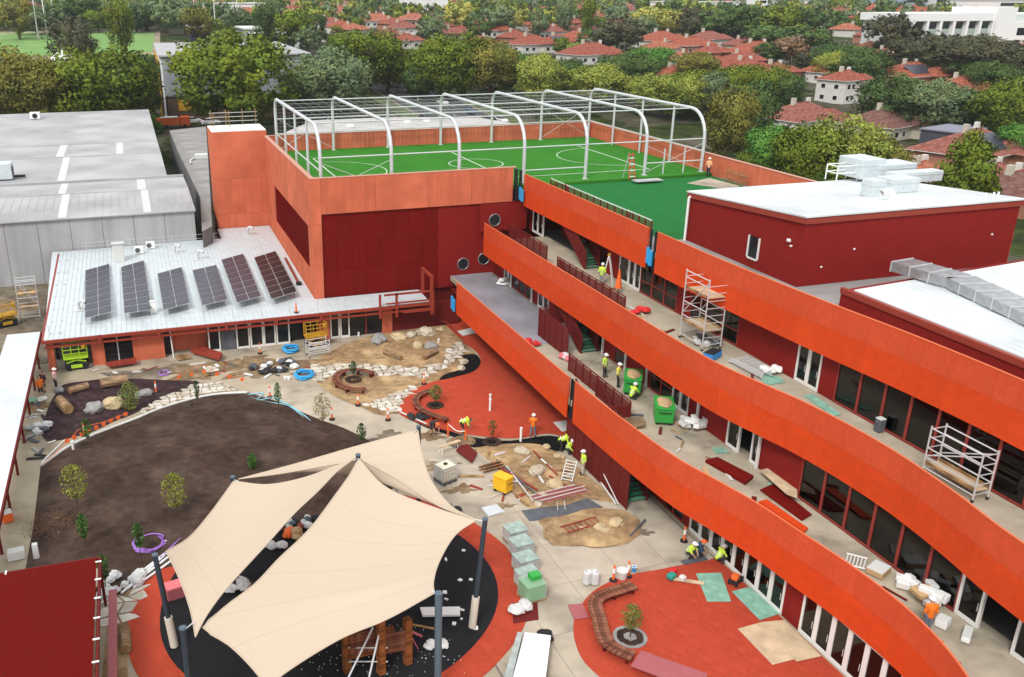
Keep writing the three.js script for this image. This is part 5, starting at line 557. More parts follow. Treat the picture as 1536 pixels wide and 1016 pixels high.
// sand heaps and mound
{ const p = G(880, 793), g = blobR(2.3, 1.25, .1, .85, 77, 4).translate(p.x, .06, p.z); struct('sand_mound', g, mt.sand); const q = G(691, 655 + 10); tag(mesh('sand_heap', blobR(.8, 1.2, .35, .9, 78, 3).translate(q.x, .12, q.z), mt.sandWet), 'small grey sand heap beside the crouching worker', 'sand heap'); const r = G(948, 638, L1); tag(mesh('sand_heap', blobR(.9, 1.1, .3, .8, 79, 3).translate(r.x, L1 + .15, r.z), mt.sandWet), 'brown sand heap on the first balcony by the short balustrade', 'sand heap'); }
// wheeled bins
function bin(px, py, y, label, turn, m = mt.green, s = 1) { const t = thing('waste_bin', label, 'bin', G(px, py, y).add(V3(0, .03, 0)), turn), sh = new THREE.Shape([[-.75, .25], [.75, .25], [.9, 1.25], [-.9, 1.25]].map(p => new THREE.Vector2(...p))); t.scale.setScalar(s); mesh('body', boxUV(new THREE.ExtrudeGeometry(sh, { depth: 1.1, bevelEnabled: true, bevelSize: .03, bevelThickness: .03, bevelSegments: 1 }).translate(0, 0, -.55)), m, t); mesh('rim', [bx(1.95, .08, .08, 0, 1.28, .58), bx(1.95, .08, .08, 0, 1.28, -.58), bx(.08, .08, 1.08, .95, 1.28, 0), bx(.08, .08, 1.08, -.95, 1.28, 0)], m, t); mesh('contents', blobR(.7, 1.1, .35, .7, 5, 2).translate(0, 1.25, 0), mt.card, t); for (const a of [-.6, .6]) for (const b of [-.4, .4]) mesh('wheel', new THREE.CylinderGeometry(.11, .11, .08, 10).rotateZ(Math.PI / 2).translate(a, .12, b), mt.black, t); mesh('handle', tube([-.98, 1.0, -.4], [-.98, 1.0, .4], .03, 6), mt.black, t); }
bin(994, 632, L1, 'bright green wheeled site bin standing alone on the first balcony', 1.1); bin(948, 588, L1, 'bright green wheeled site bin full of card beside the crouching worker', 1.0);
{ const p = G(754, 738), t = thing('yellow_cabinet', 'bright yellow upright site box on small wheels on the path', 'site box', [p.x, .03, p.z], .5); t.scale.setScalar(.86); mesh('body', rb(.85, 1.05, 1.25, 0, .72, 0, .05), mt.yellow, t); mesh('lid', rb(.92, .16, 1.32, 0, 1.32, 0, .05), mt.yellow, t); for (const a of [-.35, .35]) for (const b of [-.45, .45]) mesh('wheel', new THREE.CylinderGeometry(.12, .12, .1, 10).rotateZ(Math.PI / 2).translate(a, .12, b), mt.black, t); mesh('handle', tube([-.4, 1.0, .8], [.4, 1.0, .8], .03, 6), mt.black, t); }
{ // IBC tank
  const p = G(668, 722), t = thing('water_tank', 'caged cream plastic water tank on a pallet beside the narrow sail', 'water tank', [p.x, .03, p.z], .35); mesh('bottle', rb(1.1, 1.05, .95, 0, .72, 0, .08), mt.tank, t); mesh('lid', new THREE.CylinderGeometry(.14, .14, .06, 14).translate(0, 1.27, 0), mt.black, t);
  for (let k = 0; k < 6; k++) for (const s of [-1, 1]) { mesh('cage_bar', tube([-.55 + k * .22, .2, s * .51], [-.55 + k * .22, 1.25, s * .51], .02, 5), mt.cage, t); mesh('cage_bar', tube([s * .59, .2, -.48 + k * .19], [s * .59, 1.25, -.48 + k * .19], .02, 5), mt.cage, t); } for (const y of [.45, .75, 1.05, 1.25]) { for (const s of [-1, 1]) { mesh('cage_bar', tube([-.58, y, s * .52], [.58, y, s * .52], .02, 5), mt.cage, t); mesh('cage_bar', tube([s * .6, y, -.5], [s * .6, y, .5], .02, 5), mt.cage, t); } } mesh('pallet', [bx(1.2, .05, 1.05, 0, .17, 0), bx(.12, .14, 1.05, -.5, .07, 0), bx(.12, .14, 1.05, .5, .07, 0), bx(.12, .14, 1.05, 0, .07, 0)], mt.greyMat, t);
}
function pallet(px, py, label, load, turn = .2, y = 0) { const t = thing('pallet', label, 'pallet', G(px, py, y).add(V3(0, .03, 0)), turn); for (let k = 0; k < 6; k++) mesh('deck_board', bx(1.15, .03, .13, 0, .13, -.5 + k * .2), mt.timber, t); for (const s of [-.5, 0, .5]) mesh('bearer', bx(.1, .1, 1.15, s, .06, 0), mt.timber, t); return t; }
pallet(275, 538, 'bare timber pallet lying on the concrete before the terracotta recess');
{ const t = pallet(315, 561, 'timber pallet stacked with pale broken paving stones'); for (let k = 0; k < 14; k++) mesh('stone', blobR(.22, 1.4, .5, 1, k + 3, 1).translate(rr(-.45, .45), .25 + rnd() * .25, rr(-.4, .4)), mt.stone[k % 4], t); }
for (const [x, y, l] of [[772, 812, 'at the far end of the row'], [781, 832, 'second from the far end of the row'], [787, 856, 'third from the far end of the row'], [791, 880, 'fourth in the row, before the green wrapped one']]) { const t = thing('wrapped_pallet', 'cube of pale green wrapped blocks ' + l, 'wrapped pallet', G(x, y).add(V3(0, .03, 0)), .12, 'wrapped block pallets along the red ring'); mesh('load', rb(1.15, .75, 1.0, 0, .52, 0, .03), mt.wrap, t); mesh('top_sheet', bx(1.2, .02, 1.05, 0, .91, 0), mt.wrapTop, t); mesh('base', [bx(1.15, .03, 1, 0, .12, 0), bx(.1, .1, 1, -.5, .05, 0), bx(.1, .1, 1, .5, .05, 0)], mt.timber, t); for (let k = 0; k < 3; k++) mesh('layer', bx(1.17, .02, 1.02, 0, .3 + k * .2, 0), mt.pale, t); }
{ const t = thing('wrapped_pallet', 'cube of green plastic wrapped blocks at the near end of the pallet row', 'wrapped pallet', G(797, 897).add(V3(0, .03, 0)), .12); mesh('load', [rb(1.1, .9, 1.0, 0, .58, 0, .05), rb(.6, .4, .5, .2, 1.2, -.1, .05)], mt.green, t); mesh('plastic', rb(1.2, 1.0, 1.1, 0, .62, .02, .06), M([.6, .66, .62], .25, null, 1, { opacity: .35 }), t); mesh('base', bx(1.2, .12, 1.05, 0, .07, 0), mt.timber, t); }
// ladders, steel bundles
function ladder(a, b, ya, yb, w, n, m, label) { const A = G(a[0], a[1], ya), B = G(b[0], b[1], yb), d = B.clone().sub(A), s = V3(-d.z, 0, d.x).normalize().multiplyScalar(w / 2), t = thing('ladder', label, 'ladder'); for (const k of [-1, 1]) mesh('stile', tube(A.clone().addScaledVector(s, k), B.clone().addScaledVector(s, k), .04, 6), m, t); for (let i = 0; i < n; i++) { const p = A.clone().lerp(B, (i + .5) / n); mesh('rung', tube(p.clone().sub(s), p.clone().add(s), .03, 6), m, t); } }
ladder([846, 795], [899, 780], .35, .3, .7, 7, mt.redSteel, 'pinkish steel ladder frame lying on the sand mound'); ladder([850, 722], [858, 690], .1, 1.1, .7, 7, mt.alu, 'aluminium trestle ladder leaning beside the hi-vis workers'); ladder([1268, 838], [1300, 846], L1 + .06, L1 + .1, 1.0, 6, mt.white, 'white slatted rack lying on the first balcony floor');
{ const t = thing('steel_bundle', 'bundle of rusty steel frames lying on the grey matting', 'steel frames'); const p = G(847, 752); for (let k = 0; k < 9; k++) mesh('bar', tube([p.x - 1.9 + rr(-.2, .2), .25 + k * .05, p.z - .9 + k * .2], [p.x + 1.6 + rr(-.3, .3), .25 + k * .05, p.z - 1.3 + k * .2], .035, 5), k % 3 ? mt.mauve : mt.pale, t); for (let k = 0; k < 6; k++) mesh('tie', tube([p.x - 1.5 + k * .6, .2 + rr(0, .2), p.z - 1.1], [p.x - 1.5 + k * .6, .5, p.z + .6], .03, 5), mt.mauve, t); for (const x of [-.9, -.4]) mesh('leg', tube([p.x + x, .03, p.z + .9], [p.x + x, .5, p.z + .7], .03, 5), mt.pale, t); }
{ const t = thing('timber_stack', 'stack of brown timber lengths beside the yellow site box', 'timber stack'); const A = G(722, 708), B = G(752, 700); for (let k = 0; k < 8; k++) { const q = V3(rr(-.1, .1), .12 + (k % 3) * .09, (k - 4) * .12); mesh('length', tube(A.clone().add(q), B.clone().add(q), .06, 4), mt.wood, t); } }
for (const [a, b, m, l] of [[[745, 690], [808, 745], mt.greyMat, 'long grey steel section along the rock garden edge'], [[738, 694], [806, 735], mt.redSteel, 'long red steel section along the rock garden edge'], [[760, 700], [800, 752], mt.alu, 'long silver rail along the rock garden edge'], [[757, 726], [792, 758], mt.timber, 'timber edge board of the rock garden'], [[800, 676], [836, 712], mt.redSteel, 'red plank leaning across the rock garden'], [[812, 689], [828, 703], mt.white, 'white board lying across the rock garden plank'], [[866, 672], [924, 756], mt.pale, 'pale string edge beside the stair screen'], [[640, 636], [600, 618], mt.pale, 'white and red edge rail at the softfall corner'], [[968, 780], [945, 805], mt.greyMat, 'dark rail lying on the concrete below the band']]) { const A = G(...a, .14), B = G(...b, .14); tag(mesh('steel_length', tube(A, B, .07, 4), m), l, 'bar'); }
{ const t = thing('tape_barrier', 'red and white tape barrier on two posts before the bark strip', 'barrier'); const A = G(672, 655), B = G(698, 666); for (const p of [A, B]) mesh('post', [tube([p.x, .03, p.z], [p.x, 1.1, p.z], .07, 8)], mt.orangeSafe, t); mesh('tape', pipe([[A.x, 1, A.z], [(A.x + B.x) / 2, .75, (A.z + B.z) / 2], [B.x, 1, B.z]], .035, 5), mt.white, t); }
{ const t = thing('sawhorse', 'white trestle with planks beside the tape barrier', 'trestle', G(673, 678), .3); mesh('plank', [bx(1.8, .06, .25, 0, .62, 0), bx(1.6, .05, .2, .1, .68, .15)], mt.ply, t); for (const [a, b] of [[-.7, -.2], [-.7, .2], [.7, -.2], [.7, .2]]) mesh('leg', tube([a, .02, b], [a * .9, .6, b * .5], .03, 5), mt.white, t); }
// buckets, tools
for (const [x, y, r, h, m, l] of [[933, 868, .3, .5, mt.pale, 'grey bucket standing between the red delineators'], [951, 858, .12, .3, mt.blue, 'blue bottle on the concrete by the bucket'], [433, 571, .14, .25, mt.white, 'white bucket beside the blue coil'], [428, 570, .14, .25, mt.white, 'second white bucket beside the blue coil']]) { const p = G(x, y), t = thing('bucket', l, 'bucket', [p.x, .03, p.z]); mesh('pail', new THREE.CylinderGeometry(r, r * .8, h, 14).translate(0, h / 2, 0), m, t); mesh('rim', new THREE.TorusGeometry(r, .02, 5, 14).rotateX(Math.PI / 2).translate(0, h, 0), mt.white, t); }
{ const t = thing('tool_pile', 'teal and white power tools lying on the red terrace', 'tools', G(1010, 868).add(V3(0, .05, 0)), .4); mesh('saw', rb(.5, .3, .4, -.2, .2, 0, .08), mt.teal, t); mesh('case', rb(.45, .25, .35, .3, .16, -.25, .05), mt.red2, t); mesh('bench_board', bx(.25, .06, 1.8, .25, .06, .7, .6), mt.ply, t); mesh('vacuum', rb(.35, .3, .35, .1, .2, .5, .08), mt.pale, t); const u = thing('trolley', 'small black and orange trolley by the white doors', 'trolley', G(1103, 876).add(V3(0, .05, 0)), .5); mesh('deck', bx(.9, .1, .5, 0, .25, 0), mt.black, u); mesh('load', rb(.4, .3, .35, -.1, .45, 0, .05), mt.orangeSafe, u); for (const a of [-.35, .35]) for (const b of [-.22, .22]) mesh('wheel', new THREE.CylinderGeometry(.1, .1, .06, 10).rotateX(Math.PI / 2).translate(a, .1, b), mt.black, u); }
for (const [x, y, yy, w, h, d, m, l, cat, tr] of [[1318, 648, L2, .4, .75, .4, mt.greyMat, 'small grey drum on the second balcony by the windows', 'drum', 0], [1068, 538, L2, 1.3, .45, .7, mt.blue, 'blue topped tool chest on the second balcony', 'tool chest', .5], [1317, 860, L1, 1.0, .3, .8, mt.card, 'open brown cardboard box on the first balcony', 'box', .4], [1413, 940, L1, .55, .4, .5, mt.white, 'small white carton with a hole by the orange shirted worker', 'box', .4], [1450, 957, L1, 1.0, .25, .35, mt.white, 'white foam block under the propped door', 'block', .6], [262, 895, 0, .9, .7, .8, mt.mauve, 'maroon box at the foot of the left shade post', 'box', .2], [25, 838, 0, .9, .5, .6, mt.white, 'white crate on the path above the red canopy', 'crate', .1], [55, 838, 0, .3, .9, .3, mt.white, 'white tube on end above the red canopy', 'tube', 0], [12, 782, 0, .6, .6, .6, mt.orangeSafe, 'orange wheelbarrow tub on the left path', 'tub', .3]]) { const t = thing(cat.replace(/ /g, '_'), l, cat, G(x, y, yy).add(V3(0, .035, 0)), tr); mesh('body', rb(w, h, d, 0, h / 2, 0, .05), m, t); mesh('lid', rb(w * .96, .06, d * .96, 0, h + .01, 0, .02), m === mt.blue ? mt.black : m === mt.mauve ? mt.pink : mt.pale, t); }
// mobile scaffolds
function scaffold(pos, turn, w, d, h, decks, label) {
  const t = thing('mobile_scaffold', label, 'scaffold', pos, turn); for (const x of [-w / 2, w / 2]) for (const z of [-d / 2, d / 2]) { mesh('standard', tube([x, .12, z], [x, h, z], .045, 7), mt.alu, t); mesh('castor', new THREE.CylinderGeometry(.09, .09, .06, 10).rotateZ(Math.PI / 2).translate(x, .09, z), mt.black, t); }
  for (let y = .4; y < h - .1; y += .5) for (const x of [-w / 2, w / 2]) mesh('rung', tube([x, y, -d / 2], [x, y, d / 2], .03, 6), mt.alu, t);
  for (const y of decks) { mesh('platform', bx(w - .1, .06, d - .12, 0, y, 0), mt.ply, t); for (const s of [-1, 1]) mesh('toe_board', bx(w, .15, .03, 0, y + .1, s * (d / 2 - .02)), mt.timber, t); }
  for (const z of [-d / 2, d / 2]) { for (const y of [.35, h * .35, h - .55, h - .1, h * .55]) mesh('ledger', tube([-w / 2, y, z], [w / 2, y, z], .035, 6), mt.alu, t); mesh('diagonal', tube([-w / 2, h - .2, z], [w / 2, h * .38, z], .035, 6), mt.alu, t); } return t;
}
{ const a = G(1030, 520, L2); scaffold([35.0, L2 + .02, -48.3], Math.PI / 2, 2.6, 1.4, 4.9, [1.3, 3.6], 'tall aluminium mobile scaffold tower in front of the top orange band'); scaffold([35.65, L2 + .02, -28.3], Math.PI / 2, 2.9, .9, 2.55, [.55], 'low aluminium mobile scaffold before the dark second floor windows'); const p = G(46, 478); scaffold([p.x, .02, p.z], .1, 1.8, 1.1, 4.2, [1.2, 2.6], 'access scaffold tower at the left end of the ribbed roof'); const q = G(477, 533); scaffold([q.x, .02, q.z], .15, 1.9, .9, 1.5, [], 'low aluminium frame lying before the yellow lift'); }
{ const t = thing('scaffold_frames', 'stack of silver scaffold frames lying on the second balcony', 'scaffold frames', [35.5, L2 + .05, -43.2], 0); for (let k = 0; k < 7; k++) { mesh('bar', tube([-.7, .1 + k * .05, -1.6 + k * .05], [-.5, .1 + k * .06, 1.5], .03, 5), mt.alu, t); mesh('bar', tube([-.8 + k * .2, .12 + k * .04, -1.5], [.3 + k * .05, .14 + k * .04, 1.4 - k * .1], .03, 5), mt.alu, t); } for (let k = 0; k < 6; k++) mesh('tie', tube([-.7, .2, -1.3 + k * .5], [.5, .35, -1.2 + k * .45], .025, 5), mt.alu, t); }
// scissor lifts
function lift(px, py, m, turn, label, y = 0) { const t = thing('scissor_lift', label, 'scissor lift', G(px, py, y).add(V3(0, .02, 0)), turn); mesh('chassis', rb(1.9, .45, .95, 0, .42, 0, .05), mt.black, t); mesh('step', bx(.9, .28, .08, 0, .4, .52), m, t); for (const a of [-.65, .65]) for (const b of [-.42, .42]) mesh('wheel', new THREE.CylinderGeometry(.2, .2, .16, 14).rotateX(Math.PI / 2).translate(a, .2, b), mt.black, t); for (const b of [-.3, .3]) for (const s of [-1, 1]) mesh('scissor_arm', tube([-.8 * s, .68, b], [.8 * s, 1.0, b], .06, 4), m, t); mesh('deck', bx(2.0, .16, .95, 0, 1.12, 0), m, t); for (const a of [-.97, -.32, .32, .97]) for (const b of [-.45, .45]) mesh('guard_post', tube([a, 1.2, b], [a, 2.25, b], .03, 6), m, t); for (const yy of [1.55, 1.9, 2.25]) { for (const b of [-.45, .45]) mesh('guard_rail', tube([-.97, yy, b], [.97, yy, b], .03, 6), m, t); for (const a of [-.97, .97]) mesh('guard_rail', tube([a, yy, -.45], [a, yy, .45], .03, 6), m, t); } mesh('control_box', rb(.3, .3, .2, .7, 2.1, .5, .03), mt.plantYellow, t); }
lift(116, 553, mt.lime, .05, 'lime green scissor lift parked under the canopy end'); lift(474, 520, mt.plantYellow, .1, 'yellow scissor lift parked before the glazed doors'); lift(10, 489, mt.plantYellow, .4, 'yellow scissor lift standing behind the walkway roof');
{ const t = thing('a_frame_ladder', 'white and yellow step ladder behind the hi-vis worker on the second balcony', 'ladder', G(911, 425, L2), .9); for (const s of [-1, 1]) { mesh('stile', tube([s * .3, 0, -.45], [s * .18, 2.4, 0], .035, 6), mt.white, t); mesh('stile', tube([s * .3, 0, .45], [s * .18, 2.4, 0], .035, 6), mt.white, t); } for (let k = 0; k < 7; k++) mesh('tread', bx(.5, .04, .1, 0, .3 + k * .3, -.4 + k * .055), mt.pale, t); mesh('top_cap', bx(.45, .08, .2, 0, 2.42, 0), mt.plantYellow, t); const u = thing('folded_umbrella', 'hanging orange red cone shaped cover on the second balcony', 'cover', G(927, 440, L2)); mesh('cover', new THREE.CylinderGeometry(.05, .28, 1.5, 10).translate(0, 1.2, 0), mt.orangeSafe, u); mesh('stand', tube([0, 0, 0], [0, 2.3, 0], .03, 6), mt.black, u); }
{ // rooftop materials near the right parapet
  const t = thing('timber_racks', 'pale timber racks leaning on the right parapet of the roof', 'timber rack'); const p = G(1090, 268, FL); for (let k = 0; k < 8; k++) mesh('batten', tube([56.7, FL - .2, -77.5 + k * .45], [57.3, FL + 1.1, -77.5 + k * .45], .05, 4), mt.timber, t); for (const y of [.1, .8]) mesh('rail', tube([56.9, FL + y, -77.7], [57, FL + y, -74.1], .05, 4), mt.timber, t); tag(mesh('roof_board', slab([[52.5, -77.5], [56.2, -79.2], [56.6, -74.6], [54.6, -73.6]], RF - .03, .05), mt.slabB), 'pale boards and dust sheet laid on the roof by the parapet', 'boards'); }
{ // timber play frame under the big sail
  const t = thing('play_frame', 'brown timber play frame with ropes and slatted sides under the big sail', 'play equipment'); const c = G(575, 1010); const X = c.x, Z = c.z;
  for (const [dx, dz, h] of [[-.1, 0, 3.9], [1.3, -.3, 2.6], [-1.6, -.6, 3.2], [.4, -1.9, 3.2], [-1.2, -2.2, 3.0]]) mesh('post', bx(.34, h, .34, X + dx, h / 2, Z + dz, .2), mt.playWood, t);
  for (let k = 0; k < 9; k++) mesh('slat', bx(.16, 1.3, .06, X - 1.4 + k * .17, 1.7, Z - .35), mt.bench[k % 3], t); for (let k = 0; k < 6; k++) mesh('slat', bx(1.2, .16, .06, X + .7, 1.0 + k * .19, Z - .2), mt.bench[k % 3], t); for (let k = 0; k < 7; k++) mesh('deck_board', bx(2.6, .05, .22, X - .3, 1.1, Z - 1.7 + k * .24), mt.playWood, t);
  for (const [a, b] of [[[-2.4, .05, 1.0], [-.4, 2.6, -.2]], [[-1.2, .05, 1.2], [.0, 2.9, -.1]]]) mesh('slide_pole', tube([X + a[0], a[1], Z + a[2]], [X + b[0], b[1], Z + b[2]], .05, 8), mt.steel, t); for (const y of [.7, 1.5]) mesh('rail', tube([X - 1.7, y, Z - .5], [X + .2, y, Z + .1], .035, 6), mt.pale, t); mesh('rope', pipe([[X + 1.3, 2.4, Z - .3], [X + 1.5, 1.5, Z - .5], [X + 2, .2, Z - .9]], .03, 5), mt.pink, t);
  const p = G(610, 955); tag(mesh('pink_rope', pipe([[p.x - .5, .1, p.z - .3], [p.x - .1, .12, p.z + .1], [p.x + .2, .12, p.z - .1], [p.x + .7, .1, p.z + .35]], .07, 6), mt.pink), 'pink knotted rope lying on the black rubber', 'rope');
  const g = []; for (let k = 0; k < 220; k++) { const a = rnd() * 6.28, r = Math.sqrt(rnd()) * 4; g.push(new THREE.TetrahedronGeometry(rr(.02, .04)).toNonIndexed().translate(X + Math.cos(a) * r, .05, Z + Math.sin(a) * r * .9)); } const o = mesh('packing_scraps', g, mt.white); o.userData.kind = 'stuff'; tag(o, 'scattered white packing scraps on the black rubber', 'scraps');
}
// ================================================================ PEOPLE: one continuous body from a distance field
function person(pos, turn, label, c, pose = 'stand', hat = true) {
  const J = { stand: { hip: [0, .92, 0], chest: [0, 1.32, 0], neck: [0, 1.5, .02], head: [0, 1.64, .05], eL: [-.26, 1.12, -.02], hL: [-.24, .88, .1], eR: [.26, 1.12, -.02], hR: [.24, .88, .1], kL: [-.1, .48, .03], fL: [-.11, .08, 0], kR: [.1, .48, .05], fR: [.13, .08, .06] }, phone: { hip: [0, .92, 0], chest: [0, 1.32, 0], neck: [0, 1.5, .03], head: [0, 1.63, .07], eL: [-.3, 1.2, .1], hL: [-.1, 1.45, .25], eR: [.3, 1.15, .08], hR: [.15, 1.38, .26], kL: [-.13, .48, .05], fL: [-.16, .08, 0], kR: [.13, .48, .0], fR: [.17, .08, -.02] }, bend: { hip: [0, .88, -.12], chest: [0, 1.05, .3], neck: [0, 1.03, .48], head: [0, .98, .6], eL: [-.26, .78, .42], hL: [-.18, .5, .52], eR: [.26, .78, .42], hR: [.16, .48, .55], kL: [-.13, .47, .0], fL: [-.15, .08, -.06], kR: [.13, .47, .02], fR: [.15, .08, .0] }, crouch: { hip: [0, .38, -.1], chest: [0, .74, .1], neck: [0, .9, .18], head: [0, 1.0, .26], eL: [-.26, .6, .25], hL: [-.14, .35, .42], eR: [.26, .6, .25], hR: [.14, .35, .45], kL: [-.18, .48, .28], fL: [-.16, .08, .08], kR: [.18, .42, .3], fR: [.17, .08, .05] } }[pose];
  const v = k => V3(...J[k]), sL = v('chest').add(V3(-.2, .1, 0)), sR = v('chest').add(V3(.2, .1, 0)), hpL = v('hip').add(V3(-.1, -.02, 0)), hpR = v('hip').add(V3(.1, -.02, 0));
  const B = [[v('hip'), v('chest'), .155, .175, 1], [v('chest'), v('neck'), .15, .065, 1], [sL, sR, .09, .09, 1], [v('neck'), v('head'), .06, .07, 0], [v('head'), v('head').add(V3(0, .08, .01)), .1, .105, 0], [v('head').add(V3(0, -.02, .1)), v('head').add(V3(0, .02, .12)), .02, .015, 0], [sL, v('eL'), .075, .055, 1], [v('eL'), v('hL'), .05, .036, c.sleeve ? 1 : 0], [sR, v('eR'), .075, .055, 1], [v('eR'), v('hR'), .05, .036, c.sleeve ? 1 : 0], [hpL, v('kL'), .105, .075, 2], [v('kL'), v('fL'), .072, .05, c.shorts ? 0 : 2], [hpR, v('kR'), .105, .075, 2], [v('kR'), v('fR'), .072, .05, c.shorts ? 0 : 2], [v('fL'), v('fL').add(V3(0, -.03, .17)), .058, .045, 3], [v('fR'), v('fR').add(V3(0, -.03, .17)), .058, .045, 3]];
  const colr = [[.5, .3, .21], c.top, c.legs, [.06, .05, .045]], lo = V3(9, 9, 9), hi = V3(-9, -9, -9); for (const [a, b] of B) { lo.min(a).min(b); hi.max(a).max(b); } lo.subScalar(.24); hi.addScalar(.24); const s = .034, n = [0, 1, 2].map(k => Math.ceil((hi.getComponent(k) - lo.getComponent(k)) / s) + 1);
  const sd = (p, pick) => { let d = 9, best = 9, w = 0; for (const [a, b, r0, r1, k] of B) { const ab = b.clone().sub(a), t = Math.max(0, Math.min(1, p.clone().sub(a).dot(ab) / ab.lengthSq())), q = p.distanceTo(a.clone().addScaledVector(ab, t)) - (r0 + (r1 - r0) * t); if (q < best) { best = q; w = k; } const h = Math.max(.045 - Math.abs(d - q), 0) / .045; d = Math.min(d, q) - h * h * .045 / 4; } return pick ? w : d; };
  const F = new Float32Array(n[0] * n[1] * n[2]), id = (i, j, k) => (k * n[1] + j) * n[0] + i, P = (i, j, k) => V3(lo.x + i * s, lo.y + j * s, lo.z + k * s); for (let k = 0; k < n[2]; k++) for (let j = 0; j < n[1]; j++) for (let i = 0; i < n[0]; i++) F[id(i, j, k)] = sd(P(i, j, k));
  const vi = new Map(), pos3 = [], col = [], ix = []; // surface nets
  const vert = (i, j, k) => { const key = id(i, j, k); if (vi.has(key)) return vi.get(key); let c3 = V3(0, 0, 0), m = 0; const C = []; for (let q = 0; q < 8; q++) C.push([i + (q & 1), j + (q >> 1 & 1), k + (q >> 2)]); for (const [a, b] of [[0, 1], [2, 3], [4, 5], [6, 7], [0, 2], [1, 3], [4, 6], [5, 7], [0, 4], [1, 5], [2, 6], [3, 7]]) { const fa = F[id(...C[a])], fb = F[id(...C[b])]; if ((fa < 0) !== (fb < 0)) { const t = fa / (fa - fb); c3.add(P(...C[a]).lerp(P(...C[b]), t)); m++; } } c3.divideScalar(m || 1); const w = sd(c3, true), u = pos3.length / 3; pos3.push(c3.x, c3.y, c3.z); col.push(...colr[w]); vi.set(key, u); return u; };
  for (let k = 1; k < n[2] - 1; k++) for (let j = 1; j < n[1] - 1; j++) for (let i = 1; i < n[0] - 1; i++) { const f = F[id(i, j, k)]; const q = (a, b, c2, d, fl) => fl ? ix.push(a, b, c2, a, c2, d) : ix.push(a, c2, b, a, d, c2); let g = F[id(i + 1, j, k)]; if ((f < 0) !== (g < 0)) q(vert(i, j - 1, k - 1), vert(i, j, k - 1), vert(i, j, k), vert(i, j - 1, k), f < 0); g = F[id(i, j + 1, k)]; if ((f < 0) !== (g < 0)) q(vert(i - 1, j, k - 1), vert(i, j, k - 1), vert(i, j, k), vert(i - 1, j, k), f >= 0); g = F[id(i, j, k + 1)]; if ((f < 0) !== (g < 0)) q(vert(i - 1, j - 1, k), vert(i, j - 1, k), vert(i, j, k), vert(i - 1, j, k), f < 0); }
  let g = new THREE.BufferGeometry(); g.setAttribute('position', new THREE.Float32BufferAttribute(pos3, 3)); g.setAttribute('color', new THREE.Float32BufferAttribute(col, 3)); g.setIndex(ix); g.computeVertexNormals(); g = g.toNonIndexed(); g.deleteAttribute('uv');
  const fing = []; for (const [e, h, sd2] of [['eL', 'hL', -1], ['eR', 'hR', 1]]) { const H = v(h), d = H.clone().sub(v(e)).normalize(), side = V3(d.y, -d.x, .3).normalize(); for (let k = 0; k < 5; k++) { const th = k === 4, o = H.clone().addScaledVector(side, (k - 1.5) * .022).addScaledVector(d, th ? .0 : .03), L = th ? .05 : [.075, .085, .08, .06][k], m = o.clone().addScaledVector(d, L * .6).addScaledVector(side, th ? .03 * sd2 : 0), e2 = m.clone().addScaledVector(d, L * .4).add(V3(0, 0, .02)); fing.push(tube(o, m, .011, 5, .01), tube(m, e2, .01, 5, .007)); } }
  const fg = mergeGeometries(fing.map(q => { q.deleteAttribute('uv'); return q; })); fg.setAttribute('color', new THREE.Float32BufferAttribute(Array.from({ length: fg.attributes.position.count * 3 }, (_, i) => colr[0][i % 3]), 3));
  const t = thing('person', label, 'person', [pos.x, pos.y + .02, pos.z], turn, null); mesh('body', mergeGeometries([g, fg]), bodyMat, t); const hd = v('head');
  if (hat) { const dome = new THREE.SphereGeometry(.132, 14, 8, 0, 6.3, 0, 1.6).scale(1, 1, 1.15); dome.translate(hd.x, hd.y + .1, hd.z); mesh('hard_hat', [dome.toNonIndexed(), new THREE.CylinderGeometry(.15, .16, .02, 14).toNonIndexed().scale(1, 1, 1.2).translate(hd.x, hd.y + .1, hd.z + .02)], c.hat || mt.white, t); } else mesh('hair', new THREE.SphereGeometry(.118, 12, 8, 0, 6.3, 0, 1.75).translate(hd.x, hd.y + .08, hd.z - .02), mt.black, t);
  if (c.vest) { const h0 = v('hip').add(V3(0, .12, 0)), h1 = v('chest').add(V3(0, .02, 0)); mesh('reflective_strip', [tube(h0, h0.clone().lerp(h1, .15), .178, 12), tube(h0.clone().lerp(h1, .5), h0.clone().lerp(h1, .62), .186, 12)], mt.alu, t); }
}
const OR = [.82, .2, .03], YE = [.58, .8, .08], NA = [.03, .035, .06], GY = [.16, .19, .25], SK = [.05, .045, .045];
person(G(799, 656), 2.6, 'worker in orange shirt and white hard hat standing on the red softfall edge', { top: OR, legs: GY, sleeve: 1 }, 'phone'); person(G(694, 650), 1.2, 'worker in yellow vest bending over the bark strip', { top: YE, legs: SK, shorts: 1, vest: 1 }, 'bend', false); person(G(649, 652), .3, 'worker in orange hard hat bending at the softfall corner', { top: SK, legs: SK, shorts: 1, hat: mt.orangeSafe }, 'bend'); person(G(842, 677), 1.2, 'hi-vis worker with white hard hat bending over the buff boulder', { top: YE, legs: SK, vest: 1 }, 'bend'); person(G(853, 681), .6, 'hi-vis worker with white hard hat beside the trestle ladder', { top: YE, legs: NA, vest: 1, sleeve: 1 }, 'crouch'); person(G(874, 712), -1.6, 'hi-vis worker standing by the stair screen next to the trestle ladder', { top: YE, legs: [.5, .45, .38], vest: 1 }, 'stand');
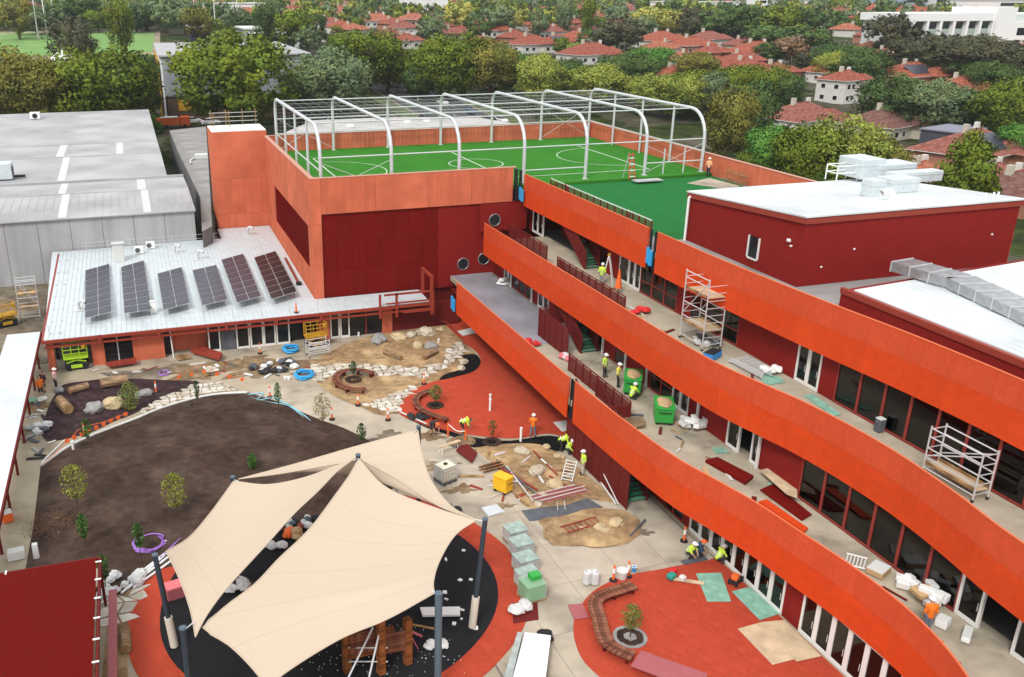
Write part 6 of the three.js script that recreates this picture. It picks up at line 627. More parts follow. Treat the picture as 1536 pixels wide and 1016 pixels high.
person(V3(32.1, L1 + 1.05, -59.8), 3.1, 'hi-vis worker climbing the stair from the first balcony', { top: YE, legs: NA, vest: 1 }, 'stand'); person(G(906, 566, L1), .6, 'hi-vis worker standing behind the mesh balustrade on the first balcony', { top: YE, legs: SK, vest: 1 }, 'stand'); person(G(926, 581, L1), 1.0, 'yellow vested worker beside the full green bin', { top: [.7, .6, .1], legs: SK, vest: 1 }, 'stand'); person(G(948, 600, L1), 2.0, 'hi-vis worker crouching in front of the full green bin', { top: YE, legs: SK, vest: 1 }, 'crouch'); person(G(902, 428, L2), 2.4, 'hi-vis worker standing at the step ladder on the second balcony', { top: YE, legs: [.3, .3, .32], vest: 1 }, 'stand'); person(G(1389, 950, L1), 2.8, 'worker in orange shirt and white hard hat on the first balcony by the foam boxes', { top: OR, legs: GY }, 'stand'); person(G(62, 596), .4, 'person in orange top and dark shorts beside the walkway roof', { top: OR, legs: SK, shorts: 1 }, 'stand', false); person(G(67, 588), -.6, 'person in dark clothes and shorts behind the one in orange', { top: [.1, .06, .06], legs: SK, shorts: 1 }, 'stand', false); person(G(84, 584), 1.5, 'person in pale pink top with white hard hat by the mulch bed', { top: [.75, .5, .48], legs: NA }, 'stand'); person(G(1062, 264, FL), 2.5, 'worker in orange vest standing at the rooftop parapet', { top: [.85, .4, .2], legs: NA, vest: 1 }, 'stand'); person(G(1046, 836), .9, 'worker in navy with an orange hard hat crouching under the lowest band', { top: [.04, .08, .14], legs: NA, hat: mt.orangeSafe }, 'crouch'); person(G(1034, 838), .4, 'hi-vis worker kneeling beside the grey mesh mat', { top: YE, legs: SK, vest: 1 }, 'crouch'); person(G(1078, 845), 1.5, 'hi-vis worker crouching at the white framed doors', { top: YE, legs: SK, vest: 1 }, 'crouch');
// ================================================================ loose offcuts and scraps of the building site
{
  const lay = (n, label, group, spot, mats, L = [.5, 1.8]) => { for (let i = 0; i < n; i++) { const [x, y, z] = spot(), l = rr(...L), w = rr(.08, .28), o = mesh('offcut', bx(l, rr(.03, .08), w, x, y + .05, z, rr(0, 3.1)), mats[i % mats.length]); tag(o, label, 'offcut', group); } };
  lay(16, 'loose offcut lying on the second balcony floor', 'offcuts on the second balcony', () => [rr(33.2, 35.6), L2, rr(-64, -38)], [mt.timber, mt.pale, mt.ply, mt.alu, mt.maroon]);
  lay(16, 'loose offcut lying on the first balcony floor', 'offcuts on the first balcony', () => [rr(29.6, 32.2), L1 + .01, rr(-48, -23)], [mt.timber, mt.pale, mt.maroon, mt.card, mt.greyMat]);
  lay(20, 'loose offcut lying in the rock garden and on the path beside it', 'offcuts round the rock garden', () => { const p = G(rr(690, 880), rr(672, 760)); return [p.x, .02, p.z]; }, [mt.timber, mt.pale, mt.redSteel, mt.alu, mt.wood]);
  lay(22, 'loose offcut on the dirty concrete before the single storey building', 'offcuts before the solar roofed building', () => { const p = G(rr(130, 470), rr(545, 566)); return [p.x, .02, p.z]; }, [mt.timber, mt.pale, mt.greyMat, mt.redSteel, mt.white], [.3, 1.3]);
  lay(14, 'loose scrap lying along the path beside the walkway roof', 'scraps beside the walkway roof', () => { const p = G(rr(42, 66), rr(600, 690)); return [p.x, .02, p.z]; }, [mt.pale, mt.greyMat, mt.wrap, mt.tarp], [.4, 1.2]);
  lay(10, 'small white scrap lying on the black playground rubber', 'white scraps on the playground rubber', () => { const p = G(rr(660, 715), rr(800, 960)); return [p.x, .02, p.z]; }, [mt.white], [.1, .25]);
}
// ================================================================ BACKGROUND: trees
function crownGeo(nc, per, leaf, sd, shape) { // unit crown: leaf sprays gathered in clumps, -1..1
  seed = sd; const pos = [], nor = [], col = [], cl = [];
  for (let i = 0; i < nc; i++) { let d = V3(rr(-1, 1), rr(-1, 1), rr(-1, 1)).normalize(); const rad = i < nc * .72 ? rr(.68, .92) : rr(.25, .65); let c = d.multiplyScalar(rad); if (shape === 'poplar') c.multiply(V3(.8, 1, .8)); if (shape === 'cone') { const k = .25 + .75 * (1 - (c.y + 1) / 2); c.x *= k * 1.2; c.z *= k * 1.2; } if (shape === 'dome' && c.y < -.2) c.y *= .6; cl.push([c, rr(.17, .34), rr(.72, 1.3), rr(-.1, .1)]); }
  const N = V3(0, 0, 0), q = new THREE.Quaternion(), eu = new THREE.Euler();
  for (const [c, r, b, hue] of cl) for (let k = 0; k < per; k++) {
    const d = V3(rr(-1, 1), rr(-1, 1), rr(-1, 1)).normalize(), p = c.clone().addScaledVector(d, r * Math.pow(rnd(), .4)); eu.set(rr(0, 6.3), rr(0, 6.3), rr(0, 6.3)); q.setFromEuler(eu); const s = leaf * rr(.6, 1.4), bb2 = b * rr(.85, 1.15); N.copy(d).multiplyScalar(.6).add(p).add(V3(0, .15, 0)).normalize();
    const P = [[-.6, -.2], [.1, -.9], [.7, .1], [0, .9]].map(([x, y]) => V3(x * s, y * s, (x * y) * s * .4).applyQuaternion(q).add(p)); const gn = P[1].clone().sub(P[0]).cross(P[2].clone().sub(P[0])); for (const j of gn.dot(N) > 0 ? [0, 1, 2, 0, 2, 3] : [0, 2, 1, 0, 3, 2]) { pos.push(P[j].x, P[j].y, P[j].z); nor.push(N.x, N.y, N.z); col.push(bb2 * (1 + hue), bb2, bb2 * (1 - hue)); }
  }
  const g = new THREE.BufferGeometry(); g.setAttribute('position', new THREE.Float32BufferAttribute(pos, 3)); g.setAttribute('normal', new THREE.Float32BufferAttribute(nor, 3)); g.setAttribute('color', new THREE.Float32BufferAttribute(col, 3)); return g;
}
const CR = { big: [1, 2, 3].map(i => crownGeo(120, 100, .04, 100 + i)), mid: [1, 2, 3, 4].map(i => crownGeo(60, 46, .072, 200 + i)), far: [1, 2, 3].map(i => crownGeo(26, 13, .17, 300 + i)), poplar: [crownGeo(90, 60, .05, 401, 'poplar')], cone: [crownGeo(110, 90, .04, 402, 'cone')], dome: [crownGeo(90, 70, .045, 403, 'dome')] };
seed = 4242;
const LM = { olive: [.135, .165, .026], autumn: [.185, .165, .045], dark: [.085, .125, .046], gum: [.15, .185, .105], yellow: [.40, .36, .11], purple: [.092, .088, .058], bright: [.11, .22, .05], brown: [.26, .155, .11], lime: [.26, .275, .065] };
const leafM = {}; for (const k in LM) LM[k] = LM[k].map((v, i) => v * [1.32, 1.42, 1.2][i]); for (const k in LM) leafM[k] = M(LM[k], .95, null, 1, { vc: true, double: true, spec: .08, phys: { transmission: .2, thickness: 0, ior: 1.1 } });
const treeWords = { olive: 'olive green broad leaved tree', autumn: 'tree with yellow brown autumn leaves', dark: 'dense dark green tree', gum: 'grey green eucalyptus tree', yellow: 'pale yellow leaved tree', purple: 'purple brown leaved tree', bright: 'fresh bright green tree', brown: 'rusty pink brown tree', lime: 'yellow green leafy tree' };
const trunkGeo = (() => { const g = [tube([0, 0, 0], [.02, .62, .01], .05, 7, .03), tube([.01, .38, 0], [.3, .72, .1], .024, 5, .008), tube([.01, .34, 0], [-.28, .7, .14], .024, 5, .008), tube([.01, .42, 0], [.05, .78, -.28], .022, 5, .008), tube([.02, .6, 0], [-.05, .9, .06], .026, 5, .006)]; return merged(g); })();
function treeAt(P, h, w, kind, variant, where, skirt = .14) {
  const t = thing(variant === 'poplar' ? 'poplar_tree' : variant === 'cone' ? 'conifer_tree' : 'tree', treeWords[kind] + ' ' + where, 'tree', [P.x, P.y - .1, P.z], rnd() * 6.28, 'trees: ' + treeWords[kind] + ' ' + where);
  const tr = mesh('trunk', trunkGeo, barkMat, t); tr.scale.set(Math.min(h, w) * .8, h * .95, Math.min(h, w) * .8); const gs = CR[variant], c = mesh('crown', gs[Math.floor(rnd() * gs.length)], leafM[kind], t), ch = h * (1 - skirt); c.scale.set(w / 2 * 1.06, ch / 2, w / 2 * 1.06); c.position.y = h * skirt + ch / 2 - h * .02; return t;
}
function tree(px, top, base, wpx, kind, variant, where) { const P = Gt(px, base), d = Math.hypot(P.x, P.z, CAMH), h = Math.max(3.2, heightAt(px, top, P) - P.y), w = wpx * d / FPX; treeAt(P, h, w, kind, variant || (d < 330 ? 'big' : d < 620 ? 'mid' : 'far'), where || (d < 330 ? 'on the street beyond the school' : d < 620 ? 'among the suburban houses' : 'on the far side of the suburb')); }
const TR = [[28, 66, 205, 120, 'autumn'], [78, 84, 205, 80, 'autumn'], [160, 60, 204, 150, 'olive'], [112, 20, 112, 66, 'purple', 'dome'], [185, -8, 92, 44, 'olive', 'poplar'], [30, -8, 60, 44, 'autumn'], [78, 2, 50, 60, 'gum'], [105, -6, 49, 60, 'dark'], [55, 15, 52, 50, 'gum'], [130, -10, 47, 60, 'dark'], [148, 12, 49, 40, 'olive'], [205, 5, 49, 46, 'dark'], [222, -6, 47, 56, 'gum'], [250, -8, 49, 50, 'gum'], [278, -5, 52, 60, 'gum'], [300, 5, 62, 44, 'autumn'], [222, 78, 182, 56, 'dark'], [355, 42, 205, 164, 'olive'], [495, 68, 182, 128, 'gum'], [455, 95, 175, 60, 'dark'], [400, -4, 74, 44, 'dark', 'poplar'], [440, 12, 80, 60, 'olive'], [475, 16, 70, 45, 'dark'], [462, 40, 82, 40, 'gum'], [520, 44, 110, 60, 'olive'], [555, 38, 140, 110, 'olive'], [582, 60, 138, 70, 'autumn'], [612, 75, 140, 60, 'olive'], [660, 50, 150, 90, 'olive'], [695, 46, 148, 90, 'olive'], [735, 56, 150, 84, 'autumn'], [648, 22, 66, 44, 'gum'], [688, -2, 52, 44, 'yellow'], [714, 22, 66, 44, 'dark'], [745, 4, 55, 52, 'gum'], [770, 10, 48, 30, 'yellow'], [806, 12, 62, 32, 'gum'], [845, -8, 56, 30, 'gum', 'poplar'], [880, -8, 58, 26, 'olive', 'poplar'], [895, 38, 78, 54, 'dark'], [925, 20, 84, 64, 'purple'], [975, 7, 56, 60, 'yellow'], [1008, 11, 56, 46, 'yellow'], [965, 22, 62, 40, 'gum'], [1040, 10, 60, 50, 'purple'], [1070, 10, 62, 60, 'dark'], [1100, 4, 60, 60, 'dark'], [1130, 8, 62, 60, 'dark'], [1165, 6, 64, 60, 'olive'], [1200, 6, 60, 60, 'dark'], [808, 78, 165, 68, 'lime'], [770, 75, 145, 54, 'bright'], [852, 82, 150, 50, 'dark'], [893, 94, 165, 90, 'lime'], [935, 74, 150, 84, 'dark'], [975, 66, 120, 74, 'bright'], [1010, 106, 180, 84, 'lime'], [965, 108, 172, 60, 'lime'], [1042, 74, 130, 62, 'autumn'], [1035, 100, 170, 70, 'olive'], [1088, 124, 250, 72, 'autumn'], [1125, 118, 230, 66, 'dark'], [1150, 180, 285, 76, 'bright'], [1128, 222, 285, 60, 'olive'], [1205, 180, 300, 96, 'olive'], [1255, 168, 300, 120, 'lime'], [1215, 235, 300, 80, 'bright'], [1305, 200, 300, 86, 'autumn'], [1436, 192, 330, 88, 'olive', 'cone'], [1330, 106, 200, 90, 'dark'], [1392, 116, 205, 96, 'gum'], [1430, 128, 200, 70, 'dark'], [1505, 112, 215, 84, 'olive'], [1525, 180, 250, 60, 'bright'], [1330, 18, 92, 66, 'purple'], [1290, 72, 128, 74, 'dark'], [1258, 62, 112, 80, 'dark'], [1358, 52, 116, 70, 'purple'], [1402, 48, 118, 90, 'purple'], [1455, 50, 128, 104, 'purple'], [1512, 62, 128, 80, 'purple'], [1246, 76, 124, 52, 'lime'], [1276, 88, 126, 40, 'bright'], [1184, 52, 98, 44, 'brown'], [1152, 62, 96, 44, 'dark'], [1160, 34, 80, 80, 'dark'], [1212, 38, 84, 64, 'dark'], [1100, 92, 172, 70, 'olive'], [1140, 92, 165, 74, 'olive'], [1068, 106, 176, 60, 'gum'], [1168, 104, 168, 60, 'dark'], [1390, 70, 118, 54, 'dark'], [1450, 84, 128, 56, 'bright'], [20, 100, 205, 60, 'olive'], [520, 95, 168, 60, 'gum'], [630, 95, 150, 50, 'dark'], [1480, 90, 150, 60, 'dark']];
const TW = {28: "behind the warehouse, at the goal posts side", 78: "behind the warehouse, beside the pavilion", 160: "behind the warehouse, largest before the pavilion", 355: "in front of the grey hall, covering its middle", 495: "right of the grey hall, drooping behind the arches", 455: "against the right end of the grey hall", 222: "against the yellow side of the grey hall", 555: "left of the road junction, largest there", 582: "left of the road junction, behind the larger olive one", 612: "overhanging the parked cars at the junction", 660: "right of the road junction, nearest the pole", 695: "right of the road junction, middle of the clump", 735: "right of the road junction, last of the clump", 808: "behind the middle arches, standing alone", 770: "behind the clump at the road", 893: "behind the middle arches, wide low one", 852: "between the two lime trees behind the arches", 935: "behind the wide lime tree and red hip roof", 1010: "behind the right end of the arches", 965: "behind the fifth arch", 1088: "rising beside the last arch", 1125: "behind the tall autumn tree at the last arch", 1150: "behind the power pole by the parapet", 1128: "low beside the power pole by the parapet", 1205: "behind the rooftop hall, left of its hatch rail", 1255: "behind the rooftop hall, largest there", 1215: "low in front of the pink roofed house", 1305: "behind the air handling units", 1436: "behind the rooftop hall, pointed one", 1330: "between the two storey house and the solar house", 1392: "behind the solar roof house", 1430: "behind the solar house chimney", 1505: "right of the solar roof house", 1035: "behind the last arches, under the lime tree", 1100: "between the last arch and the red roofs", 1140: "in front of the chimney row", 1068: "left of the tall autumn tree", 1168: "behind the pink roofed house", 20: "at the far corner of the warehouse", 520: "left of the junction beside the drooping gum", 630: "under the clump at the junction pole"};
for (const a of TR) { tree(...[...a, undefined].slice(0, 6), TW[a[0]]); }
// ---------------------------------------------------------------- houses
const roofM = [M([.50, .185, .12], .88, 'tiles', .4), M([.44, .165, .12], .88, 'tiles', .35), M([.41, .19, .155], .9, 'tiles', .4), M([.29, .18, .155], .9, 'tiles', .4), M([.56, .25, .165], .88, 'tiles', .3)], wallM = [M([.72, .70, .65], .85, 'grain', .3), M([.42, .2, .13], .9, 'grain', .5), M([.6, .55, .45], .85, 'grain', .4)];
function hipGeo(w, d, h, o = .6) { const W = w / 2 + o, D = d / 2 + o, r = Math.max(.2, W - D), A = [[-W, 0, D], [W, 0, D], [W, 0, -D], [-W, 0, -D], [-r, h, 0], [r, h, 0]], F = [[0, 1, 5], [0, 5, 4], [1, 2, 5], [2, 3, 4], [2, 4, 5], [3, 0, 4], [0, 2, 1], [0, 3, 2]], pos = []; for (const f of F) for (const k of f) pos.push(...A[k]); const g = new THREE.BufferGeometry(); g.setAttribute('position', new THREE.Float32BufferAttribute(pos, 3)); g.computeVertexNormals(); return boxUV(g); }
function house(px, base, wpx, turn, rm, wm, storeys, label, extra) {
  const P = Gt(px, base), d = Math.hypot(P.x, P.z, CAMH), w = Math.min(19, Math.max(9, wpx * d / FPX * .92)), dp = w * .72, wh = storeys * 2.9 + .3, rh = dp * .27, t = thing('house', label, 'house', [P.x, P.y - .3, P.z - dp * .2], turn, 'suburban houses with tiled hip roofs');
  mesh('wall', bb(-w / 2, 0, -dp / 2, w / 2, wh, dp / 2), wallM[wm], t); const r = mesh('roof', [hipGeo(w, dp, rh).translate(0, wh, 0), hipGeo(w * .45, dp * .5, rh * .7).translate(w * .22, wh + .01, dp * .42)], roofM[rm], t); mesh('wing_wall', bb(w * .02, 0, dp / 2 + .01, w * .42, wh - .02, dp * .66), wallM[wm], t);
  mesh('ridge_cap', tube([-(w - dp) / 2, wh + rh, 0], [(w - dp) / 2 + .3, wh + rh, 0], .14, 5), roofM[(rm + 1) % 5], r); mesh('chimney', bb(-w * .2, wh + .3, -.5, -w * .2 + .9, wh + rh + 1.1, .4), wallM[2], r); if (rnd() < .6) mesh('chimney', bb(w * .28, wh + .3, -dp * .2, w * .28 + .8, wh + rh + .6, -dp * .2 + .8), wallM[0], r);
  mesh('gutter', [bb(-w / 2 - .62, wh - .12, dp / 2 + .5, w / 2 + .62, wh - .02, dp / 2 + .62), bb(-w / 2 - .62, wh - .12, -dp / 2 - .5, -w / 2 - .5, wh - .02, dp / 2 + .5)], mt.white, r);
  for (let s = 0; s < storeys; s++) for (const x of [-.36, -.18, .14]) { const wi = mesh('window', bb(x * w - .8, .9 + s * 2.9, dp / 2 - .02, x * w + .8, 2.2 + s * 2.9, dp / 2 + (x > 0 ? dp * .16 + .05 : .05)), mt.white, t); mesh('pane', bb(x * w - .68, 1.0 + s * 2.9, dp / 2, x * w + .68, 2.1 + s * 2.9, dp / 2 + (x > 0 ? dp * .16 + .07 : .07)), mt.darkGlass, wi); }
  for (let s = 0; s < storeys; s++) for (const z of [-.25, .2]) { const wi = mesh('window', bb(-w / 2 - .05, .9 + s * 2.9, z * dp - .7, -w / 2 + .02, 2.2 + s * 2.9, z * dp + .7), mt.white, t); mesh('pane', bb(-w / 2 - .07, 1 + s * 2.9, z * dp - .6, -w / 2, 2.1 + s * 2.9, z * dp + .6), mt.darkGlass, wi); }
  if (extra === 'solar') { const g = []; for (let k = 0; k < 5; k++) g.push(bx(w * .1, .06, dp * .36, -w * .3 + k * w * .11, wh + rh * .52, dp * .28, 0, Math.atan2(rh, dp / 2 + .6))); mesh('solar_panel', g, mt.pv, r); } return t;
}
const HS = [[1208, 196, 108, .25, 2, 0, 1, 'house with a pink red hip roof and white walls behind the street trees'], [1268, 152, 62, .3, 1, 0, 2, 'two storey white house with a small red hip roof'], [1335, 205, 110, .35, 3, 2, 1, 'house with a faded brown purple tiled roof'], [1470, 250, 150, .3, 2, 1, 1, 'house with solar panels on its red roof beside the dark grey extension', 'solar'], [1385, 290, 90, .35, 4, 1, 1, 'house with an orange tiled roof next to the conifer'], [1530, 315, 120, .3, 3, 1, 1, 'brown roofed house behind the red rooftop hall'], [1448, 150, 84, .2, 0, 1, 1, 'house with an orange red roof and two tall pale chimneys'], [1372, 128, 86, .2, 0, 1, 1, 'house with a row of chimneys below the white hotel block', 'solar'], [1240, 122, 60, .3, 0, 0, 1, 'white gabled house with an orange roof'], [1075, 112, 66, .2, 1, 0, 1, 'red roofed house with white walls left of the palm'], [1140, 92, 80, .15, 0, 0, 1, 'long orange red roof behind the palm tree'], [1120, 116, 62, .2, 1, 1, 1, 'red roof with pairs of chimneys'], [1165, 122, 60, .2, 1, 1, 1, 'low red roof in the middle of the chimney row'], [1040, 80, 60, .2, 0, 1, 1, 'orange roofed house at the bend of the row'], [1065, 70, 56, .1, 2, 0, 1, 'pale pink roofed house in the row'], [995, 72, 66, .2, 0, 0, 1, 'orange roofed house beside the yellow trees'], [965, 60, 44, .2, 0, 1, 1, 'small orange roof left of the yellow trees'], [890, 94, 84, .15, 1, 0, 1, 'wide red hip roof with white walls behind the pitch'], [800, 78, 66, .2, 1, 0, 1, 'red roofed house with a white gable by the blue roof'], [838, 74, 50, .2, 0, 0, 1, 'orange hipped roof right of the blue solar roof', 'solar'], [822, 58, 46, .1, 2, 0, 1, 'pink tiled roof with white gable'], [742, 56, 52, .2, 0, 0, 1, 'orange roof with white chimney above the plane trees'], [700, 54, 36, .2, 1, 2, 1, 'small brick red hip roof beside the yellow tree'], [610, 72, 48, .2, 1, 0, 1, 'red hip roof over white walls above the road'], [655, 78, 36, .2, 1, 1, 1, 'low red roof with a white chimney above the road'], [604, 52, 44, .2, 2, 0, 1, 'faded pink roof above the red hip roof'], [565, 40, 56, .15, 4, 0, 1, 'coral roofed house with several chimneys'], [622, 38, 48, .15, 4, 1, 1, 'coral hip roof near the church spire'], [658, 28, 44, .1, 4, 1, 1, 'long coral roof in the far street'], [522, 38, 44, .1, 4, 1, 1, 'coral roof at the end of the far street'], [482, 26, 40, .1, 4, 0, 1, 'far coral roof above the poplar'], [495, 44, 44, .1, 2, 0, 1, 'faded pink roof above the grey green trees'], [1215, 38, 44, .1, 4, 0, 1, 'far coral roof in the trees toward the hotel'], [1295, 38, 44, .1, 4, 1, 1, 'far coral roof left of the dark tree'], [1120, 32, 30, .1, 4, 1, 1, 'single far orange roof under the pale tower'], [370, 28, 44, .1, 4, 0, 1, 'far coral roof behind the white hall'], [1340, 108, 60, .3, 0, 1, 1, 'orange roof partly hidden by the dark trees'], [1410, 28, 50, .1, 4, 1, 1, 'far coral roof behind the white hotel block'], [1105, 58, 40, .1, 4, 0, 1, 'coral roof in the pale roofed row'], [1495, 290, 50, .3, 2, 0, 1, 'white walled annex below the red roof'], [420, 20, 40, .1, 4, 0, 1, 'coral roof on the horizon behind the poplar'], [780, 30, 40, .1, 4, 0, 1, 'far coral roof among the pale trees']];
for (const a of HS) house(...a);
{ // more of the packed suburb: one small house per colour, then copies
  const protos = [0, 1, 2, 4].map((rm, i) => { const w = 12, dp = 9, t = thing('small_house', 'small house with ' + ['an orange', 'a red', 'a faded pink', 'a coral'][i] + ' hip roof among the garden trees', 'house', [0, -.05, 0], 0, 'small houses with ' + ['orange', 'red', 'faded pink', 'coral'][i] + ' hip roofs'); mesh('wall', bb(-w / 2, 0, -dp / 2, w / 2, 3.1, dp / 2), wallM[i % 3], t); const r = mesh('roof', [hipGeo(w, dp, 2.6).translate(0, 3.1, 0), hipGeo(5.5, 5, 1.8).translate(2.5, 3.11, 4)], roofM[rm], t); mesh('wing_wall', bb(.2, 0, dp / 2 + .01, 4.8, 3.08, 6.2), wallM[i % 3], t); mesh('chimney', bb(-2.6, 3.5, -.4, -1.8, 6.6, .4), wallM[2], r); for (const x of [-4, -1.6]) mesh('window', bb(x - .7, .9, dp / 2 - .02, x + .7, 2.3, dp / 2 + .05), mt.darkGlass, t); return t; });
  const used = HS.map(h => Gt(h[0], h[1])); let n = 0, guard = 0;
  while (n < 130 && guard++ < 6000) { const right = rnd() < .6, px = right ? rr(960, 1540) : rr(430, 960), py = right ? rr(18, 128) : rr(14, 80), P = Gt(px, py); if (used.some(u => Math.hypot(u.x - P.x, u.z - P.z) < 17) || TR.some(t => { const q = Gt(t[0], t[2]); return Math.hypot(q.x - P.x, q.z - P.z) < 7; })) continue; used.push(P); const pr = protos[n % 4]; if (n < 4) { pr.position.set(P.x, P.y - .3, P.z); pr.rotation.y = rr(0, .6); } else copy(pr, [P.x, P.y - .3, P.z], rr(0, .6) + (rnd() < .3 ? 1.57 : 0)); n++; }
}
{ // dark grey modern extension
  const P = Gt(1425, 238), t = thing('house_extension', 'dark grey box extension with black windows beside the solar roof house', 'extension', [P.x, P.y, P.z], .3); mesh('wall', bb(-5.2, 0, -4, 5.2, 5.6, 3), M([.06, .065, .08], .7), t); mesh('roof', bb(-5.5, 5.6, -4.3, 5.5, 5.85, 3.3), M([.24, .24, .3], .6, 'grain', .5), t); for (const x of [-4.6, -1.8]) { const w = mesh('window', bb(x, 3.0, 3, x + 2.5, 5.2, 3.06), mt.steel, t); mesh('pane', bb(x + .12, 3.12, 3.04, x + 2.38, 5.08, 3.09), mt.darkGlass, w); } mesh('base_wall', bb(-5.1, 0, 3.01, 0, 2.6, 3.5), mt.white, t);
}
{ // white hotel block: real recessed bays
  const P = Gt(1358, 92), ang = -.05, t = thing('hotel_block', 'long white office block with two rows of recessed dark windows', 'building', [P.x, P.y, P.z], ang), k = Math.hypot(P.x, P.z, CAMH) / FPX, top = heightAt(1358, 20, P) - P.y, W = 190 * k, sh = top / 4.3;
  mesh('core', bb(0, 0, -24, W * 1.25, top - .5, -1.6), M([.55, .6, .58], .8), t); mesh('frame', [bb(-1, top - sh * .7, -25, W * .66, top, 0), bb(-1, 0, -1.5, W * 1.25, top - sh * 3.1, 0), bb(-1.2, 0, -2, 1.2, top, .02)], mt.white, t); const n = 6, bw = W * .64 / n;
  for (let i = 0; i <= n; i++) mesh('pier', bb(i * bw + 1.2 - .5, top - sh * 3.1, -1.55, i * bw + 1.2 + .5, top - sh * .7, -.02), mt.white, t);
  for (let i = 0; i < n; i++) for (let j = 0; j < 2; j++) { const y = top - sh * (1.85 + j * 1.2), w = mesh('window', bb(i * bw + 1.8, y, -1.58, i * bw + bw + .6, y + sh * 1.1, -1.45), M([.35, .42, .38], .7), t); mesh('pane', bb(i * bw + 2.1, y + sh * .45, -1.5, i * bw + bw + .3, y + sh * 1.05, -1.4), mt.darkGlass, w); }
  mesh('tower', bb(W * .66, 0, -20, W * .82, top * 1.12, 1), mt.white, t); mesh('rear_wing', bb(W * .82, 0, -18, W * 1.6, top * .8, .5), mt.white, t); for (let i = 0; i < 6; i++) { const x = W * .86 + i * W * .11; mesh('window', bb(x, top * .52, .4, x + W * .08, top * .68, .56), mt.darkGlass, t); mesh('window', bb(x, top * .3, .4, x + W * .08, top * .42, .56), mt.darkGlass, t); } mesh('plant_room', bb(W * .9, top * .8, -12, W * 1.05, top * 1.0, -3), mt.white, t);
}
{ // grey hall with yellow side and brick base, left
  const P = Gt(250, 186), t = thing('grey_hall', 'large grey metal hall with a brick base and yellow side strip behind the street trees', 'building', [P.x, P.y - .2, P.z], -.02), k = Math.hypot(P.x, P.z, CAMH) / FPX, top = heightAt(245, 84, P) - P.y, W = 205 * k, D = 62;
  mesh('brick_base', bb(.6, 0, -D, W, top * .42, -.4), M([.13, .085, .055], .9, 'grain', .5), t); mesh('wall', bb(.3, top * .42, -D - .2, W + .2, top, 0), M([.36, .38, .42], .6, 'streak', .05), t); mesh('roof', bb(-.6, top, -D - .6, W + .6, top + .35, .5), mt.greyRoofLight, t); mesh('side_strip', [bb(-.5, 0, -D, -.2, top * .9, -8), bb(-.9, 0, -D * .6, -.52, top * .75, -2)], mt.plantYellow, t); mesh('end_wall', bb(-.18, 0, -D, .28, top, -.1), mt.white, t); mesh('sign', bb(W * .09, top * .2, -.38, W * .2, top * .36, -.25), mt.plantYellow, t);
  const g = []; for (let x = 2; x < W; x += 1.6) g.push(bb(x, top * .43, 0, x + .12, top - .05, .06)); mesh('wall_rib', g, M([.33, .35, .39], .6), t).userData.kind = 'stuff';
}
for (const [px, base, top, wpx, dp, m, l] of [[355, 26, 5, 80, 40, mt.white, 'long white flat roofed hall beyond the park'], [400, 62, 46, 60, 30, mt.greyRoof, 'grey low roofed shed behind the grey hall'], [300, 62, 40, 26, 14, mt.post, 'dark blue box shed beside the park trees'], [418, 72, 60, 60, 20, mt.zinc, 'pale roofed hall behind the big olive tree'], [1075, 20, 3, 70, 60, mt.white, 'far white low building under the pale tower'], [1143, 18, -4, 14, 14, mt.white, 'far slim white tower on the horizon'], [1190, 14, 0, 60, 50, mt.white, 'far white block on the horizon'], [1385, 16, -4, 60, 40, M([.3, .36, .45], .5), 'far blue grey glass block behind the hotel'], [1435, 16, -4, 70, 40, mt.pale, 'far banded office block behind the hotel'], [1515, 24, 0, 40, 40, mt.white, 'far white block at the edge of the hotel'], [715, 20, 8, 24, 10, mt.white, 'far white hall beside the yellow tree'], [780, 14, 0, 50, 20, mt.white, 'far long white roofline above the park'], [1010, 10, -3, 60, 40, mt.white, 'far white blocks on the skyline'], [910, 16, 10, 30, 10, mt.zinc, 'far pale roof behind the poplars']]) { const P = Gt(px, base), k = Math.hypot(P.x, P.z, CAMH) / FPX, h = Math.max(5, heightAt(px, top, P) - P.y), w = wpx * k, t = thing('far_building', l, 'building', [P.x, P.y - .3, P.z], 0); mesh('wall', bb(-w / 2, 0, -dp, w / 2, h, 0), m, t); mesh('roof', bb(-w / 2 - .5, h, -dp - .5, w / 2 + .5, h + .6, .5), mt.pale, t); for (let y = 2; y < h - 2.5; y += 4.2) mesh('window', bb(-w / 2 + 1, y, .01, w / 2 - 1, y + 1.8, .12), mt.darkGlass, t); }
{ const o = px2([[412, 206], [800, 192], [720, 177], [600, 176], [470, 181]], 7), t = thing('flat_roof_block', 'low pale flat roofed block behind the back parapet of the pitch', 'building'); mesh('wall', slab(o, 7, 7), mt.greyWall, t); mesh('roof', slab(o, 7.08, .07), M([.56, .54, .52], .9, 'blotch', .08), t); for (const [x, y] of [[525, 192], [610, 186], [640, 184]]) { const p = G(x, y, 7); mesh('roof_unit', rb(1.2, .6, .9, p.x, 7.4, p.z, .05), mt.white, t); } }
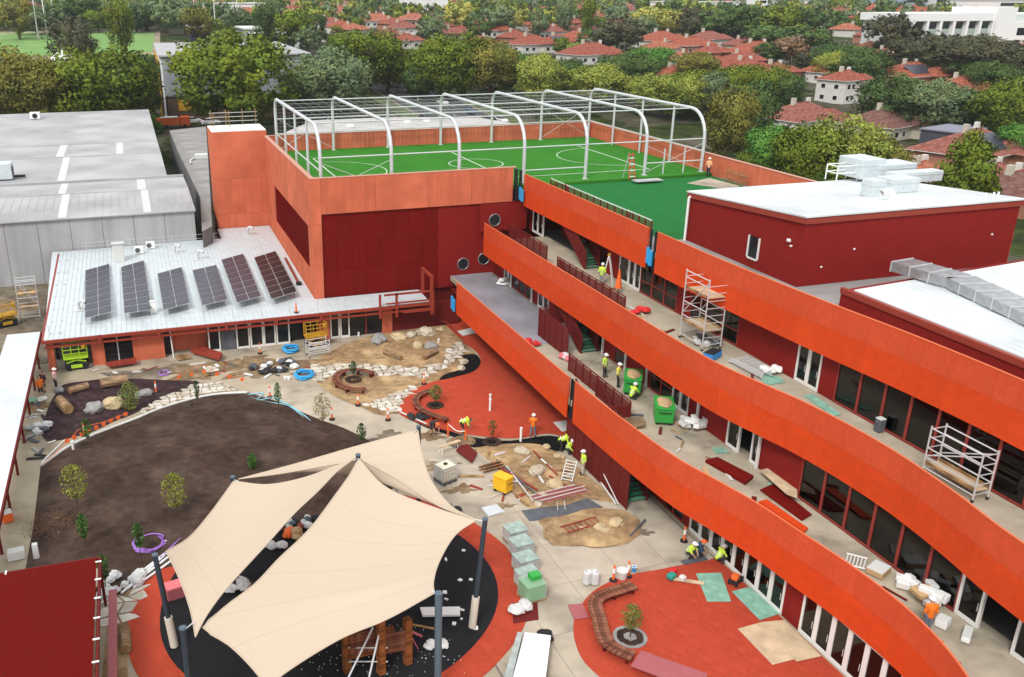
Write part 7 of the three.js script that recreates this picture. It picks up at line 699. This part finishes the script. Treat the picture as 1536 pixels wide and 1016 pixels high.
{ const P = Gt(160, 95), t = thing('white_tent', 'white peaked pavilion roof in front of the sports ground', 'pavilion', Gt(97, 120)); mesh('roof', new THREE.ConeGeometry(9, 5, 4, 1).rotateY(.78).translate(0, 6.5, 0), mt.white, t); mesh('wall', bb(-5.5, 0, -5.5, 5.5, 4, 5.5), mt.pale, t); mesh('porch', hipGeo(8, 6, 2).translate(-8, 3, 1), mt.white, t);
  const c = thing('church_spire', 'pale green church spire far beyond the coral roofs', 'spire', Gt(617, 24)); mesh('spire', new THREE.ConeGeometry(2.5, 30, 6).translate(0, 30, 0), M([.55, .68, .6], .7), c); mesh('tower', bb(-3, 0, -3, 3, 16, 3), M([.5, .6, .54], .7), c); mesh('nave', hipGeo(30, 14, 6).translate(8, 12, 0), M([.5, .62, .55], .7), c); mesh('nave_wall', bb(-6, 0, -6, 22, 12, 6), mt.white, c); }
// ---------------------------------------------------------------- posts and poles
for (const [px, base, top, l] of [[57, 58, -25, 'tall white goal post nearest the track'], [70, 52, -28, 'tall white goal post second on the oval'], [83, 50, -30, 'tall white goal post third on the oval'], [135, 24, -18, 'slim white post standing alone before the dark trees'], [278, 28, -12, 'thin pale mast among the grey green trees'], [292, 26, -12, 'second thin pale mast among the grey green trees'], [323, 40, -10, 'tall light mast left of the white hall'], [357, 36, -10, 'tall light mast in front of the white hall']]) { const P = Gt(px, base), h = heightAt(px, top, P) - P.y, t = thing('goal_post', l, 'post', P); mesh('shaft', tube([0, 0, 0], [0, h, 0], .28, 8, .16), mt.white, t); mesh('base_pad', tube([0, 0, 0], [0, 2.2, 0], .45, 8), mt.pale, t); }
function pole(px, base, top, l, lamps) { const P = Gt(px, base), h = heightAt(px, top, P) - P.y, t = thing('utility_pole', l, 'utility pole', P, .3); mesh('shaft', tube([0, 0, 0], [0, h, 0], .2, 8, .14), M([.4, .38, .35], .9), t); for (const y of [.5, h * .18]) mesh('cross_arm', bx(2.6, .14, .14, 0, h - y, 0), M([.35, .33, .3], .9), t); for (const x of [-1.2, -.6, .6, 1.2]) mesh('insulator', tube([x, h - .45, 0], [x, h - .1, 0], .07, 6), mt.white, t); if (lamps) mesh('transformer', tube([.35, h * .7, 0], [.35, h * .7 + 1, 0], .28, 8), mt.pale, t); return V3(P.x, P.y + h - .3, P.z); }
const w1 = pole(1147, 262, 198, 'wooden power pole with insulators rising behind the right parapet', true), w2 = pole(432, 160, 128, 'power pole behind the left end of the arches'), w3 = pole(2, 175, 138, 'power pole at the far side of the warehouse roof'), w4 = pole(627, 152, 110, 'pale power pole at the road junction', true), w5 = pole(1462, 190, 140, 'power pole behind the solar roof house'), w6 = pole(706, 145, 116, 'power pole at the road edge under the plane trees');
[[w4, w6], [w6, w1], [w1, w5], [w3, w2], [w2, w4]].forEach(([a, b], i) => { const m = a.clone().lerp(b, .5); m.y -= 1.2; tag(mesh('power_line', pipe([a, m, b], .035, 4, false, 30), mt.black), ['power line over the road junction', 'power line running behind the arches', 'power line passing the right hand houses', 'power line over the left street trees', 'power line crossing the road to the junction pole'][i], 'cable'); });
// ---------------------------------------------------------------- cars
function car(px, py, turn, m, label) { const t = thing('parked_car', label, 'car', Gt(px, py), turn); const sh = new THREE.Shape(); sh.moveTo(-2.1, .32); sh.lineTo(2.1, .32); sh.quadraticCurveTo(2.25, .75, 1.95, .86); sh.lineTo(1.1, .95); sh.lineTo(-1.7, 1.0); sh.quadraticCurveTo(-2.2, .95, -2.1, .32); mesh('body', boxUV(new THREE.ExtrudeGeometry(sh, { depth: 1.5, bevelEnabled: true, bevelSize: .1, bevelThickness: .12, bevelSegments: 2 }).translate(0, 0, -.75)), m, t); const cb = new THREE.Shape(); cb.moveTo(1.05, .95); cb.lineTo(.4, 1.42); cb.lineTo(-1.1, 1.46); cb.lineTo(-1.75, 1.0); mesh('cabin', boxUV(new THREE.ExtrudeGeometry(cb, { depth: 1.3, bevelEnabled: true, bevelSize: .05, bevelThickness: .08, bevelSegments: 1 }).translate(0, 0, -.65)), mt.darkGlass, t); mesh('roof_panel', rb(1.45, .07, 1.35, -.35, 1.5, 0, .03), m, t); for (const x of [-1.35, 1.35]) for (const z of [-.82, .82]) { const w = mesh('wheel', new THREE.CylinderGeometry(.33, .33, .2, 16).rotateX(Math.PI / 2).translate(x, .33, z), mt.black, t); mesh('rim', new THREE.CylinderGeometry(.2, .2, .22, 10).rotateX(Math.PI / 2).translate(x, .33, z), mt.alu, w); } for (const z of [-.6, .6]) { mesh('headlight', rb(.1, .14, .3, 2.12, .72, z, .03), mt.white, t); mesh('tail_light', rb(.1, .16, .25, -2.16, .8, z, .03), mt.red2, t); } }
const carM = [M([.7, .7, .7], .25), M([.02, .02, .022], .25), M([.06, .1, .2], .25), M([.35, .36, .38], .3), M([.3, .02, .02], .3)], rt = Math.atan2(-rdir.z, rdir.x);
for (const [x, y, tr, k, l] of [[704, 170, rt, 2, 'dark blue car driving along the road behind the pitch'], [664, 157, rt, 0, 'white car on the road beyond the dark blue one'], [637, 180, rt, 1, 'black car parked behind the back parapet'], [734, 182, rt, 1, 'black car on the road near the white van'], [596, 130, rt, 0, 'white car turning at the junction under the trees'], [598, 184, .2, 1, 'dark car on the side street behind the parapet'], [584, 110, rt, 0, 'pale car far up the road'], [576, 118, rt, 3, 'grey car parked under the trees up the road'], [289, 185, .1, 0, 'white car parked beside the orange truck'], [276, 184, .1, 3, 'grey car parked behind the orange truck'], [752, 184, rt, 0, 'white van like car at the road edge by the pedestrian crossing'], [316, 187, .1, 0, 'white car behind the tower scaffold rails'], [690, 152, rt, 3, 'silver car at the far kerb of the road']]) car(x, y, tr, carM[k], l);
{ const t = thing('flatbed_truck', 'orange truck with a white canopy parked behind the warehouse', 'truck', Gt(256, 192), .08); mesh('cab', rb(2.2, 2.2, 2.2, 3.4, 1.5, 0, .2), mt.orangeSafe, t); mesh('bed', rb(5.4, 1.6, 2.3, -.6, 1.6, 0, .1), mt.orangeSafe, t); mesh('tray_roof', bx(4, .12, 2.4, -.2, 2.55, 0), mt.white, t); mesh('windscreen', bx(.05, .9, 1.9, 4.52, 1.9, 0), mt.darkGlass, t); for (const x of [-2.2, -1, 3.2]) for (const z of [-1, 1]) mesh('wheel', new THREE.CylinderGeometry(.45, .45, .3, 14).rotateX(Math.PI / 2).translate(x, .45, z), mt.black, t); }
{ const p = Gt(205, 180); for (const [px, py, w, l] of [[240, 192, 16, 'green clipped shrub at the warehouse corner'], [236, 200, 12, 'small green shrub behind the warehouse roof edge']]) { const q = Gt(px, py), t = thing('shrub', l, 'shrub', q); mesh('foliage', CR.mid[0], leafM.bright, t).scale.setScalar(1.8); t.children[0].position.y = 1.4; } }
const inOval = (x, z) => { let c = false; for (let i = 0, j = 3; i < 4; j = i++) { const [a, b] = ovB[i], [p, q] = ovB[j]; if ((b > z) !== (q > z) && x < (p - a) * (z - b) / (q - b) + a) c = !c; } return c; };
// ---------------------------------------------------------------- random trees between the houses, and the far wood
{
  let n = 0, guard = 0; const kinds = ['olive', 'dark', 'gum', 'dark', 'lime', 'bright', 'autumn', 'dark', 'gum', 'purple', 'olive'];
  while (n < 85 && guard++ < 4000) { const d = rr(270, 640), a = YAW + rr(-.5, .66), x = Math.sin(a) * d, z = -Math.cos(a) * d; const onRoad = Math.abs((x - ra.x) * -rdir.z + (z - ra.z) * rdir.x) < 15 && z > ra.z - 30; const pxx = CX + FPX * (x * RT.x + z * RT.z) / (x * FW.x + z * FW.z - CAMH * FW.y); if (pxx < 300 || onRoad || inOval(x, z) || HS.some(h => { const p = Gt(h[0], h[1]); return Math.hypot(p.x - x, p.z - z) < 13; })) continue; const k = kinds[Math.floor(rnd() * kinds.length)]; const h = rr(4, 7.5); treeAt(V3(x, land(x, z), z), h, h * rr(.8, 1.15), k, d < 300 ? 'big' : 'mid', 'in the gardens between the houses'); n++; }
  const cnt = 3000; let ki = 0; for (const kind of ['dark', 'gum', 'olive', 'lime']) { const m = new THREE.InstancedMesh(CR.far[ki % 3], leafM[kind], cnt / 4); m.name = numbered('distant_wood'); m.userData = { kind: 'stuff', label: 'mass of far off suburban trees, ' + treeWords[kind] + 's', category: 'trees' }; shade(m); const o = new THREE.Object3D(); for (let i = 0; i < cnt / 4; i++) { const d = 470 + 2500 * Math.pow(rnd(), 1.5), a = YAW + rr(-.52, .68), h = rr(5, 11); if (inOval(Math.sin(a) * d, -Math.cos(a) * d)) { o.scale.setScalar(.001); o.position.set(0, -2, -2000 - i); o.updateMatrix(); m.setMatrixAt(i, o.matrix); continue; } o.position.set(Math.sin(a) * d, land(Math.sin(a) * d, -Math.cos(a) * d) + h * .48, -Math.cos(a) * d); o.scale.set(h * rr(.4, .6), h * .52, h * rr(.4, .6)); o.rotation.y = rnd() * 6.28; o.updateMatrix(); m.setMatrixAt(i, o.matrix); } scene.add(m); ki++; }
  const rf = [[], [], []], wf = []; for (let i = 0; i < 620; i++) { const d = rr(520, 1500), a = YAW + rr(-.4, .66), w = rr(9, 15), x = Math.sin(a) * d, z = -Math.cos(a) * d, ry = rr(0, .6); if (inOval(x, z)) continue; rf[i % 3].push(hipGeo(w, w * .7, w * .2).translate(0, 3.2, 0).rotateY(ry).translate(x, land(x, z) - .3, z)); wf.push(bb(-w / 2, 0, -w * .35, w / 2, 3.19, w * .35).rotateY(ry).translate(x, land(x, z) - .3, z)); }
  { const o = mesh('distant_house_walls', wf, wallM[0]); o.userData.kind = 'stuff'; tag(o, 'pale walls of the far off houses among the trees', 'houses'); }
  rf.forEach((g, i) => { const o = mesh('distant_houses', g, roofM[[0, 2, 4][i]]); o.userData.kind = 'stuff'; tag(o, 'far off houses with ' + ['orange', 'faded pink', 'coral'][i] + ' roofs among the trees', 'houses'); });
}

scene.fog = new THREE.FogExp2(new THREE.Color(.80, .85, .90), 0.0001);
renderer.render(scene, camera);
